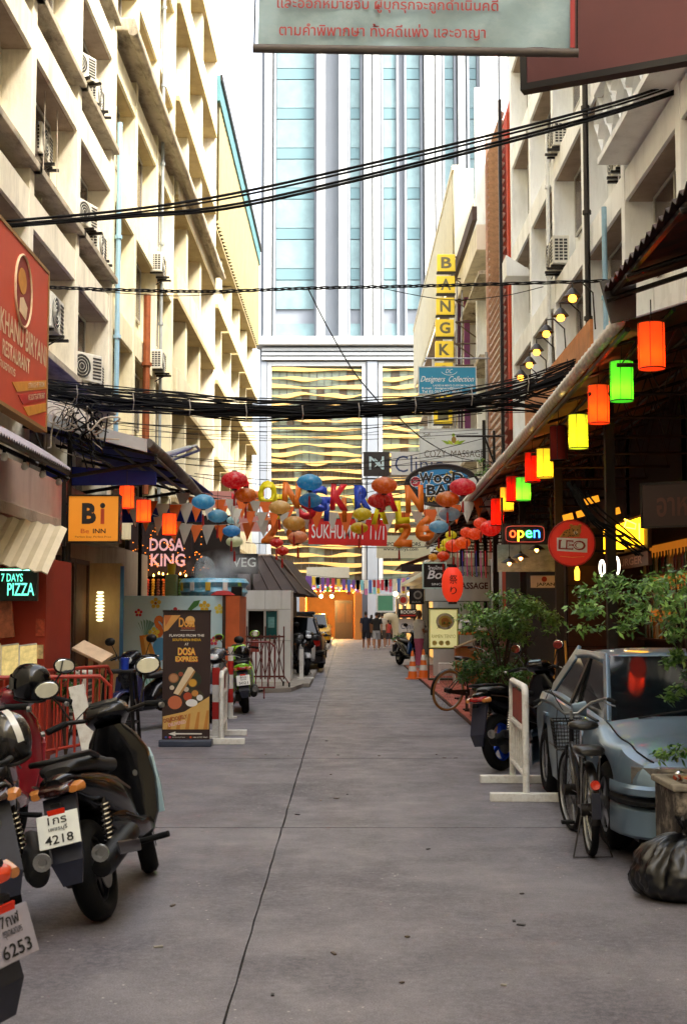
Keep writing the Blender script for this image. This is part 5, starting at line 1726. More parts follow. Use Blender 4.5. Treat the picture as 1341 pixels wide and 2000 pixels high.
# brown pavilion roof behind the booth
pv_ = thing('brown_pavilion', 'pavilion with dark brown mansard roof and brown boarded wall behind the guard booth', 'pavilion', (0, 0, .09))
rfv = MB()
A_ = [(-3.9, 32.0, 2.05), (-1.42, 32.0, 2.05), (-.86, 41, 2.2), (-3.9, 41, 2.2)]
B2 = [(-3.9, 33.6, 3.1), (-1.95, 33.6, 3.1), (-1.65, 40, 3.2), (-3.9, 40, 3.2)]
A_[1] = (-1.2, 32.0, 2.1)
A_[2] = (-.85, 41.2, 2.1)
rfv.add(A_ + B2, [(0, 1, 5, 4), (1, 2, 6, 5), (2, 3, 7, 6), (4, 5, 6, 7), (0, 3, 2, 1), (0, 4, 7, 3)])
rf_o = obj('roof', rfv, brown_roof, pv_)
for k in range(9):
    u = k / 8
    a = Vector(A_[0]).lerp(Vector(A_[1]), u)
    b_ = Vector(B2[0]).lerp(Vector(B2[1]), u)
    obj('roof_seam', MB().cyl(a + Vector((0, -.01, .01)), b_ + Vector((0, -.01, .01)), .018, n=5), brown_roof, rf_o)
obj('roof_edge', MB().tube([B2[0], B2[1], (-1.72, 34.2, 3.0), (-1.2, 36, 2.3), (-.92, 38, 2.12)], .04, 6), mat('pale_flashing', '9a8a7a', .6), rf_o)
bwl = mat('brown_boards', '3f2a1e', .8, 0, .25, 2)
for k in range(14):
    y = 33 + k * .58
    obj('board', MB().bx(-1.6, -1.55, y, y + .56, 0, 2.1), bwl, pv_)
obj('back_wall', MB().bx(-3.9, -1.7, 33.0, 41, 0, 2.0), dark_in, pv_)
# black sign
sg = signboard('restaurant_sign', 'black sign with white letters PUNJABI VEG above the festival booth', P(424, 1101, 31.5), 1.98, .46, mat('sign_black_gloss', '0d1010', .35, 0, .1, 2), 0, .1, dark_steel, .015)
text('PUNJABI VEG', paint('dfe8e4', .5, 0), sg, .05, 0, 1.8, .3, y=-.004, bold=.012)
for s in (-1, 1):
    obj('post', MB().cyl((s * .85, .12, -2.9), (s * .85, .12, .2), .03, n=6), dark_steel, sg)
# folding brown gate on castors
gt = thing('folding_gate', 'brown steel folding gate section on castors in front of the guard booth', 'gate', (-1.75, 27.9, .09))
gm_ = mat('oxide_brown', '5a2a22', .6, .2, .2, 8)
for k in range(9):
    x = -.38 + k * .1
    obj('picket', MB().bx(x - .014, x + .014, -.014, .014, .16, 1.12 if k % 4 else 1.3), gm_, gt)
obj('rail', MB().bx(-.4, .44, -.02, .02, 1.06, 1.1).bx(-.4, .44, -.02, .02, .2, .24), gm_, gt)
for k in range(4):
    x = -.38 + k * .2
    obj('cross_bar', MB().cyl((x, -.03, .25), (x + .2, -.03, 1.05), .01, n=5).cyl((x + .2, -.03, .25), (x, -.03, 1.05), .01, n=5), gm_, gt)
for (x, y) in ((-.36, -.25), (.1, -.3), (.55, -.25), (.4, .25)):
    cs = obj('castor', MB().tyre((x, y, .055), .035, .02, 14, 6), rubber, gt)
    obj('castor_fork', MB().cyl((x, y, .07), (x * .8, y * .3, .22), .014, n=5), gm_, cs)
obj('notice_plate', MB().bx(-.3, -.12, -.04, -.03, .75, 1.02), mat('weathered_red_print'), gt)
barrier('crowd_barrier', 'dark red crowd barrier standing behind the lime green scooter', (-2.15, 25.6, 0), R(4), mat('dark_red_enamel', '6a1c18', .5, 0, .15, 8), 1.5, 1.1)

# ================================================================ right side of the street
# restaurant under the lantern-hung awning
rest = thing('open_restaurant', 'dark open-fronted maroon restaurant under the long awning', 'restaurant')
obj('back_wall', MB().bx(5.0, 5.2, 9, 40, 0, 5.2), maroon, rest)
obj('floor', MB().bx(3.6, 5.0, 9, 40, .0, .06), mat('dark_floor', '2a1a14', .6, 0, .2, 2), rest)
for y in (12.2, 16.4, 20.4, 24.6, 29.0, 33.2, 37.4):
    obj('post', MB().bx(3.35, 3.47, y, y + .12, 0, 4.6), mat('red_brown_post', '160805', .6, 0, .2, 4), rest)
obj('cross_wall', MB().bx(3.7, 5.0, 21.5, 21.7, 0, 3.1), maroon, rest)
for k in range(7):
    obj('wall_board', MB().bx(3.72, 4.98, 21.44, 21.498, .1 + k * .34, .1 + k * .34 + .32), mat('dark_boards', '3a1a10', .7, 0, .3, 3), rest)
obj('service_counter', MB().bx(3.9, 4.7, 14.6, 20.5, .06, 1.1), mat('dark_boards'), rest, bevel=.01)
# long awning: corrugated sheets, eave trim, trusses
def restaurant_awning():
    t = thing('long_awning', 'long corrugated restaurant awning with white scalloped eave over the pavement', 'awning')
    seg = [(11.9, 4.42), (18, 4.26), (26, 4.1), (34, 3.98), (41.5, 3.88)]
    sheet = mat('awning_sheet', '6e4a34', .5, .2, .3, 1.2, stain='9a3a1c', stain_amt=.7, stain_scale=(.8, .8, .8))
    def ez(y):
        for (a, za), (b_, zb) in zip(seg, seg[1:]):
            if y <= b_:
                return za + (zb - za) * (y - a) / (b_ - a)
        return seg[-1][1]
    n = 260
    b = MB()
    for lay in (0, 1):
        for i in range(n + 1):
            y = 11.9 + 29.6 * i / n
            for j in range(5):
                u = j / 4
                b.v.append((2.62 + 2.4 * u, y, ez(y) + .75 * u + (.018 if i % 2 else -.018) - lay * .012))
    k = (n + 1) * 5
    for lay in (0, 1):
        for i in range(n):
            for j in range(4):
                o = lay * k + i * 5 + j
                b.f.append((o, o + 1, o + 6, o + 5))
    for i in range(n):
        o = i * 5
        b.f.append((o, o + 5, k + o + 5, k + o))
    obj('corrugated_sheet', b, sheet, t)
    # white scalloped trim: overlapping ridge caps
    cap = mesh('eave_cap', MB().loft([superring((0, y, 0), .05, hh, 8, 2.2) for y, hh in ((-.11, .03), (-.08, .07), (.04, .085), (.07, .05), (.085, .02))]), mat('eave_white', 'd4cfc4', .6, 0, .08, 8, stain='8a7c6c', stain_amt=.5), 50)
    y = 12.0
    while y < 41.3:
        obj('eave_cap', cap, None, t, loc=(2.6, y, ez(y) + .01))
        y += .19
    obj('eave_tube', MB().tube([(2.66, yy, ez(yy) - .09) for yy in (11.9, 18, 26, 34, 41.5)], .03, 6), dark_steel, t)
    # trusses under the sheet
    y = 12.4
    while y < 41:
        z = ez(y)
        tr = MB().cyl((2.66, y, z - .12), (5.0, y, z + .6), .022, n=5).cyl((2.66, y, z - .32), (5.0, y, z - .3), .022, n=5)
        for q in range(6):
            xa = 2.7 + q * .38
            tr.cyl((xa, y, z - .32), (xa + .19, y, z - .1 + .31 * (xa + .19 - 2.66)), .01, n=4).cyl((xa + .19, y, z - .1 + .31 * (xa + .19 - 2.66)), (xa + .38, y, z - .32), .01, n=4)
        obj('truss', tr, mat('truss_rust', '3a221a', .6, .3, .3, 5), t)
        y += 1.45
    for x in (3.1, 3.7, 4.3, 4.8):
        obj('purlin', MB().tube([(x, yy, ez(yy) + .75 * (x - 2.62) / 2.4 - .05) for yy in (11.9, 18, 26, 34, 41.5)], .022, 5), dark_steel, t)
    return t, ez
awn, ez = restaurant_awning()
# nearer raised awning
roof_sheet('raised_awning', 'dark corrugated awning with red glow painted on it above the nearest lantern', 5.0, 5.55, 2.43, 4.7, 7.2, 11.85, mat('dark_awning', '2e1c16', .6, .2, .3, 2, stain='6a2412', stain_amt=.6), pitch=.2, amp=.03, bars=True)  # red stain colour stands for the red light on the underside
solo('awning_flap', MB().add([(2.4, 11.85, 4.78), (2.75, 11.9, 4.86), (2.72, 11.8, 4.42), (2.48, 11.75, 4.36), (2.4, 11.9, 4.78), (2.75, 11.95, 4.86), (2.72, 11.85, 4.42), (2.48, 11.8, 4.36)],
     [(0, 1, 2, 3), (4, 7, 6, 5), (0, 4, 5, 1), (1, 5, 6, 2), (2, 6, 7, 3), (3, 7, 4, 0)]), mat('grey_flap', '4a4644', .6, .1, .2, 3), 'dark grey sheet metal flap at the corner of the raised awning', 'flap')

# cylinder lanterns along the eave
def cyl_lantern(label, loc, colr, e, group, r=.115, hgt=.42, name='cylinder_lantern'):
    t = thing(name, label, 'lantern', loc, 0, group)
    m = lantern_mat(colr, e)
    obj('shade', MB().lathe([(r, -hgt / 2), (r, hgt / 2), (r * .98, hgt / 2), (r * .98, -hgt / 2)], 20), m, t, smooth=40)
    rb = MB()
    for q in range(6):
        a = 2 * math.pi * q / 6 + .2
        rb.cyl((r * 1.01 * math.cos(a), r * 1.01 * math.sin(a), -hgt / 2), (r * 1.01 * math.cos(a), r * 1.01 * math.sin(a), hgt / 2), .004, n=4)
    for z in (-hgt / 2, hgt / 2):
        rb.tube([(r * 1.01 * math.cos(a * math.pi / 10), r * 1.01 * math.sin(a * math.pi / 10), z) for a in range(20)], .006, 4, True)
    obj('wire_rib', rb, dark_steel, t)
    obj('hanger', MB().cyl((0, 0, hgt / 2), (0, 0, hgt / 2 + .22), .006, n=4), dark_steel, t)
    if e:
        obj('bulb', MB().lathe([(0, -.05), (.035, -.02), (.035, .02), (0, .05)], 10, (0, 0, -.09)), glow('ffd890', 60), t)
    return t
def lantern_mat(colr, e):
    """cloth shade: translucent, lit by the bulb inside"""
    nm = 'lantern_cloth_%s_%.1f' % (colr, e)
    if nm in MATS:
        return MATS[nm]
    m = bpy.data.materials.new(nm)
    m.use_nodes = True
    n, l = m.node_tree.nodes, m.node_tree.links
    b_ = n['Principled BSDF']
    b_.inputs['Base Color'].default_value = h(colr) + (1,)
    b_.inputs['Roughness'].default_value = .8
    tr_ = n.new('ShaderNodeBsdfTranslucent')
    tr_.inputs['Color'].default_value = h(colr) + (1,)
    mx = n.new('ShaderNodeMixShader')
    mx.inputs[0].default_value = .6
    l.new(b_.outputs[0], mx.inputs[1])
    l.new(tr_.outputs[0], mx.inputs[2])
    l.new(mx.outputs[0], n['Material Output'].inputs['Surface'])
    if e:
        b_.inputs['Emission Color'].default_value = h(colr) + (1,)
        b_.inputs['Emission Strength'].default_value = e * .12
    MATS[nm] = m
    return m
eg = 'cylinder lanterns along the awning eave'
for (px, py, Y, hh, colr, e, lab) in (
        (1271, 676, 11.5, .42, 'f0722c', 1, 'large lit orange cylinder lantern at the near end of the awning eave'),
        (1213, 745, 12.75, .40, '7fe04c', 1, 'lit bright green cylinder lantern next to the big orange one'),
        (1168, 790, 13.9, .42, 'f0762c', 1, 'lit orange cylinder lantern between the green and the yellow green ones'),
        (1128, 843, 15.1, .4, 'e4e84c', 1, 'lit yellow green cylinder lantern on the awning eave'),
        (1090, 866, 16.4, .44, '8a1c10', 0, 'unlit dark red cylinder lantern behind the yellow green one'),
        (1063, 905, 17.7, .4, 'e8d84c', 1, 'lit yellow cylinder lantern with dark green top on the eave'),
        (1039, 913, 18.9, .44, 'd8401c', .25, 'plain orange red cylinder lantern beyond the yellow one'),
        (1021, 955, 19.9, .36, '8ce05c', 1, 'small lit green cylinder lantern further along the eave'),
        (1001, 955, 21.0, .42, 'c8321a', .25, 'plain red cylinder lantern behind the small green one'),
        (989, 975, 21.9, .4, 'f0c84c', 1, 'lit amber cylinder lantern beside the neon open sign'),
        (970, 1000, 22.9, .48, 'd8381a', .3, 'tall orange red cylinder lantern left of the neon open sign')):
    cyl_lantern(lab, P(px, py, Y), colr, e, eg, .115 if Y > 11.6 else .12, hh)

# wooden sign board above the awning with gooseneck lamps
ws = thing('wooden_signboard', 'long orange wood signboard above the awning lit by gooseneck lamps', 'signboard')
for k in range(6):
    obj('plank', MB().bx(3.62, 3.67, 18.7, 25.6, 5.0 + k * .17, 5.0 + k * .17 + .166), wood_o, ws)
for k in range(4):
    obj('batten', MB().bx(3.68, 3.72, 19.2 + k * 2, 19.3 + k * 2, 4.8, 6.1), dark_steel, ws)
cm = MB()
for (y, z) in ((20.6, 5.55), (20.75, 5.4), (21.4, 5.45)):
    cm.bx(3.612, 3.622, y, y + .06, z - .35, z + .25)
obj('carved_mark', cm, mat('dark_carving', '4a2410', .7), ws)
lampm = glow('ffa02c', 3)
for k, (px, py, Y) in enumerate(((1117, 578, 18.6), (1094, 616, 19.7), (1066, 648, 21.0), (1047, 684, 22.1), (1033, 709, 23.1), (1016, 734, 24.2))):
    p = P(px, py, Y)
    g_ = thing('gooseneck_lamp', 'lit gooseneck lamp on a bracket above the wooden signboard', 'lamp', p, 0, 'gooseneck lamps above the wooden board')
    obj('shade', MB().lathe([(.02, .12), (.05, .1), (.1, .03), (.13, -.01), (.12, -.01), (.09, .03), (.02, .1)], 18), mat('dark_shade', '2a2624', .4, .4, .1), g_, smooth=40)
    obj('bulb', MB().lathe([(0, -.1), (.05, -.08), (.065, -.04), (.05, 0), (0, .03)], 14), lampm, g_, smooth=50)
    obj('arm', MB().tube([(0, 0, .12), (0, 0, .2), (.12, 0, .22), (.3, 0, .05), (.33, 0, -.5)], .012, 6), dark_steel, g_)

# air conditioners and dishes on the right facade
rgp = 'air conditioners on the right facade'
for (px, py, Y, s, lab) in ((1215, 345, 23.6, 1.25, 'white air conditioner hanging beside the blue pipe on the pale wall'),
                            (1088, 300, 29.6, 1.15, 'white air conditioner above the box hood near the black drainpipe'),
                            (1088, 530, 29.6, 1.3, 'white air conditioner on the pale wall above the gooseneck lamps')):
    p = P(px, py, Y)
    put_ac(p, R(-90), lab, rgp, s)
    solo('wall_bracket', MB().bx(-.03, .03, -.3, .28, -.05, -.002).bx(.3, .36, -.3, .28, -.05, -.002), dark_steel, 'dark steel bracket under an air conditioner on the right facade', 'bracket', 'brackets under right air conditioners', loc=p, rot=(0, 0, R(-90)))

# round beer sign
ls = thing('beer_sign', 'round red beer sign with leopard and white letters LEO', 'sign', P(1116, 1061, 17))
obj('disc', MB().prism(disc_poly(0, 0, .305, n=40), 0, .1), mat('beer_red', 'a81f12', .4, 0, .05, 2, emit=.10, ecol='a81f12'), ls)
obj('rim', MB().tube([(x, 0, z) for x, z in disc_poly(0, 0, .305, n=40)], .012, 6, True), red_p, ls)
obj('letter_board', MB().prism([(-.2, -.1), (.2, -.125), (.205, .06), (-.2, .075)], -.006, 0), paint('d8d8d4', .5, 0), ls)
text('LEO', mat('leo_red', '8e140c', .5, 0, 0), ls, 0, -.025, .36, .13, y=-.008, bold=.05, rot=-.05)
text('LEO', paint('d8d8d4', .5, 0), ls, 0, -.025, .3, .09, y=-.010, bold=-.015, rot=-.05)
gm2 = paint('a8742c', .5, 0)
patch('leopard_body', [(-.17, .08), (-.1, .17), (-.02, .2), (.08, .2), (.11, .08)], gm2, ls, -.001)
patch('leopard_head', disc_poly(.05, .17, .075, .07, 16), paint('b8843c', .5, 0), ls, -.005)
for s in (-1, 1):
    patch('leopard_ear', disc_poly(.05 + s * .058, .235, .024, n=9), gm2, ls, -.003)
    patch('leopard_eye', disc_poly(.05 + s * .026, .178, .009, n=7), ink, ls, -.009)
patch('leopard_muzzle', disc_poly(.05, .14, .03, .024, 10), paint('d8c49a', .5, 0), ls, -.008)
for k in range(26):
    x, z = rg.uniform(-.13, .08), rg.uniform(.09, .19)
    patch('leopard_spot', disc_poly(x, z, .007, n=6), ink, ls, -.0095)
patch('slogan_rule', [(-.16, -.17), (0, -.185), (.16, -.175), (.16, -.18), (0, -.19), (-.16, -.175)], paint('c8a04c', .5, 0), ls, -.001)
obj('bracket', MB().cyl((.3, .05, .1), (.7, .05, .1), .02, n=6).cyl((.3, .05, -.1), (.7, .05, -.1), .02, n=6), dark_steel, ls)

# neon open sign
op = signboard('open_sign', 'multicoloured neon open sign in a dark frame', P(1024, 1043, 20), .66, .3, mat('neon_back', '140d10', .4, 0, .1), 0, .05, dark_steel, .015)
for s, x, c_ in (('o', -.19, 'ff3a14'), ('p', -.065, 'ffb81c'), ('e', .06, '3cf078'), ('n', .185, '2c6cff')):
    text(s, glow(c_, 3.2), op, x, -.03 if s == 'p' else 0, .1, .17 if s == 'p' else .12, y=-.02, bold=.0)
obj('neon_border', MB().tube([Vector(v) for v in superring((0, -.015, 0), .3, .125, 28, 6)], .005, 5, True), mat('dim_neon', '8a3a2c', .4, 0, 0, emit=.35, ecol='a03a2c'), op)
# misty poster board with pendant lamps
pst = signboard('mountain_poster', 'grey misty mountain poster board behind the pendant lamps', P(1030, 1090, 20.8), .98, .44, mat('misty_print', '8a9490', .5, 0, .45, 2.2, stain='3a4240', stain_amt=.8, stain_scale=(2, 2, 5)), 0, .06)
obj('posts', MB().cyl((-.4, .1, -.2), (-.4, .1, 1.0), .02, n=6).cyl((.4, .1, -.2), (.4, .1, 1.0), .02, n=6), dark_steel, pst)
for (px, py) in ((994, 1098), (1016, 1088), (1047, 1072)):
    pl_ = thing('pendant_lamp', 'black pendant lamp with warm glow before the mountain poster', 'lamp', P(px, py, 20.3), 0, 'pendant lamps before the poster')
    obj('shade', MB().lathe([(.02, .09), (.03, .06), (.09, .03), (.14, -.01), (.13, -.01), (.08, .02), (.02, .05)], 18), blackp, pl_, smooth=40)
    obj('bulb', MB().lathe([(0, -.06), (.03, -.03), (.025, .01), (0, .02)], 10), glow('ff9a3c', 12), pl_)
    obj('cord', MB().cyl((0, 0, .09), (0, 0, .6), .006, n=4), cable_m, pl_)
# yellow neon script on the shop fascia running along the street
nf = signboard('neon_shop_sign', 'glowing yellow neon lettering on a fascia running along the restaurant', (4.3, 21.0 - 1.3, 2.85), 3.0, .5, mat('neon_fascia', '3a2408', .6, 0, .2), R(-90), .06)
for k in range(22):
    x = -1.4 + k * .13
    tb = MB().tube([(x, -.03, -.2), (x, -.03, .2), (x + .07, -.03, .2 if k % 3 else .1), (x + .07, -.03, .02)], .016, 6)
    obj('neon_tube', tb, glow('ffb814', 1.8), nf)
nb = signboard('drinks_board', 'narrow brown board with pale lettering below the yellow neon sign', (4.3, 19.7, 2.45), 3.0, .2, mat('drinks_board', '4a2a20', .6, 0, .2), R(-90), .05)
text("'S BURGER", mat('dim_pale', '9a7a6a', .6), nb, .05, 0, 2.2, .12, y=-.004)
for k, (px, py) in enumerate(((1175, 1110), (1203, 1105))):
    rl = thing('round_wall_light', 'glowing white ring light on the restaurant side wall', 'light', P(px, py, 19.0 - k * 1.3), R(-90), 'ring lights in the restaurant')
    obj('ring', MB().tyre((0, 0, 0), .115, .016, 24, 8), glow('fff2d8', 2.4), rl, smooth=60, rot=(0, 0, R(62)))
neon2 = MB().tube([(0, 0, 0), (.14, 0, -.06), (.13, 0, -.12), (.02, 0, -.1)], .008, 5).tube([(.18, 0, -.05), (.18, 0, -.25)], .008, 5).tube([(.02, 0, -.02), (.0, 0, -.1)], .008, 5)
solo('neon_tubes', neon2, glow('ffb030', 4), 'small orange neon tube figure beside the dark Thai signboard', 'neon sign', loc=P(1218, 1014, 15.5))
solo('glowing_bottle', MB().lathe([(0, -.12), (.035, -.11), (.04, .02), (.018, .08), (.015, .14), (0, .14)], 12), glow('ffa82c', 1.6), 'glowing amber bottle light below the beer sign', 'light', loc=P(1126, 1118, 18.5), smooth=50)
jp = signboard('small_sign', 'small white round-cornered sign half hidden below the mountain poster', P(1062, 1136, 21), .44, .2, paint('c8beb0', .5, 0), 0, .04)
text('JAPAN', ink, jp, .02, -.05, .3, .07, y=-.004, bold=.02)
patch('red_mark', disc_poly(.0, .04, .045), mat('leo_red'), jp, -.002)
# dark Thai signboard facing the street
tsb = signboard('thai_signboard', 'dark brown signboard with dim Thai letters at the near right edge', (3.55, 12.6, 2.75), 1.3, .42, mat('dark_sign', '2a120c', .6, 0, .2, 2), R(-35), .06, dark_steel, .02)
text('อาหารพิเศษ', mat('dim_ink', '4a2218', .6), tsb, 0, 0, 1.0, .24, y=-.004)
# added warm globe inside the restaurant, no such lamp known there
for (x, y, z) in ((4.7, 26, 3.0),):
    lp_ = thing('ceiling_lamp', 'added warm globe inside the dark restaurant', 'lamp', (x, y, z), 0, 'added globes inside the restaurant')
    obj('globe', MB().lathe([(0, -.08), (.06, -.05), (.08, 0), (.06, .05), (0, .08)], 12), glow('ffa040', 10), lp_, smooth=60)

# added bottle shelf and amber glow patches that warm the dark interior
bs = thing('bottle_shelf', 'added amber glowing bottle shelf on the dark restaurant wall', 'shelf', (4.9, 17.4, 1.25))
obj('back_panel', MB().bx(.04, .08, 0, 3.4, 0, 1.5), mat('added_amber_glow', '8a4a14', .6, 0, .3, 2, emit=.12, ecol='c8701c'), bs)
for k in range(3):
    obj('shelf_board', MB().bx(-.2, .04, 0, 3.4, k * .5, k * .5 + .03), mat('dark_boards'), bs)
bt_m = [mesh('bottle', MB().lathe([(.035, 0), (.038, .2), (.014, .27), (.014, .33), (0, .33)], 10), mat('bottle_' + c, c, .15, 0, .1, 10, spec=.7), 40) for c in ('4a2a0c', '1c3a1c', '8a5a1c', '5a1410', 'a89a6c')]
for k in range(3):
    for q in range(17):
        obj('bottle', rg.choice(bt_m), None, bs, loc=(-.08, .15 + q * .19 + rg.uniform(-.03, .03), k * .5 + .03))
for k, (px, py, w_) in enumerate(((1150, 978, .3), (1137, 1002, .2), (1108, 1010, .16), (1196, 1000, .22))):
    am_ = solo('amber_glow_patch', MB().bx(-w_ / 2, w_ / 2, 0, .03, -.05, .05), glow('d8861c', .5), 'added amber glow for warm reflections under the dark restaurant roof', 'light', 'added amber glows under the restaurant roof', loc=P(px, py, 20), rot=(0, R(-14), R(-20)))  # glowing patches stand in for warm reflections under the roof

# vertical letter sign
vs_ = thing('vertical_letter_sign', 'vertical hotel sign of yellow letter boxes with purple backing and steel frame', 'sign', (0, 0, 0))
ylw = mat('letter_yellow', 'd8b82c', .5, 0, .05, 4, emit=.08, ecol='d8b82c')
gi = mat('letter_grey', '6a6446', .6)
VY = 50.0
for k, ch in enumerate('BANGKOKI'):
    cpt = P(871 - k * .9, 513 + k * 42.4, VY)
    bxo = obj('letter_box', MB().bx(-.36, .36, 0, .3, -.35, .35), ylw, vs_, loc=cpt, bevel=.03)
    text(ch, gi, bxo, 0, 0, .42, .46, y=-.006, bold=.03, name='letter')
    sf = MB()
    obj('box_rim', MB().bx(-.38, .38, -.01, .31, -.4, -.355), dark_steel, bxo)
for px in (893, 903):
    pa, pb_ = P(px, 545, VY), P(px - 4, 835, VY)
    obj('frame_upright', MB().cyl(pa + Vector((0, .2, 0)), pb_ + Vector((0, .2, 0)), .03, n=5), steel, vs_)
fb = MB()
for k in range(8):
    a, c_ = P(889, 500 + k * 42.4, VY), P(945, 500 + k * 42.4, VY)
    fb.cyl(a + Vector((0, .15, 0)), c_ + Vector((0, .15, 0)), .035, n=5)
    if k < 7:
        d_ = P(938, 536 + k * 42.4, VY)
        fb.cyl(a + Vector((0, .15, 0)), d_ + Vector((0, .15, 0)), .025, n=5)
obj('frame_bar', fb, mat('rusty_frame', '6a5a4c', .6, .4, .2, 4), vs_)
for px, w_ in ((937, .07), (946, .05)):
    obj('upright', MB().cyl(P(px + 4, 270 if px > 940 else 330, VY), P(px - 6, 860, VY), w_, n=6), mat('rusty_frame'), vs_)
ps_ = thing('purple_sign', 'tall purple vertical sign strip behind the yellow letter boxes', 'sign', (0, 0, 0))
a, c_ = P(905, 548, 51.5), P(918, 840, 51.5)
obj('panel', MB().bx(a.x, c_.x, 51.4, 51.6, c_.z, a.z), mat('purple_panel', '8a4a86', .6, 0, .1, 1), ps_)
a, c_ = P(893, 548, 51.6), P(904, 840, 51.6)
obj('side', MB().bx(a.x, c_.x, 51.7, 51.9, c_.z, a.z), mat('purple_dark', '4a2240', .6, 0, .1, 1), ps_)

# tailor, massage, clinic and karaoke signs
Y1 = 40.0
dsn = signboard('tailor_sign', 'turquoise tailor sign Designers Collection in white script', P(873, 743, Y1), 1.78, .84, mat('tailor_blue', '1f8ab0', .5, 0, .06, 2), 0, .15, mat('white_frame', 'c8ccc8', .5), .03)
wt = paint('e4e8e6', .5, 0)
text('DC', wt, dsn, .06, .3, .2, .13, y=-.004, bold=.0, slant=.3)
text('Designers  Collection', wt, dsn, .0, .02, 1.66, .24, y=-.004, bold=.005, slant=.35)
text("LADIES & MEN'S CUSTOM TAILORS", wt, dsn, .2, -.16, 1.3, .06, y=-.004, bold=.01)
text('E-mail : designers@loxinfo.co.th', wt, dsn, .0, -.255, 1.6, .085, y=-.004, bold=.015)
text('Tel 02-253-6277 Mobile : 081', wt, dsn, .0, -.355, 1.6, .08, y=-.004, bold=.015)
obj('mark_arc', MB().tube([(.06 + .26 * math.cos(R(200 + 14 * k)), -.006, .33 + .16 * math.sin(R(200 + 14 * k))) for k in range(11)], .01, 4), wt, dsn)
Y2 = 37.0
cz_ = signboard('massage_sign', 'white massage sign COZY MASSAGE with green lotus figure', P(885, 869, Y2), 1.94, .92, paint('d4d9d8', .5, 0), 0, .15, mat('white_frame'), .02)
text('COZY  MASSAGE', paint('5a4a34', .5, 0), cz_, .02, -.26, 1.74, .2, y=-.004, bold=-.003)
text('โคซี่', gi, cz_, -.78, .3, .2, .1, y=-.004)
text('นวดเพื่อสุขภาพ', gi, cz_, -.72, .19, .36, .05, y=-.004, bold=0)
lim = paint('8aac24', .5, 0)
for s in (-1, 1):
    patch('lotus_leaf', [(s * .04, .02), (s * .2, .02), (s * .36, .14), (s * .22, .12), (s * .08, .08)], lim, cz_, -.001)
    patch('lotus_petal', [(0, .0), (s * .14, .04), (s * .16, .15), (s * .05, .1)], paint('b8cc3c', .5, 0), cz_, -.004)
patch('lotus_body', disc_poly(.01, .15, .07, .1, 14), paint('9a7a2c', .5, 0), cz_, -.006)
patch('lotus_head', disc_poly(0, .29, .05, n=12), lim, cz_, -.004)
Y3 = 43.0
nl = signboard('clinic_emblem_sign', 'black square sign with pale interlaced letter emblem', P(735, 906, Y3), .88, .82, mat('clinic_black', '26201f', .5, 0, .05), 0, .12)
ice = paint('bcd8e0', .4, 0)
text('N', ice, nl, .0, .03, .5, .44, y=-.004, bold=.0)
text('X', ice, nl, .08, .03, .36, .3, y=-.007, bold=-.01)
cl = signboard('clinic_sign', 'white clinic sign with thin blue lettering beside the black emblem', P(830, 905, Y3), 2.3, .78, paint('d8dbd8', .5, 0), 0, .12)
text('Clinic', paint('2c4474', .5, 0), cl, -.22, -.02, 1.6, .56, y=-.004, bold=-.008)
wbs = thing('karaoke_sign', 'dark oval karaoke bar sign with blue centre and cartoon letters', 'sign', P(863, 948, 34.5))
obj('oval', MB().prism(disc_poly(0, 0, .99, .56, 40), 0, .12), mat('oval_dark', '1c1216', .4, 0, .05), wbs)
obj('oval_rim', MB().tube([(x, 0, z) for x, z in disc_poly(0, 0, .99, .56, 40)], .04, 6, True), mat('oval_rim', '2a2022', .5), wbs)
patch('blue_field', disc_poly(.0, .08, .8, .36, 30), paint('2c8ac8', .5, 0), wbs, -.001)
for s, x, w_ in (('W', -.44, .36), ('o', -.12, .22), ('o', .14, .22), ('D', .42, .3)):
    hh_ = .28 if s in 'WD' else .2
    text(s, wt, wbs, x, .2 + (0 if s in 'WD' else -.03), w_ + .05, hh_ + .05, y=-.006, bold=.06)
    text(s, ink, wbs, x, .2 + (0 if s in 'WD' else -.03), w_, hh_, y=-.009, bold=.03)
text('BALL', wt, wbs, .08, -.13, 1.05, .33, y=-.006, bold=.06)
text('BALL', ink, wbs, .08, -.13, 1.0, .28, y=-.009, bold=.03)
text('KARAOKE', paint('e0a81c', .5, 0), wbs, .0, -.38, .8, .14, y=-.006, bold=.02)
for (x, z, r) in ((.24, .36, .07), (.12, .3, .05)):
    patch('star', star_poly(x, z, r), paint('e8c83c', .5, 0), wbs, -.012)
patch('floor_mark', disc_poly(-.72, .1, .15, n=16), wt, wbs, -.004)
patch('floor_mark', disc_poly(-.72, .1, .13, n=16), paint('b8283c', .5, 0), wbs, -.008)
text('2F', wt, wbs, -.72, .1, .16, .1, y=-.012, bold=.02)
patch('cloud', disc_poly(.78, .1, .15, n=16), wt, wbs, -.004)
obj('hanger', MB().cyl((.9, .06, .3), (1.6, .06, .3), .03, n=6).cyl((.95, .06, -.1), (1.6, .06, -.1), .03, n=6), dark_steel, wbs)
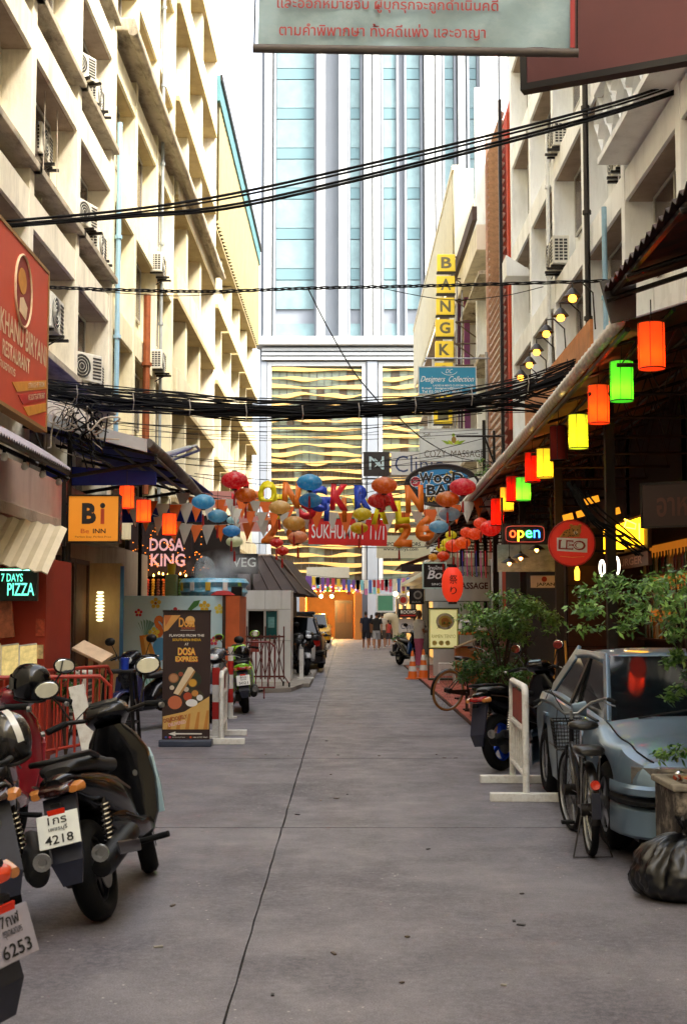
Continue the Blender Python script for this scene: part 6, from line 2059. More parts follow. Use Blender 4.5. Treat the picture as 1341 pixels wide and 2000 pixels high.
# poles carrying the signs on the right
pl2 = thing('sign_gantry', 'dark steel gantry carrying the massage and karaoke signs', 'pole')
q1, q2 = P(945, 840, 36.8), P(965, 870, 36.8)
obj('upright', MB().cyl((q1.x, 36.9, 0), (q1.x, 36.9, q1.z + .3), .05, n=8), dark_steel, pl2)
obj('upright', MB().cyl((q2.x, 36.9, 0), (q2.x, 36.9, q1.z), .04, n=8), dark_steel, pl2)
obj('cross_arm', MB().cyl(P(890, 852, 36.7), P(985, 852, 36.7), .03, n=6).cyl(P(945, 852, 36.7), P(985, 960, 36.7), .03, n=6).cyl(P(945, 920, 36.7), P(985, 905, 36.7), .03, n=6), dark_steel, pl2)
for (px, a_) in ((752, Y3), (866, Y3)):
    pz = P(px, 880, a_)
pl3 = thing('sign_gantry', 'thin steel gantry holding the clinic and tailor signs', 'pole')
for (pa, pb_) in (((705, 884, 43.15), (960, 884, 43.15)), ((705, 935, 43.15), (960, 935, 43.15)), ((830, 700, 40.3), (955, 700, 40.3)), ((830, 780, 40.3), (955, 780, 40.3))):
    obj('beam', MB().cyl(P(*pa), P(*pb_), .03, n=5), steel, pl3)
obj('upright', MB().cyl((4.75, 43.2, 0), (4.75, 43.2, 8), .05, n=6), steel, pl3)
obj('upright', MB().cyl((4.5, 40.35, 4), (4.5, 40.35, 10), .05, n=6), steel, pl3)

# lower signs by the right pavement
cz2 = signboard('massage_lightbox', 'long white lower massage sign with Thai line behind the red paper lantern', P(893, 1140, 30.5), 1.55, .82, paint('c9cec6', .5, 0), 0, .15, dark_steel, .015)
text('นวดแผนไทยเพื่อสุขภาพ', paint('3a5a34', .5, 0), cz2, .1, .24, 1.3, .17, y=-.004)
text('COZY MASSAGE', paint('4a1c18', .5, 0), cz2, .05, -.05, 1.34, .16, y=-.004, bold=.03)
bsg = signboard('barber_sign', 'black shop sign with pale mint border and script letter', P(848, 1124, 29.5), .5, .55, mat('sign_black_gloss'), 0, .1, paint('bcd8cc', .5, 0), .03)
text('ไทยไทย', wt, bsg, .02, .18, .34, .09, y=-.004)
text('Bo', wt, bsg, .02, .02, .32, .2, y=-.004, bold=.02, slant=.3)
text('SINCE', wt, bsg, .06, -.2, .26, .05, y=-.004, bold=.01)
rms = signboard('rooms_sign', 'small black sign ROOMS with red strip above the clinic poster', P(795, 1198, 46), .68, .32, mat('sign_black_gloss'), 0, .06)
text('ROOMS', wt, rms, .02, .05, .52, .12, y=-.004, bold=.02)
obj('red_strip', MB().bx(-.26, .3, -.008, 0, -.1, -.05), red_p, rms)
obj('post', MB().cyl((.25, .08, -2.2), (.25, .08, .1), .03, n=6), dark_steel, rms)
cp = signboard('clinic_poster', 'white poster with thin blue letters below the rooms sign', P(796, 1222, 46.2), .66, .5, paint('c4c8cc', .5, 0), 0, .05)
text('Clinic', paint('2c4474', .5, 0), cp, .0, -.02, .5, .2, y=-.004, bold=0)
rd = signboard('round_bar_sign', 'dark square sign with pale round crest hanging by the alley', P(813, 1165, 42), .5, .52, mat('dark_crest', '1c1412', .5, 0, .1), 0, .06)
patch('crest', disc_poly(.04, .05, .14, n=20), mat('crest_pale', '9a9488', .5), rd, -.002)
patch('crest_core', disc_poly(.04, .05, .09, n=16), mat('crest_dark', '3a3430', .5), rd, -.006)
text('BAR', mat('crest_pale'), rd, .0, -.18, .3, .06, y=-.004)
rd2 = thing('round_sign', 'small grey round sign among the far shop lights', 'sign', P(787, 1172, 48))
obj('disc', MB().prism(disc_poly(0, 0, .2, n=24), 0, .05), mat('crest_pale'), rd2)
patch('mark', disc_poly(0, 0, .12, n=16), mat('leo_red'), rd2, -.002)
bt_ = signboard('tailor_banner', 'white bespoke tailors banner hung below the red street banner', P(787, 1068, 48), 2.0, .85, paint('d8d4b8', .6, 0), 0, .03)
text('BESPOKE TAILORS', ink, bt_, -.1, .1, 1.5, .14, y=-.004, bold=.015)
text('www.narrys.com', ink, bt_, -.1, -.12, 1.3, .12, y=-.004, bold=.01)
# ramen lightbox on a stand
rm = thing('ramen_sign', 'pale yellow ramen lightbox sign with noodle bowl on a wooden stand', 'sign', (2.38, 31.2, .06))
obj('lightbox', MB().bx(-.35, .35, 0, .12, .78, 1.72), mat('lightbox_face', 'dcd8ac', .5, 0, .06, 4, emit=.1, ecol='e0d890'), rm)
obj('frame', MB().bx(-.37, .37, -.012, .13, 1.72, 1.75).bx(-.37, .37, -.012, .13, .75, .78).bx(-.38, -.352, -.012, .13, 0, 1.75).bx(.352, .38, -.012, .13, 0, 1.75).bx(-.37, .37, -.1, .25, .0, .05), mat('dark_olive', '2a2a10', .5), rm)
obj('inner_border', MB().bx(-.345, .345, -.004, 0, 1.7, 1.715).bx(-.345, .345, -.004, 0, .785, .8).bx(-.345, -.325, -.004, 0, .8, 1.7).bx(.325, .345, -.004, 0, .8, 1.7), paint('b8b41c', .5, 0), rm)
for (r, c_) in ((.22, '6a5a2c'), (.21, 'e8e4c8'), (.16, 'e0c860'), (.1, 'd08a3c')):
    patch('bowl_print', disc_poly(.04, 1.42, r, r * .9, 24), paint(c_, .5, 0), rm, -.002 - (.25 - r) * .04, .002)
for k in range(6):
    patch('noodle_print', disc_poly(-.02 + .04 * k, 1.36 + .02 * (k % 3), .03, n=8), paint(('b8842c', '6a8a2c', 'd8b84c')[k % 3], .5, 0), rm, -.012)
text('天', paint('5a4a1c', .5, 0), rm, -.12, 1.28, .08, .08, y=-.014)
text('王', paint('5a4a1c', .5, 0), rm, .12, 1.28, .08, .08, y=-.014)
text('RAMEN TENYO', paint('9a9424', .5, 0), rm, 0, 1.06, .58, .085, y=-.002, bold=.0)
for k in range(3):
    patch('dish_print', disc_poly(-.22 + k * .16, .9, .06, n=14), paint('c8b45c', .5, 0), rm, -.002)
# white plastic stool and orange wooden stand
pst_ = thing('plastic_stool', 'white plastic stool with openwork top under the ramen sign', 'stool', (2.35, 30.1, .06))
pw = paint('d4d2c8', .45, .1)
obj('top', MB().bx(-.17, .17, -.17, .17, .42, .46), pw, pst_, bevel=.015)
for sx in (-1, 1):
    for sy in (-1, 1):
        obj('leg', MB().loft([superring((sx * .15, sy * .15, .42), .03, .03, 8, 3, up=(0, 1, 0)), superring((sx * .2, sy * .2, 0), .025, .025, 8, 3, up=(0, 1, 0))]), pw, pst_, smooth=40)
obj('apron', MB().bx(-.16, .16, -.165, -.15, .33, .42).bx(-.16, .16, .15, .165, .33, .42), pw, pst_)
ob = thing('wooden_cabinet', 'orange wooden slatted cabinet beside the white stool', 'cabinet', (2.9, 30.4, .06))
for k in range(5):
    obj('slat', MB().bx(-.28, .28, -.02, 0, .06 + k * .15, .06 + k * .15 + .14), wood_o, ob)
obj('carcass', MB().bx(-.3, .3, 0, .4, .0, .84), mat('orange_board', 'a8541c', .6, 0, .2, 3), ob)
obj('sloping_top', MB().box((-.02, .1, .92), (.66, .5, .03), (0, R(-22), 0)), mat('pale_wood', 'b59a7a', .6, 0, .2, 5), ob)
ob2 = solo('orange_crate', MB().bx(-.2, .2, -.15, .15, 0, .5), mat('orange_board'), 'orange wooden box stand beside the old bicycle', 'box', loc=(3.1, 27.0, .06), bevel=.01)
wall_f = thing('white_poster_wall', 'white shop wall panel with notices behind the ramen sign', 'wall panel', (2.9, 33.4, .06))
obj('panel', MB().bx(-.62, .32, 0, .1, 0, 2.2), paint('c4c6c0', .6, 0), wall_f)
obj('edge_post', MB().bx(.32, .4, -.02, .12, 0, 2.4), white_p, wall_f)
obj('dotted_notice', MB().bx(-.5, .25, -.012, 0, 1.7, 2.1), paint('b4bcb8', .6, 0), wall_f)
patch('plant_emblem', star_poly(.0, 1.5, .12, 5, .5), lim, wall_f, -.002)
pk_ = signboard('pinkish_board', 'dull pink notice board with dark dots behind the leafy planter', (3.65, 31.4, 1.1), .62, 1.0, mat('dull_pink', '9a746a', .6, 0, .12, 3), 0, .05, dark_steel, .02)
for r_ in range(2):
    for k in range(4):
        patch('notice_dot', disc_poly(-.2 + k * .13, .3 - r_ * .3, .02, n=6), ink, pk_, -.002)
# small white camper toy sign among the plants
cv = thing('van_model', 'small white and orange camper van model standing behind the shrub', 'model van', P(925, 1240, 25.6))
obj('body', MB().loft([superring((x, 0, z), .11, hh, 12, 4, ax=(0, 1, 0)) for x, z, hh in ((-.3, .12, .08), (-.27, .15, .14), (0, .155, .15), (.27, .155, .15), (.3, .14, .1))]), paint('cfd2ca', .4, .2), cv, smooth=35)
obj('lower_band', MB().bx(-.31, .31, -.115, .115, .0, .08), orange_m, cv, bevel=.02)
for k in range(3):
    obj('window', MB().bx(-.25 + k * .18, -.1 + k * .18, -.118, -.108, .15, .25), glass_dark, cv)
# big paper lantern
plt = thing('paper_lantern', 'big red oval paper lantern with dark characters beside the shrub', 'lantern', P(883, 1142, 25.5))
prof = []
for k in range(25):
    u = -1 + 2 * k / 24
    r_ = .21 * (1 - abs(u) ** 3.2 * .55) * (1.0 if u > -.2 else 1 - .12 * (abs(u) - .2))
    prof.append((r_ + (.004 if k % 2 else 0), u * .34))
obj('paper', MB().lathe(prof, 28), mat('red_paper', 'c4281a', .6, 0, .06, 4, emit=.14, ecol='d8381a'), plt, smooth=60)
for z in (.335, -.385):
    obj('cap', MB().cyl((0, 0, z), (0, 0, z + .05), .085, n=18), ink, plt)
text('祭', mat('lantern_ink', '3a0c08', .7), plt, .0, .1, .16, .18, y=-.216, bold=.01)
text('り', mat('lantern_ink'), plt, .0, -.12, .13, .15, y=-.216, bold=.01)
obj('cord', MB().cyl((0, 0, .39), (0, 0, 1.1), .008, n=4), cable_m, plt)
# far small awning on the right
faw = thing('brown_awning', 'small brown curved canvas awning over the far right shop', 'awning')
fa = MB()
for i in range(9):
    u = i / 8
    for y in (36.0, 40.5):
        fa.v.append((1.55 + 1.5 * u ** .9, y, 3.05 + .42 * math.sin(u * 1.5)))
for i in range(8):
    fa.f.append((2 * i, 2 * i + 1, 2 * i + 3, 2 * i + 2))
o = obj('canvas', fa, mat('brown_canvas', '8a5a44', .7, 0, .12, 3), faw, smooth=40)
o.modifiers.new('s', 'SOLIDIFY').thickness = .03
obj('valance', MB().bx(1.56, 3.1, 35.98, 36.02, 2.85, 3.06), mat('brown_valance', '2a1614', .8), faw)
# heavy brown gutter tubes at the far end of the eave
gtb = thing('eave_pole', 'thick weathered pole running down the far eave beside the lanterns', 'pole')
obj('pole', MB().cyl(P(945, 955, 28), P(835, 1060, 40), .07, n=10), mat('weathered_pole', '6a4a34', .7, 0, .25, 3), gtb, smooth=40)
obj('second_pole', MB().cyl(P(955, 985, 27), P(870, 1065, 36), .06, n=10), wood, gtb, smooth=40)

# brooms, bike rack, planters
for k, (px, a_) in enumerate(((1075, 8), (1092, -1))):
    br_ = thing('broom', 'broom with yellow wooden handle leaning upside the dark counter' if k else 'broom with tilted yellow wooden handle beside the dark counter', 'broom', (2.75 + .1 * k, 17.4 - k, .06))
    obj('handle', MB().cyl((0, 0, .15), (.14 if k == 0 else -.02, .2, 1.25), .016, n=7), mat('yellow_wood', 'b8802c', .6, 0, .15), br_)
    obj('bristles', MB().loft([superring((0, 0, z), a, .05, 10, 3, up=(0, 1, 0)) for z, a in ((0, .16), (.12, .1), (.18, .03))]), mat('straw', '6a5020', .9, 0, .3, 30), br_)
rk = thing('bicycle_rack', 'low black steel bicycle rack on the red tiles', 'bicycle rack', (2.35, 21.3, .064))
obj('base_bar', MB().bx(-.4, .5, -.16, -.12, 0, .03).bx(-.4, .5, .12, .16, 0, .03), dark_steel, rk)
for k in range(5):
    obj('hoop', MB().tube([(-.35 + k * .2, -.14, .02), (-.35 + k * .2, -.12, .3), (-.35 + k * .2, .12, .3), (-.35 + k * .2, .14, .02)], .012, 6), dark_steel, rk)

# ================================================================ overhead: banner, sign, cables, festival decorations
def smooth_path(pts, k=8):
    pts = [Vector(p) for p in pts]
    out = []
    for i in range(len(pts) - 1):
        p0 = pts[max(0, i - 1)]
        p1, p2 = pts[i], pts[i + 1]
        p3 = pts[min(len(pts) - 1, i + 2)]
        for q in range(k):
            t = q / k
            out.append(.5 * ((2 * p1) + (p2 - p0) * t + (2 * p0 - 5 * p1 + 4 * p2 - p3) * t * t + (3 * p1 - p0 - 3 * p2 + p3) * t ** 3))
    out.append(pts[-1])
    return out

# cloth banner with Thai lines
tb = thing('cloth_banner', 'grey blue cloth banner with red Thai lines strung high over the street', 'banner', P(811, 92, 10), 0, None, (0, R(.9), 0))
wv = MB()
nx, nz = 40, 14
for j in range(nz + 1):
    for i in range(nx + 1):
        x = -1.27 + 2.54 * i / nx
        z = .0 + 1.0 * j / nz
        wv.v.append((x, .018 * math.sin(x * 5 + z * 4) + .012 * math.sin(x * 11 - z * 9), z))
for j in range(nz):
    for i in range(nx):
        a = j * (nx + 1) + i
        wv.f.append((a, a + 1, a + nx + 2, a + nx + 1))
obj('cloth', wv, mat('banner_cloth', '8fa6ae', .7, 0, .14, 2.2, stain='aebfc4', stain_amt=.6, stain_scale=(2, 2, 3)), tb, smooth=60)
ri = mat('banner_red', 'a83c3c', .7, 0, .05)
text('ตามคำพิพากษา ทั้งคดีแพ่ง และอาญา', ri, tb, -.27, .11, 1.66, .13, y=-.035, bold=.012)
text('และออกหมายจับ ผู้บุกรุกจะถูกดำเนินคดี', ri, tb, -.23, .33, 1.78, .13, y=-.035, bold=.012)
obj('red_margin', MB().bx(1.24, 1.275, -.034, -.03, .0, 1.0), ri, tb)
obj('bottom_pole', MB().cyl((-1.31, 0, -.03), (1.31, 0, -.03), .035, n=10), mat('grey_pole', '5c5450', .6, .2, .2, 3), tb, smooth=40)
obj('side_rope', MB().cyl((-1.3, 0, -.03), (-1.3, 0, 3), .008, n=4).cyl((1.3, 0, -.03), (1.3, 0, 3), .008, n=4), cable_m, tb)
# big red-brown sign upper right
a, c_ = P(1024, 168, 11.2), P(1341, 118, 10.6)
dx = (c_ - a)
yaw = math.atan2(dx.y, dx.x)
Lh = 3.2
rs = signboard('red_sign', 'large plain red brown sign with dark frame at the upper right', (a.x + math.cos(yaw) * Lh / 2 + .02, a.y + math.sin(yaw) * Lh / 2, a.z + .7), Lh, 1.35, mat('red_brown_panel', '5e2a2a', .6, 0, .12, 1.2), yaw, .1, mat('black_frame', '171314', .45, .3, .2), .06)
obj('post', MB().cyl((-1.62, .1, -.7), (-1.62, .1, .9), .05, n=8), steel, rs)
obj('wall_arm', MB().cyl((1.2, .1, .3), (2.2, .6, .3), .04, n=6), dark_steel, rs)

cg = 'cables over the street'
def cable(label, pts, r, group=cg, k=8, m=None, name='cable'):
    return solo(name, MB().tube(smooth_path([P(*p) for p in pts], k), r, 6), m or cable_m, label, 'cable', group, smooth=60)
ups = iter(('topmost', 'second', 'third', 'lowest'))
for dy0, dy1, dy2, r in ((0, 0, 0, .021), (6, 7, 7, .016), (8, 21, 17, .02), (11, 27, 23, .021)):
    cable('%s of the four heavy black cables rising across the street' % next(ups), [(-10, 434 + dy0, 19), (240, 411 + dy0 * 1.0 + dy1 * .1, 19), (440, 381 + dy1, 19), (690, 327 + dy1, 19), (980, 258 + dy2, 19), (1200, 200 + dy2 * .9, 19), (1345, 152 + dy2 * .9, 19)], r, 'heavy cables rising to the right')
tw = thing('twisted_cable', 'twisted black cable strung level across the street', 'cable')
for k in range(3):
    pts = smooth_path([P(90, 561, 22), P(260, 567, 22), P(420, 569, 22), P(600, 563, 22), P(760, 560, 22), P(930, 556, 22), P(1200, 548, 22)], 26)
    obj('strand', MB().tube([p + Vector((0, .02 * math.cos(i * .55 + k * 2.1), .022 * math.sin(i * .55 + k * 2.1))) for i, p in enumerate(pts)], .012, 5), cable_m, tw, smooth=60)
cable('thin loose wire sagging under the twisted cable', [(180, 568, 22), (340, 578, 22), (470, 570, 22)], .007)
cable('thin loose wire sagging before the yellow letter sign', [(740, 562, 22), (870, 585, 22), (980, 578, 22), (1060, 560, 22)], .007)
cable('black drop wire slanting from the twisted cable down to the thick bundle', [(602, 565, 22), (640, 640, 21.5), (690, 725, 21), (742, 788, 20.2)], .011)
cable('black drop wire slanting from the thick bundle to the massage sign', [(770, 808, 20.2), (830, 860, 26), (900, 895, 33), (985, 905, 36)], .011)
bnd = thing('cable_bundle', 'thick sagging bundle of black cables across the whole street', 'cable bundle')
rb = random.Random(5)
core = [(75, 762), (190, 778), (330, 790), (480, 800), (620, 802), (760, 797), (880, 786), (990, 770), (1080, 742), (1170, 702)]
core2 = [(75, 755), (190, 775), (330, 792), (480, 802), (620, 803), (760, 797), (880, 790), (990, 782), (1060, 788), (1130, 800)]
for k in range(54):
    c0 = core if k % 3 else core2
    oy, oz = rb.uniform(-.14, .14), rb.gauss(0, 10)
    pts = []
    for i, (x, y) in enumerate(c0):
        s = 1.0 if 2 < i < 7 else 1.25
        pts.append(P(x, y + oz * s + rb.uniform(-8, 8), 20 + oy + rb.uniform(-.04, .04)))
    obj('cable', MB().tube(smooth_path(pts, 6), rb.choice((.006, .008, .010, .014)), 5), cable_m, bnd, smooth=60)
for k in range(9):
    x = 150 + k * 110
    i = min(8, max(0, int((x - 75) / 110)))
    yy = core[i][1] + 6
    obj('cable_tie', MB().tube([P(x, yy - 16, 19.85), P(x + 2, yy, 19.8), P(x, yy + 16, 19.85)], .008, 5), mat('cable_tie', '9a948c', .6), bnd)
for k in range(13):
    y0 = 800 + k * 9 + rb.uniform(-10, 10)
    Yd = rb.uniform(21, 33)
    x0, x1 = rb.uniform(60, 200), rb.uniform(880, 1010)
    sag = rb.uniform(5, 34)
    cable('thin black wire sagging below the thick cable bundle', [(x0, y0, Yd - 3), ((x0 * 2 + x1) / 3, y0 + sag + k * 2.5, Yd - 1), ((x0 + 2 * x1) / 3, y0 + sag + k * 3, Yd), (x1, y0 - rb.uniform(-15, 25) + k * 2, Yd + 1)], rb.choice((.006, .008, .011)), 'thin wires below the bundle')
tg = thing('cable_tangle', 'tangle of black and pale cables knotted beside the orange red sign', 'cable tangle')
for k in range(22):
    x, y = rb.uniform(85, 190), rb.uniform(775, 830)
    pts = [P(x + rb.uniform(-25, 60) * i / 4 * 1.0 + rb.uniform(-14, 14), y + i * rb.uniform(4, 24), 18.6 + rb.uniform(-.3, .3)) for i in range(6)]
    obj('cable', MB().tube(smooth_path(pts, 5), rb.choice((.007, .01, .014)), 5), cable_m if k % 4 else mat('pale_wire', 'a89c8c', .6), tg, smooth=60)
for k in range(4):
    cx, cy = 105 + k * 9, 810 + k * 5
    obj('coil', MB().tube([P(cx + 20 * math.cos(a * .35), cy + 16 * math.sin(a * .35), 18.4 + .01 * a) for a in range(40)], .008, 5), mat('pale_wire', 'a89c8c', .6), tg, smooth=60)
for k, (pts) in enumerate(([(240, 95, 23.6), (236, 300, 23.4), (225, 560, 23.2)], [(262, 150, 24.4), (262, 330, 24.3), (258, 400, 24.2)])):
    cable('thin grey wire hanging down the stained left facade', [(p[0] - 150, p[1], p[2] - 2) for p in pts], .008, 'wires down the left facade', m=mat('pale_wire', 'a89c8c', .6))
cable('white wire hanging down the pale right facade', [(1197, 150, 23.4), (1203, 260, 23.4), (1210, 390, 23.4), (1222, 450, 23.4), (1240, 475, 23.4)], .012, 'wires down the right facade', m=mat('white_pvc', 'd7d9d7', .45))
tr_ = thing('cable_tangle', 'loops of black cable hanging under the awning behind the beer sign', 'cable tangle')
for k in range(9):
    x = 1120 + rb.uniform(-10, 25)
    pts = [P(x + rb.uniform(-6, 6), 940 + k * 3, 15.5), P(x + 30, 1000 + rb.uniform(-10, 15), 15.5), P(x + 80, 1045 + rb.uniform(-12, 18), 15.5), P(x + 130, 1068 + rb.uniform(-8, 20), 15.4)]
    obj('cable', MB().tube(smooth_path(pts, 6), .012, 5), cable_m, tr_, smooth=60)

# oval silk lanterns
def oval_lantern(label, loc, dia, colr, group, tassel=True, squash=.68, deco=True, e=.0):
    t = thing('silk_lantern', label, 'lantern', loc, 0, group)
    r = dia / 2
    b = MB()
    prof = []
    for k in range(17):
        u = -1 + 2 * k / 16
        prof.append((max(.16 * r, r * (1 - abs(u) ** 2.2) ** .62), u * r * squash))
    n = 24
    vs = [((q * (1 + .025 * math.cos(i * math.pi))) * math.cos(2 * math.pi * i / n), (q * (1 + .025 * math.cos(i * math.pi))) * math.sin(2 * math.pi * i / n), z) for q, z in prof for i in range(n)]
    fs = [(a * n + i, a * n + (i + 1) % n, (a + 1) * n + (i + 1) % n, (a + 1) * n + i) for a in range(16) for i in range(n)]
    b.add(vs, fs + [tuple(range(n))[::-1], tuple(range(16 * n, 17 * n))])
    obj('silk', b, silk(colr, e), t, smooth=35)
    for z in (r * squash - .005, -r * squash - .015):
        obj('cap', MB().cyl((0, 0, z), (0, 0, z + .02), r * .21, n=12), mat('lantern_cap', '3a2414', .6), t)
    obj('cord', MB().cyl((0, 0, r * squash), (0, 0, r * squash + .35), .004, n=4), cable_m, t)
    if tassel:
        obj('tassel', MB().cyl((0, 0, -r * squash), (0, 0, -r * squash - r * .5), .004, n=4).lathe([(.006, 0), (.018, -.03), (.022, -.2), (.0, -.2)], 8, (0, 0, -r * squash - r * .4)), red_p, t)
    return t
def silk(colr, e):
    nm = 'silk_%s_%.2f' % (colr, e)
    if nm in MATS:
        return MATS[nm]
    m = mat(nm, tuple(x * .82 / max(h(colr)) for x in h(colr)), .35, 0, .1, 14, stain='f0e8d8', stain_amt=.45, stain_scale=(9, 9, 9), emit=e, ecol=colr, coat=.2)
    n, l = m.node_tree.nodes, m.node_tree.links
    b_ = n['Principled BSDF']
    tr_ = n.new('ShaderNodeBsdfTranslucent')
    l.new(b_.inputs['Base Color'].links[0].from_socket, tr_.inputs['Color'])
    mx = n.new('ShaderNodeMixShader')
    mx.inputs[0].default_value = .55
    l.new(b_.outputs[0], mx.inputs[1])
    l.new(tr_.outputs[0], mx.inputs[2])
    l.new(mx.outputs[0], n['Material Output'].inputs['Surface'])
    return m
gl_ = 'silk lanterns strung over the street'
LN = [(458, 938, 56, 'b81c2c', 'red silk lantern with tassel above the orange one at the left string', 22), (480, 967, 47, 'd88428', 'orange silk lantern hanging just under the red one', 22.2),
      (397, 980, 48, '5aa8c8', 'sky blue silk lantern over the bunting nearest the left buildings', 22), (425, 1008, 42, '7ab8d0', 'pale blue silk lantern below the bunting at the left', 22.3),
      (455, 1016, 26, 'a8c4c8', 'small pale silk lantern behind the left bunting', 26), (452, 1037, 37, '4a90b8', 'blue silk lantern low beside the black sign', 23), (458, 1058, 35, 'c8ccb0', 'cream white silk lantern lowest at the left', 23.5),
      (604, 942, 53, '3fa0c8', 'bright blue silk lantern covering the letter G', 22), (606, 977, 48, '3f98c0', 'blue silk lantern below the bright blue one', 22.2),
      (546, 991, 45, 'd8b878', 'cream gold silk lantern below the yellow letter O', 22.5), (574, 1022, 47, 'd8b060', 'gold silk lantern before the orange zero', 22.6), (582, 1049, 40, 'd89a70', 'peach silk lantern below the gold one', 23.4),
      (540, 1060, 28, 'b82c2c', 'small red silk lantern low near the orange two', 26), (551, 1076, 28, 'c83c2c', 'small red silk lantern lowest near the pavilion roof', 26.5),
      (750, 948, 54, 'c8702c', 'copper orange silk lantern covering the letter A', 22), (740, 978, 49, 'c83c3c', 'crimson silk lantern under the copper one', 22.2),
      (707, 1004, 40, 'd8c838', 'yellow silk lantern below the blue letter R', 23), (701, 1031, 37, 'd0b828', 'yellow silk lantern in front of the red street banner', 23.4),
      (903, 951, 55, 'c8384c', 'pink red silk lantern before the karaoke sign', 22), (873, 975, 50, 'd8842c', 'orange silk lantern before the karaoke sign', 22.2), (877, 1004, 45, '98b4c4', 'silver blue silk lantern below the orange one', 22.4), (856, 1029, 41, '84b8d0', 'light blue silk lantern low beside the eave pole', 22.8),
      (779, 1063, 22, 'd8cc2c', 'small yellow silk lantern over the tailors banner', 27), (790, 1035, 26, 'd8c83c', 'small yellow silk lantern beside the orange two', 27)]
for px, py, wpx, c_, lab, Y in LN:
    oval_lantern(lab, P(px, py, Y), wpx * Y / F * .92, c_, gl_, True)
for k, (px, py, wpx, Y, c_) in enumerate(((957, 1032, 40, 23.5, 'c8281c'), (938, 1022, 28, 24.5, 'd84820'), (927, 1043, 30, 25.5, 'd85020'), (911, 1040, 26, 26.5, 'c8481c'), (903, 1060, 30, 27.5, 'd8601c'), (885, 1066, 32, 28.5, 'c8481c'),
                                         (872, 1060, 22, 30, 'd8c82c'), (880, 1045, 22, 30, 'd8c82c'), (861, 1071, 20, 31, 'c8b82c'), (865, 1086, 24, 29, '9a3a14'), (845, 1088, 18, 34, 'b8862c'))):
    oval_lantern('glossy orange red lantern of the row below the far eave' if k < 6 else ('small yellow lantern by the far eave pole' if k < 9 else 'small bronze lantern by the far eave pole'), P(px, py, Y), wpx * Y / F, c_,
                 ('orange lanterns below the far eave', 'yellow lanterns by the eave pole', 'bronze lanterns by the eave pole')[0 if k < 6 else 1 if k < 9 else 2], True, .8, e=.10 if k < 6 else .05)
# bead strings with tassels under the far eave
for k in range(7):
    p = P(893 + k * 9, 1076, 26 - k * .4)
    solo('bead_string', MB().tube([p, p + Vector((0, 0, -.25)), p + Vector((.01, 0, -.5))], .012, 5), paint(('c8283c', '3c3c9c', 'c83c8c')[k % 3], .5, 0), ('red', 'blue', 'pink')[k % 3] + ' bead string hanging below the orange lanterns', 'bead string', 'bead strings below the lanterns')
# lit orange lanterns at the left
for k, (px, py, Y) in enumerate(((248, 971, 18.6), (281, 998, 19.0), (331, 1024, 19.6))):
    cyl_lantern(('lit orange lantern directly beside the amber hotel sign', 'lit orange lantern in the middle under the blue canopy', 'lit orange lantern at the end near the bunting')[k], P(px, py, Y), 'f0702c', 1, 'orange lanterns at the left', .105, .33, 'orange_lantern')

# hanging letters
og, yw_, bl_, rd_ = '/c8681c', '/d8cc14', '/24409c', '/c02434'
for s, px, py, c_, w_, hh_, Y, row in (
        ('S', 470, 962, 'd4202e', 36, 52, 26.2, 'top'), ('O', 522, 964, 'ecdc10', 37, 52, 26, 'top'), ('N', 569, 967, 'e07416', 36, 52, 26, 'top'), ('G', 620, 974, '2848b8', 38, 52, 26, 'top'), ('K', 663, 971, 'd4202e', 36, 52, 26, 'top'), ('R', 708, 972, '2848b8', 33, 50, 26, 'top'), ('A', 757, 974, 'd4202e', 38, 52, 26, 'top'), ('N', 809, 974, 'e07416', 36, 54, 26, 'top'),
        ('F', 500, 984, 'e07416', 32, 50, 26.4, 'middle'), ('E', 546, 990, 'ecdc10', 32, 50, 26.4, 'middle'), ('S', 600, 990, 'd4202e', 34, 50, 26.4, 'middle'), ('T', 638, 994, '2848b8', 32, 48, 26.4, 'middle'), ('I', 672, 996, 'e07416', 9, 48, 26.4, 'middle'), ('V', 703, 998, 'ecdc10', 34, 48, 26.4, 'middle'), ('A', 741, 1000, 'ecdc10', 34, 48, 26.4, 'middle'), ('L', 785, 1000, 'ecdc10', 28, 46, 26.4, 'middle'),
        ('2', 529, 1036, 'e07416', 36, 52, 26.6, 'bottom'), ('0', 578, 1038, 'e07416', 38, 56, 26.6, 'bottom'), ('2', 787, 1042, 'e07416', 36, 52, 26.6, 'bottom'), ('6', 829, 1032, 'e07416', 38, 52, 26.6, 'bottom')):
    nm = {'d4202e': 'red', 'ecdc10': 'yellow', 'e07416': 'orange', '2848b8': 'blue'}[c_]
    p = P(px, py, Y)
    lt = thing('hanging_letter', '%s hanging %s %s in the %s row of festival lettering%s' % (nm, 'figure' if s.isdigit() else 'letter', {'2': 'two', '0': 'zero', '6': 'six'}.get(s, s), row, (' beside the six' if px > 700 else ' at the left end') if s == '2' else (' next to the karaoke sign' if px > 800 else ' after the yellow O') if s == 'N' else ''), 'letter', p, 0, None, (0, R(rg.uniform(-4, 4)), R(rg.uniform(-8, 8))))
    text(s, paint(c_, .5, .05), lt, 0, 0, w_ * Y / F, hh_ * Y / F, y=0, bold=.065 if s != 'I' else .03, name='card_letter').modifiers.new('s', 'SOLIDIFY').thickness = .02
    obj('cord', MB().cyl((0, .01, hh_ * Y / F / 2 - .05), (0, .01, hh_ * Y / F / 2 + .25), .004, n=4), cable_m, lt)
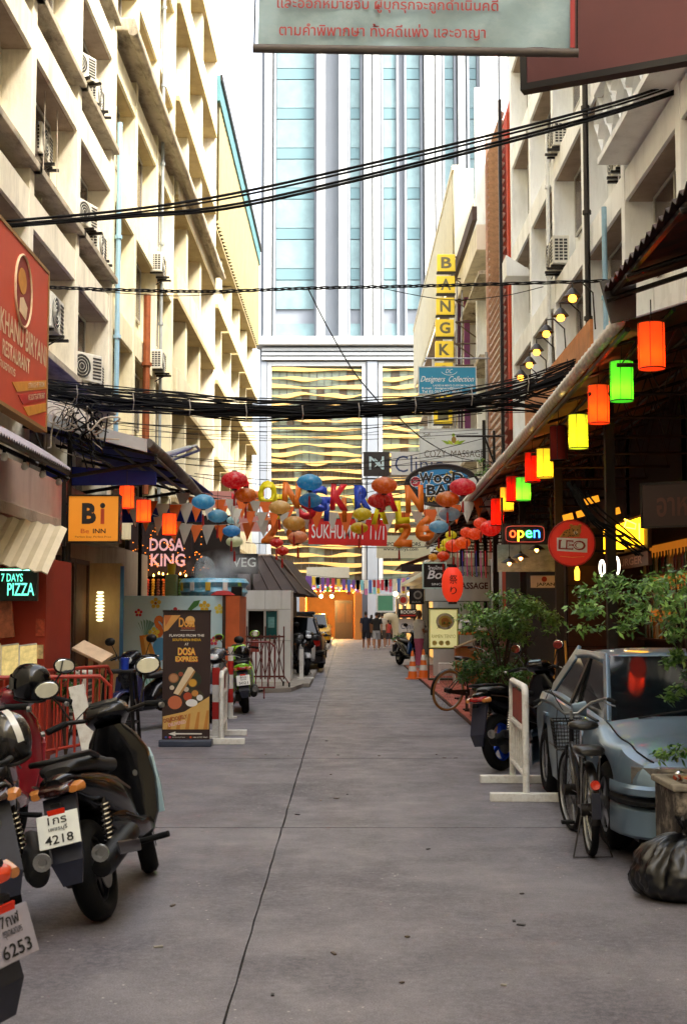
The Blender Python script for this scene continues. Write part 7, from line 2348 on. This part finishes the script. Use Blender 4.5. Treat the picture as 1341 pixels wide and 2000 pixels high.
# red street banner
sb = signboard('street_banner', 'red cloth street banner reading SUKHUMVIT 11/1 in white', P(679, 1039, 29), 1.78, .6, mat('banner_red_cloth', 'cc1f18', .7, 0, .12, 3), 0, .02, None, rot=(0, R(1.5), 0))
text('SUKHUMVIT 11/1', wt, sb, .0, .0, 1.64, .32, y=-.006, bold=.005)
cable('wire carrying the red street banner', [(480, 1060, 29), (600, 1066, 29), (760, 1070, 29), (870, 1066, 30)], .008, 'festival wires')
cable('wire carrying the red street banner', [(480, 1005, 29), (600, 1012, 29), (760, 1012, 29), (930, 1000, 30)], .008, 'festival wires')
cable('wire carrying the hanging festival letters', [(380, 925, 26), (520, 937, 26), (700, 944, 26), (930, 930, 26)], .008, 'festival wires')
# bunting
flag_w, flag_o = mat('bunting_white', 'c0bdb2', .7, 0, .05), mat('bunting_orange', 'd86420', .7, 0, .08)
def bunting(label, pts, n, size=.3):
    t = thing('bunting', label, 'bunting')
    path = smooth_path([P(*p) for p in pts], 10)
    obj('string', MB().tube(path, .005, 4), mat('white_string', 'c8c4b8', .7), t)
    for k in range(n):
        u = (k + .5) / n * (len(path) - 1)
        i = int(u)
        p = path[i].lerp(path[min(i + 1, len(path) - 1)], u - i)
        s = size * rg.uniform(.9, 1.1)
        tw_ = rg.uniform(-.5, .5)
        a = Vector((math.cos(tw_), math.sin(tw_), 0)) * s * .42
        f_ = MB().add([p - a, p + a, p + Vector((rg.uniform(-.04, .04), rg.uniform(-.08, .08), -s * 1.15))], [(0, 1, 2)])
        o = obj('flag', f_, flag_o if k % 2 else flag_w, t)
        o.modifiers.new('s', 'SOLIDIFY').thickness = .004
bunting('orange and white bunting from the blue canopy towards the hanging letters', [(225, 955, 20.5), (330, 985, 22), (440, 975, 24), (540, 982, 26)], 15)
bunting('lower orange and white bunting past the orange lanterns', [(255, 985, 21), (345, 1020, 22), (430, 1025, 24), (530, 1015, 26), (600, 1012, 27)], 15)
bunting('orange and white bunting behind the festival letters to the right eave', [(530, 985, 27), (640, 1000, 27.5), (760, 1002, 27.5), (870, 990, 27), (960, 965, 26)], 17, .38)
bunting('small bunting below the left row of lanterns', [(350, 960, 23), (420, 985, 24), (500, 1000, 25), (560, 1000, 26)], 9)

# far coloured paper strips and string lights
for r_, (y, Y) in enumerate(((1127, 60), (1131, 64))):
    t = thing('paper_garland', 'far garland of multicoloured paper strips across the street, %s' % ('front row' if r_ == 0 else 'rear row'), 'garland')
    path = smooth_path([P(600, y - 4, Y), P(690, y + 4, Y), P(770, y + 2, Y), P(850, y - 8, Y)], 10)
    obj('string', MB().tube(path, .01, 4), cable_m, t)
    cols = ['8a3a8c', 'c83c4c', '4a6cb8', 'd8b83c', '5aa84c', 'c878a8', 'd8d4c8', '9a2c2c', '6a4a9c', 'c8843c', '7ac0d0']
    for k in range(34):
        u = (k + .5) / 34 * (len(path) - 1)
        i = int(u)
        p = path[i]
        hh_ = rg.uniform(.3, .65)
        obj('paper_strip', MB().bx(p.x - .075, p.x + .075, p.y - .05, p.y + .05, p.z - hh_ - .06, p.z - .04), paint(rg.choice(cols), .6, 0), t)
ent = thing('lit_entrance', 'warm lit covered entrance with dark door at the end of the street', 'entrance', (0, 84, 0))
eo = mat('entrance_orange', 'b8742c', .6, 0, .1, 1)
obj('side_wall', MB().bx(.6, 1.1, 0, 7, 0, 3.2), eo, ent)
obj('side_wall', MB().bx(-3.0, -2.6, 0, 7, 0, 3.2), eo, ent)
obj('back_wall', MB().bx(-2.6, .6, 6.6, 7, 0, 3.2), mat('entrance_back', '8a5a24', .7, 0, .2, 1), ent)
obj('ceiling', MB().bx(-3.0, 1.1, 0, 7, 3.2, 3.6), mat('entrance_ceiling', 'c89a3c', .6, 0, .1, 1), ent)
obj('door', MB().bx(-.7, .5, 3.0, 3.2, 0, 2.6), mat('entrance_door', '1c120c', .6), ent)
obj('door_panel', MB().bx(-.55, -.05, 2.98, 2.999, 1.1, 2.4).bx(.05, .4, 2.98, 2.999, 1.1, 2.4), mat('door_glass', '3a2a1c', .3), ent)
for k, x in enumerate((-1.6, -.9)):
    lp_ = thing('ceiling_lamp', 'warm lamp under the ceiling of the far entrance', 'lamp', (x, 85.2, 2.85), 0, 'lamps of the far entrance')
    obj('globe', MB().lathe([(0, -.12), (.09, -.07), (.12, 0), (.09, .07), (0, .12)], 12), glow('ffd070', 25), lp_, smooth=60)
el = bpy.data.lights.new('entrance_lamp_light', 'POINT')
el.energy = 260
el.color = (1, .68, .25)
el.shadow_soft_size = .3
elo = link('entrance_lamp_light', el, None, (-1.2, 85.4, 2.6))
fly = thing('string_lights', 'pink and amber string lights along the far entrance canopy', 'string lights', (0, 83.8, 3.3))
for k in range(44):
    obj('bulb', MB().lathe([(0, -.05), (.05, 0), (0, .05)], 6, (-3.2 + k * .1, rg.uniform(-.1, .1), rg.uniform(-.25, .25))), glow(('ff6ac0', 'ffb84a', 'ff8a4a', 'b88aff')[k % 4], 3), fly)
# second doorway, green fascia, arch
grn = signboard('green_board', 'green fascia board over the far doorway right of the grey column', P(752, 1178, 86), 1.0, 1.0, mat('green_board', '4a8a6a', .5, 0, .1, 2), 0, .1, mat('white_frame'), .12)
dd = thing('dark_doorway', 'dark doorway below the green fascia board', 'doorway', P(765, 1250, 86))
obj('opening', MB().bx(-1.0, 1.4, 0, .2, 0, 1.9), dark_in, dd)
obj('threshold', MB().bx(-1.0, 1.4, -.1, .3, -.1, 0), kerb_m, dd)
arch = solo('white_arch', MB().tube(smooth_path([P(742, 1240, 70), P(745, 1218, 70), P(757, 1207, 70), P(770, 1210, 70), P(776, 1230, 70), P(776, 1250, 70)], 6), .28, 12), paint('d4c4a0', .5, .1), 'cream inflatable arch behind the walking group', 'arch', smooth=60)
shp = thing('far_shop_row', 'cluttered row of small far right shop fronts with white awning strip', 'shop front')
obj('wall', MB().bx(3.2, 4.9, 44, 82, 0, 3.6), mat('shop_beige', 'a89a84', .8, 0, .2, 1), shp)
obj('awning_strip', MB().bx(2.6, 3.3, 44, 60, 2.95, 3.1), paint('d4dcd4', .5, 0), shp)
for k in range(8):
    obj('shop_opening', MB().bx(3.15, 3.22, 45 + k * 4.5, 48.2 + k * 4.5, .1, 2.6), dark_in if k % 2 else mat('shop_warm', 'b87c3c', .6, 0, .3, 1.5, emit=.3, ecol='d89a4c'), shp)
for k in range(5):
    lp_ = thing('ceiling_lamp', 'bright shop lamp in the far right alley', 'lamp', P(772 + k * 9, 1160 + (k % 3) * 9, 52 + k * 3), 0, 'lamps of the far alley')
    obj('globe', MB().lathe([(0, -.1), (.07, -.06), (.09, 0), (.07, .06), (0, .1)], 10), glow('ffe0a0', 8), lp_, smooth=60)
hz_ = signboard('white_shop_board', 'long white shop board under the pink paper strips', P(640, 1118, 66), 2.2, .55, paint('d8d8cc', .5, 0), 0, .08)
fs_ = signboard('faded_hotel_sign', 'faded pinkish hotel name board behind the left lanterns', P(447, 976, 38), 1.9, .5, mat('faded_pink', 'b87c74', .6, 0, .12, 2), R(14), .06)
text('Sanoree', mat('dim_white', 'c8b4ac', .6), fs_, .1, 0, 1.4, .3, y=-.004, bold=-.005)
fs2 = signboard('faded_hotel_sign', 'second faded pinkish board just below the hotel name board', P(463, 1022, 40), 2.0, .5, mat('faded_pink'), R(14), .06)
for k in range(2):
    pz = P(440 + k * 45, 900, 36)
# yellow vehicle, black cart, cones
yc = sedan('yellow taxi with dark stripes in front of the far entrance', (-1.65, 70.5, .09), R(0), 'c89a18', 4.3, hatch=True, hgt=1.6)
for k in range(2):
    obj('dark_stripe', MB().box((0, -1.2 + k * .3, .9 + k * .07), (1.2, .1, .03), (R(8), 0, 0)), blackp, yc)
solo('black_cart', MB().bx(-.4, .4, -.5, .5, 0, 1.55).bx(-.46, .46, -.55, .55, 1.552, 1.66), blackp, 'tall black covered cart beside the dark grey car', 'cart', loc=(-1.55, 46, .09), bevel=.03)
def cone(label, loc, s=1.):
    t = thing('traffic_cone', label, 'cone', loc, 0, 'traffic cones')
    obj('base', MB().bx(-.18, .18, -.18, .18, 0, .03), orange_m, t, bevel=.008)
    obj('cone_body', MB().lathe([(.13, .03), (.03, .7), (.02, .72), (0, .72)], 18), orange_m, t, smooth=40)
    for z0, z1 in ((.2, .33), (.45, .58)):
        r0, r1 = .132 - .149 * (z0 - .03), .132 - .149 * (z1 - .03)
        obj('band', MB().lathe([(r0, z0), (r1, z1), (r1 - .004, z1), (r0 - .004, z0)], 18), white_p, t, smooth=40)
    t.scale = (s, s, s)
cone('orange and white traffic cone beside the ramen sign stool', (1.72, 33.0, 0))
cone('orange and white traffic cone close to the ramen sign frame', (1.95, 32.2, .06))
cone('orange traffic cone behind the dark car near the yellow taxi', (-.95, 53, .09))

# ================================================================ plants, rubbish bag, people
def leaf_material(name, c1, c2):
    m = bpy.data.materials.new(name)
    m.use_nodes = True
    n, l = m.node_tree.nodes, m.node_tree.links
    b = n['Principled BSDF']
    ge = n.new('ShaderNodeNewGeometry')
    rp = n.new('ShaderNodeMix')
    rp.data_type = 'RGBA'
    l.new(ge.outputs['Random Per Island'], rp.inputs['Factor'])
    rp.inputs['A'].default_value = h(c1) + (1,)
    rp.inputs['B'].default_value = h(c2) + (1,)
    l.new(rp.outputs['Result'], b.inputs['Base Color'])
    b.inputs['Roughness'].default_value = .4
    tr = n.new('ShaderNodeBsdfTranslucent')
    l.new(rp.outputs['Result'], tr.inputs['Color'])
    mx = n.new('ShaderNodeMixShader')
    mx.inputs[0].default_value = .3
    l.new(b.outputs[0], mx.inputs[1])
    l.new(tr.outputs[0], mx.inputs[2])
    l.new(mx.outputs[0], n['Material Output'].inputs['Surface'])
    return m
leaf_a = leaf_material('leaf_bright', '2e5a24', '86ac54')
leaf_b = leaf_material('leaf_deep', '23481c', '4f7a2e')

def leaves(name, centres, per, size, m, parent, seed, flat_=.5, spread=1.):
    """many small pointed leaves gathered in clumps"""
    r = np.random.default_rng(seed)
    V, Fc = [], []
    k = 0
    for (c, rad) in centres:
        nn = per
        d = r.normal(size=(nn, 3))
        d /= np.linalg.norm(d, axis=1)[:, None]
        rr = rad[0] if isinstance(rad, tuple) else rad
        rz = rad[1] if isinstance(rad, tuple) else rad * .6
        p = np.array(c) + d * (r.random((nn, 1)) ** .45) * np.array([rr, rr, rz])
        for q in p:
            s = size * r.uniform(.6, 1.25)
            a = r.uniform(0, 6.283)
            tilt = r.normal(0, .55)
            di = np.array([math.cos(a) * math.cos(tilt), math.sin(a) * math.cos(tilt), math.sin(tilt) - .25])
            sd = np.array([-math.sin(a), math.cos(a), r.normal(0, .5)])
            sd /= np.linalg.norm(sd)
            V += [q, q + di * s * .5 + sd * s * .27, q + di * s, q + di * s * .5 - sd * s * .27]
            Fc.append((k, k + 1, k + 2, k + 3))
            k += 4
    me = bpy.data.meshes.new(name)
    me.from_pydata([tuple(v) for v in V], [], Fc)
    me.materials.append(m)
    o = link(name, me, parent)
    o['kind'] = 'stuff'
    return o
bark = mat('bark', '3a2a1c', .85, 0, .3, 20, .4, 60)
def branch(pts, r0, r1, n=7):
    pts = smooth_path(pts, 4)
    return MB().tube(pts, [r0 + (r1 - r0) * i / (len(pts) - 1) for i in range(len(pts))], n)

# peeling concrete planter with small tree
pm_ = mat('peeling_paint', '2a2422', .8, 0, .2, 8, .3, 40, stain='a89c8c', stain_amt=1., stain_scale=(4, 4, 4))
plr = thing('concrete_planter', 'square concrete planter with peeling dark paint in front of the silver car', 'planter', (2.32, 8.02, 0))
obj('box', MB().bx(-.36, .36, -.3, .22, 0, .6), pm_, plr, bevel=.015)
obj('rim', MB().bx(-.38, .38, -.32, -.24, .6, .64).bx(-.38, .38, .16, .24, .6, .64).bx(-.38, -.3, -.24, .16, .6, .64).bx(.3, .38, -.24, .16, .6, .64), mat('planter_rim', '8a8274', .85, 0, .25, 10, .3, 50), plr, bevel=.01)
obj('soil', MB().bx(-.3, .3, -.24, .16, .56, .615), mat('soil', '4a3a2e', .95, 0, .4, 30, .5, 60), plr)
for k in range(16):
    x, y = rg.uniform(-.26, .26), rg.uniform(-.2, .12)
    obj('litter', MB().box((x, y, .63), (.05, .03, .02), (rg.uniform(0, 1), 0, rg.uniform(0, 3))), paint(rg.choice(('b8b4ac', '8a8478', 'a8442c', 'c8a46c')), .6, 0), plr)
tr1 = thing('small_tree', 'small many-stemmed leafy tree growing in the peeling concrete planter', 'tree', (2.2, 8.0, .68))
rt = random.Random(21)
tk = MB()
ends = []
for k in range(6):
    a = k * 1.05
    b0 = Vector((.05 * math.cos(a), .05 * math.sin(a), 0))
    top = Vector((rt.uniform(-.4, .6), rt.uniform(-.3, .5), rt.uniform(.95, 1.2)))
    mid = b0.lerp(top, .5) + Vector((0, 0, .18))
    tk.merge(branch([b0, mid * .6 + b0 * .4 + Vector((0, 0, .1)), mid, top], .022, .006))
    ends.append((mid, top))
for mid, top in list(ends):
    for q in range(5):
        e2 = top + Vector((rt.uniform(-.3, .45), rt.uniform(-.4, .4), rt.uniform(-.05, .12)))
        tk.merge(branch([mid, mid.lerp(e2, .5) + Vector((0, 0, .1)), e2], .009, .003, 5))
        ends.append((mid, e2))
obj('trunk', tk, bark, tr1, smooth=60)
cl_ = []
for k in range(56):
    x = rt.uniform(-.7, 1.1)
    y = rt.uniform(-.45, .7)
    z = 1.04 + .2 * (1 - abs(x) ** 1.5) * rt.uniform(-.9, 1) + rt.uniform(-.12, .08) - .02 * max(0, -x)
    cl_.append(((x, y, z), (rt.uniform(.07, .15), rt.uniform(.025, .05))))
for mid, top in ends:
    cl_.append((tuple(top), (.12, .06)))
for k in range(16):
    cl_.append(((rt.uniform(-.25, .3), rt.uniform(-.15, .15), rt.uniform(.3, .9)), (.05, .04)))
for k in range(6):
    cl_.append(((rt.uniform(-.25, .25), rt.uniform(-.1, .1), rt.uniform(.05, .18)), (.06, .05)))
leaves('crown', cl_, 60, .047, leaf_a, tr1, 4)

# long brick planter and shrub on the right pavement
bpl = thing('brick_planter', 'long low pinkish brick planter under the dark green shrubs', 'planter', (2.25, 17.2, 0))
brk = mat('pinkish_brick', '8a5a4c', .85, 0, .25, 8, .3, 50)
obj('core', MB().bx(-.26, .42, .03, 3.2, 0, .44), mat('planter_mortar', '5a4a42', .9, 0, .2, 10), bpl)
bm1 = mesh('brick', MB().bx(0, .2, 0, .03, 0, .085), brk)
bm2 = mesh('brick', MB().bx(0, .03, 0, .2, 0, .085), brk)
for r_ in range(5):
    for k in range(4):
        x = -.28 + k * .21 - (.1 if r_ % 2 else 0)
        if -.3 <= x < .4:
            obj('brick', bm1, None, bpl, loc=(x, 0, .01 + r_ * .093))
    for k in range(15):
        obj('brick', bm2, None, bpl, loc=(-.29, .01 + k * .21 + (.1 if r_ % 2 else 0), .01 + r_ * .093))
def shrub(label, loc, clumps, per, size, m, seed, stems):
    t = thing('shrub', label, 'shrub', loc)
    s_ = MB()
    for e in stems:
        s_.merge(branch([(0, 0, 0), (e[0] * .3, e[1] * .3, e[2] * .5), e], .02, .005, 6))
    obj('stem', s_, bark, t, smooth=60)
    leaves('foliage', clumps, per, size, m, t, seed)
    return t
rs_ = random.Random(8)
c1 = []
for k in range(70):
    a, q = rs_.uniform(0, 6.28), rs_.random() ** .6
    x, y = .72 * q * math.cos(a), .7 * q * math.sin(a)
    z = 1.5 + .42 * math.sqrt(max(0, 1 - q * q)) * rs_.uniform(-.9, 1)
    c1.append(((x + .1, y, z), (rs_.uniform(.1, .2), rs_.uniform(.05, .1))))
shrub('tall leafy green shrub rising beside the red paper lantern', (2.3, 18.9, .42), [((x, y, z - .35), r) for (x, y, z), r in c1], 62, .07, leaf_a, 5, [(rs_.uniform(-.5, .6), rs_.uniform(-.5, .5), rs_.uniform(.9, 1.4)) for k in range(9)])
c2 = []
for k in range(60):
    a, q = rs_.uniform(0, 6.28), rs_.random() ** .6
    c2.append(((.5 * q * math.cos(a), .8 * q * math.sin(a), .42 + .42 * math.sqrt(max(0, 1 - q * q)) * rs_.uniform(-1, 1)), (rs_.uniform(.1, .18), rs_.uniform(.06, .11))))
shrub('dense dark green shrub in the brick planter behind the old bicycle', (2.22, 19.6, .42), c2, 60, .065, leaf_b, 6, [(rs_.uniform(-.4, .4), rs_.uniform(-.5, .5), rs_.uniform(.4, .8)) for k in range(8)])
c3 = [((rs_.uniform(-.3, .35), rs_.uniform(-.6, .6), rs_.uniform(.0, .5)), (rs_.uniform(.08, .16), rs_.uniform(.05, .1))) for k in range(30)]
shrub('low ragged shrub at the near end of the brick planter', (2.35, 17.9, .42), c3, 45, .055, leaf_b, 7, [(rs_.uniform(-.3, .3), rs_.uniform(-.4, .4), rs_.uniform(.2, .5)) for k in range(7)])
pp_ = thing('potted_plant', 'small grassy plant in a black trough by the walking group', 'plant', (2.25, 52, 0))
obj('trough', MB().bx(-.35, .35, -.3, .3, 0, .45), blackp, pp_, bevel=.01)
leaves('foliage', [((rs_.uniform(-.25, .25), rs_.uniform(-.2, .2), .65), (.15, .2)) for k in range(12)], 30, .16, leaf_b, pp_, 9)
c4 = [((rs_.uniform(-.4, .4), rs_.uniform(-.4, .4), rs_.uniform(-.2, .3)), (.16, .1)) for k in range(18)]
shrub('sprig of leaves growing over the far eave near the slatted building', (P(965, 915, 33).x, 33, P(965, 915, 33).z), c4, 20, .09, leaf_a, 12, [(.2, .1, .3), (-.2, 0, .25)])

# plant leaves behind the near scooters
c5 = [((rs_.uniform(-.45, .45), rs_.uniform(-.2, .2), rs_.uniform(.55, 1.15)), (.1, .08)) for k in range(18)]
shrub('dark leafy pot plant between the ground air conditioners and scooters', (-3.3, 15.3, .0), c5, 18, .12, leaf_b, 14, [(rs_.uniform(-.3, .3), rs_.uniform(-.1, .1), rs_.uniform(.7, 1.0)) for k in range(6)])

# black rubbish bag
from mathutils import noise as mn
bgm = mat('bin_bag', '050507', .3, 0, .1, 12, .3, 22, spec=.5)
rbg = thing('rubbish_bag', 'knotted glossy black rubbish bag on the ground beside the planter', 'bag', (2.02, 7.66, 0))
rbg.scale = (.93, .93, .93)
b = MB()
nn, mm_ = 150, 60
for j in range(mm_ + 1):
    u = j / mm_
    if u < .8:
        zz = .4 * (math.sin((u / .8 - .5) * math.pi) + 1) / 2
        rr = .335 * math.cos((u / .8 - .42) * math.pi * .93) ** .55 if abs((u / .8 - .42) * .93) < .5 else .06
        rr = max(rr, .05)
    else:
        q = (u - .8) / .2
        zz = .4 + .12 * q
        rr = .05 + .055 * q ** 1.5 - .03 * math.exp(-((q - .25) / .15) ** 2)
    for i in range(nn):
        a = 2 * math.pi * i / nn
        p = Vector((math.cos(a) * 1.6, math.sin(a) * 1.6, zz * 4))
        f_ = mn.noise(p) * .16 + mn.noise(p * 2.3) * .1 - abs(mn.noise(p * 3.1)) * .1 + abs(mn.noise(Vector((math.cos(a) * 5 + 9, math.sin(a) * 5, zz * 2.2)))) * -.3 * (.2 + u)
        r_ = rr * (1 + f_)
        x, y = r_ * 1.12 * math.cos(a), r_ * .95 * math.sin(a)
        b.v.append((x + .06 * max(0, u - .6), y, max(0.003, zz * (1 + .12 * mn.noise(p * .8)))))
for j in range(mm_):
    for i in range(nn):
        b.f.append((j * nn + i, j * nn + (i + 1) % nn, (j + 1) * nn + (i + 1) % nn, (j + 1) * nn + i))
b.f.append(tuple(range(nn))[::-1])
obj('sack', b, bgm, rbg, smooth=50)
obj('knot', MB().tyre((.03, 0, .41), .05, .022, 14, 6).xf(Matrix.Translation((0.03, 0, .41)) @ Euler((0, R(90), 0)).to_matrix().to_4x4() @ Matrix.Translation((-.03, 0, -.41))), bgm, rbg, smooth=60)
# litter on the road: butts, leaves, scraps
for k in range(26):
    x, y = rg.uniform(-1.2, 1.6), rg.uniform(5.2, 17)
    solo('litter_scrap', MB().box((0, 0, .004), (rg.uniform(.015, .05), rg.uniform(.01, .025), .006)), flat(rg.choice(('1c1613', '2a201a', '8a8478', '4a3a2c'))), 'tiny scrap of litter lying on the concrete lane', 'litter', 'scraps on the lane', loc=(x, y, .001), rot=(0, 0, rg.uniform(0, 3)))

def person(label, loc, rz, shirt, shorts, hgt=1.72, skin='9a6a4c', hair='14100d', long_legs=False, stride=.12, arm=0., sleeves=True, bag=None, hold=False):
    k = hgt / 1.75
    t = thing('person', label, 'person', loc, rz)
    sk = mat('skin_' + skin, skin, .55, 0, .08, 12)
    def limb(pts, rs, n=10):
        return MB().tube([Vector(p) * k for p in pts], [r * k for r in rs], n)
    st_ = stride
    legs = []
    for s, f in ((-1, st_), (1, -st_)):
        legs.append([(s * .09, 0, .9), (s * .095, f * .55, .5), (s * .1, f * 1.1 - .03, .09), (s * .1, f * 1.1 + .02, .04)])
    arms = []
    for s, f in ((-1, -st_), (1, st_)):
        el_ = (s * (.24 + arm * .1), f * .5 - .02, 1.13) if not hold else (s * .23, .02, 1.12)
        ha = (s * (.24 + arm * .1), f * 1.2 + .06, .86) if not hold else (s * .1, .26, 1.12)
        arms.append([(s * .185, 0, 1.42), el_, ha])
    bd_ = MB()
    for L_ in legs:
        bd_.merge(limb(L_, (.085, .058, .04, .04)))
        fx, fy = L_[-1][0], L_[-1][1]
        bd_.loft([superring(Vector((fx, fy + y, .04)) * k, w_ * k, hh_ * k, 10, 2.6) for y, w_, hh_ in ((-.08, .03, .03), (-.02, .045, .04), (.1, .05, .03), (.17, .035, .02))])
    tor = [superring(Vector((0, y, z)) * k, w_ * k, d_ * k, 14, 2.4, up=(0, 1, 0)) for z, y, w_, d_ in ((.84, 0, .15, .1), (.98, 0, .165, .11), (1.1, 0, .145, .095), (1.28, 0, .17, .11), (1.4, -.01, .175, .095), (1.47, -.01, .09, .07), (1.52, 0, .055, .055), (1.58, .01, .052, .055))]
    bd_.loft(tor)
    for A in arms:
        bd_.merge(limb(A, (.052, .041, .03)))
        hx = Vector(A[-1])
        for q in range(4):
            bd_.merge(limb([hx, hx + Vector((.012 * (q - 1.5), .02, -.09 + .008 * abs(q - 1.5)))], (.014, .009), 6))
        bd_.merge(limb([hx, hx + Vector((.0, .05, -.04))], (.014, .01), 6))
        bd_.merge(limb([hx, hx + Vector((0, .01, -.05))], (.03, .032), 8))
    bd_.loft([superring(Vector((0, y, z)) * k, w_ * k, d_ * k, 14, 2.1, up=(0, 1, 0)) for z, y, w_, d_ in ((1.525, .02, .045, .05), (1.56, .025, .062, .075), (1.62, .015, .074, .092), (1.69, .005, .075, .095), (1.74, 0, .055, .07), (1.755, 0, .02, .03))])
    bd_.merge(MB().box(Vector((0, .11, 1.63)) * k, (.025 * k, .035 * k, .04 * k)))
    for s in (-1, 1):
        bd_.merge(MB().box(Vector((s * .077, 0, 1.635)) * k, (.015 * k, .035 * k, .05 * k)))
    o = obj('body', bd_, sk, t, smooth=80)
    rmd = o.modifiers.new('remesh', 'REMESH')
    rmd.mode = 'VOXEL'
    rmd.voxel_size = .014
    rmd.use_smooth_shade = True
    # hair
    obj('hair', MB().loft([superring(Vector((0, y, z)) * k, w_ * k, d_ * k, 14, 2.1, up=(0, 1, 0)) for z, y, w_, d_ in ((1.60 if not bag == 'longhair' else 1.42, -.04, .062, .06), (1.66, -.02, .08, .088), (1.71, -.012, .08, .095), (1.755, -.005, .055, .07), (1.768, 0, .015, .02))]), mat('hair_' + hair, hair, .6, 0, .2, 30), t, smooth=60)
    # shirt
    sh_ = MB().loft([superring(Vector((0, y, z)) * k, w_ * k, d_ * k, 16, 2.6, up=(0, 1, 0)) for z, y, w_, d_ in ((.9, 0, .178, .125), (1.0, 0, .178, .125), (1.12, 0, .165, .115), (1.28, 0, .188, .125), (1.41, -.01, .19, .108), (1.475, -.01, .1, .08), (1.495, -.01, .07, .065))])
    if sleeves:
        for A in arms:
            a0, a1 = Vector(A[0]), Vector(A[1])
            sh_.merge(limb([a0 + Vector((0, 0, .02)), a0.lerp(a1, .5), a0.lerp(a1, .72)], (.068, .066, .068)))
    so_ = obj('shirt', sh_, mat('cloth_' + shirt, shirt, .85, 0, .12, 14, .2, 60), t, smooth=60)
    # shorts or trousers
    pn = MB().loft([superring(Vector((0, 0, z)) * k, w_ * k, d_ * k, 14, 2.6, up=(0, 1, 0)) for z, w_, d_ in ((.78, .17, .118), (.9, .175, .122), (1.0, .168, .118))])
    for L_ in legs:
        if long_legs:
            pn.merge(limb([L_[0], L_[1], L_[2]], (.098, .075, .065)))
        else:
            a0, a1 = Vector(L_[0]), Vector(L_[1])
            pn.merge(limb([a0, a0.lerp(a1, .6), a0.lerp(a1, 1.0)], (.1, .092, .088)))
    obj('trousers' if long_legs else 'shorts', pn, mat('cloth_' + shorts, shorts, .85, 0, .12, 14, .2, 60), t, smooth=60)
    for L_ in legs:
        f_ = Vector((L_[-1][0], L_[-1][1], 0))
        obj('shoe', MB().loft([superring((f_ + Vector((0, y, .035))) * k, w_ * k, hh_ * k, 10, 2.8) for y, w_, hh_ in ((-.1, .03, .03), (-.04, .05, .04), (.1, .055, .034), (.19, .035, .02))]), mat('shoe', 'c8c4bc', .6), t, smooth=60)
    return t
def gp(px, py):
    g_ = G(px, py)
    return (g_.x, g_.y, 0)
person('man in navy t-shirt and black shorts walking away', gp(714, 1268), R(4), '14182a', '14141a', 1.78, stride=.14)
person('man in black t-shirt and pale grey shorts walking away', gp(735, 1269), R(-3), '0e0e10', '8f9298', 1.74, stride=-.14)
person('woman in brown top between the two men walking away', gp(725, 1263), 0, '6a4a34', '2a2422', 1.62, bag='longhair')
person('man in white shirt walking ahead of the black t-shirt man', gp(746, 1266), R(8), 'c8c4ba', '4a4038', 1.72)
person('child in red top at the edge of the walking group', gp(757, 1262), R(-5), 'a84440', '3a3a44', 1.35)
person('person in white t-shirt and pink trousers standing beside the ramen sign', (2.2, 38.5, .06), R(-60), 'd4d0c8', 'b85a78', 1.7, hair='6a5a4c', long_legs=True, stride=.03, hold=True)
person('guard in dark shirt inside the white booth window', (-2.08, 30.75, .09), R(170), '2c2e38', '1c1c20', 1.6, long_legs=True, stride=.02)
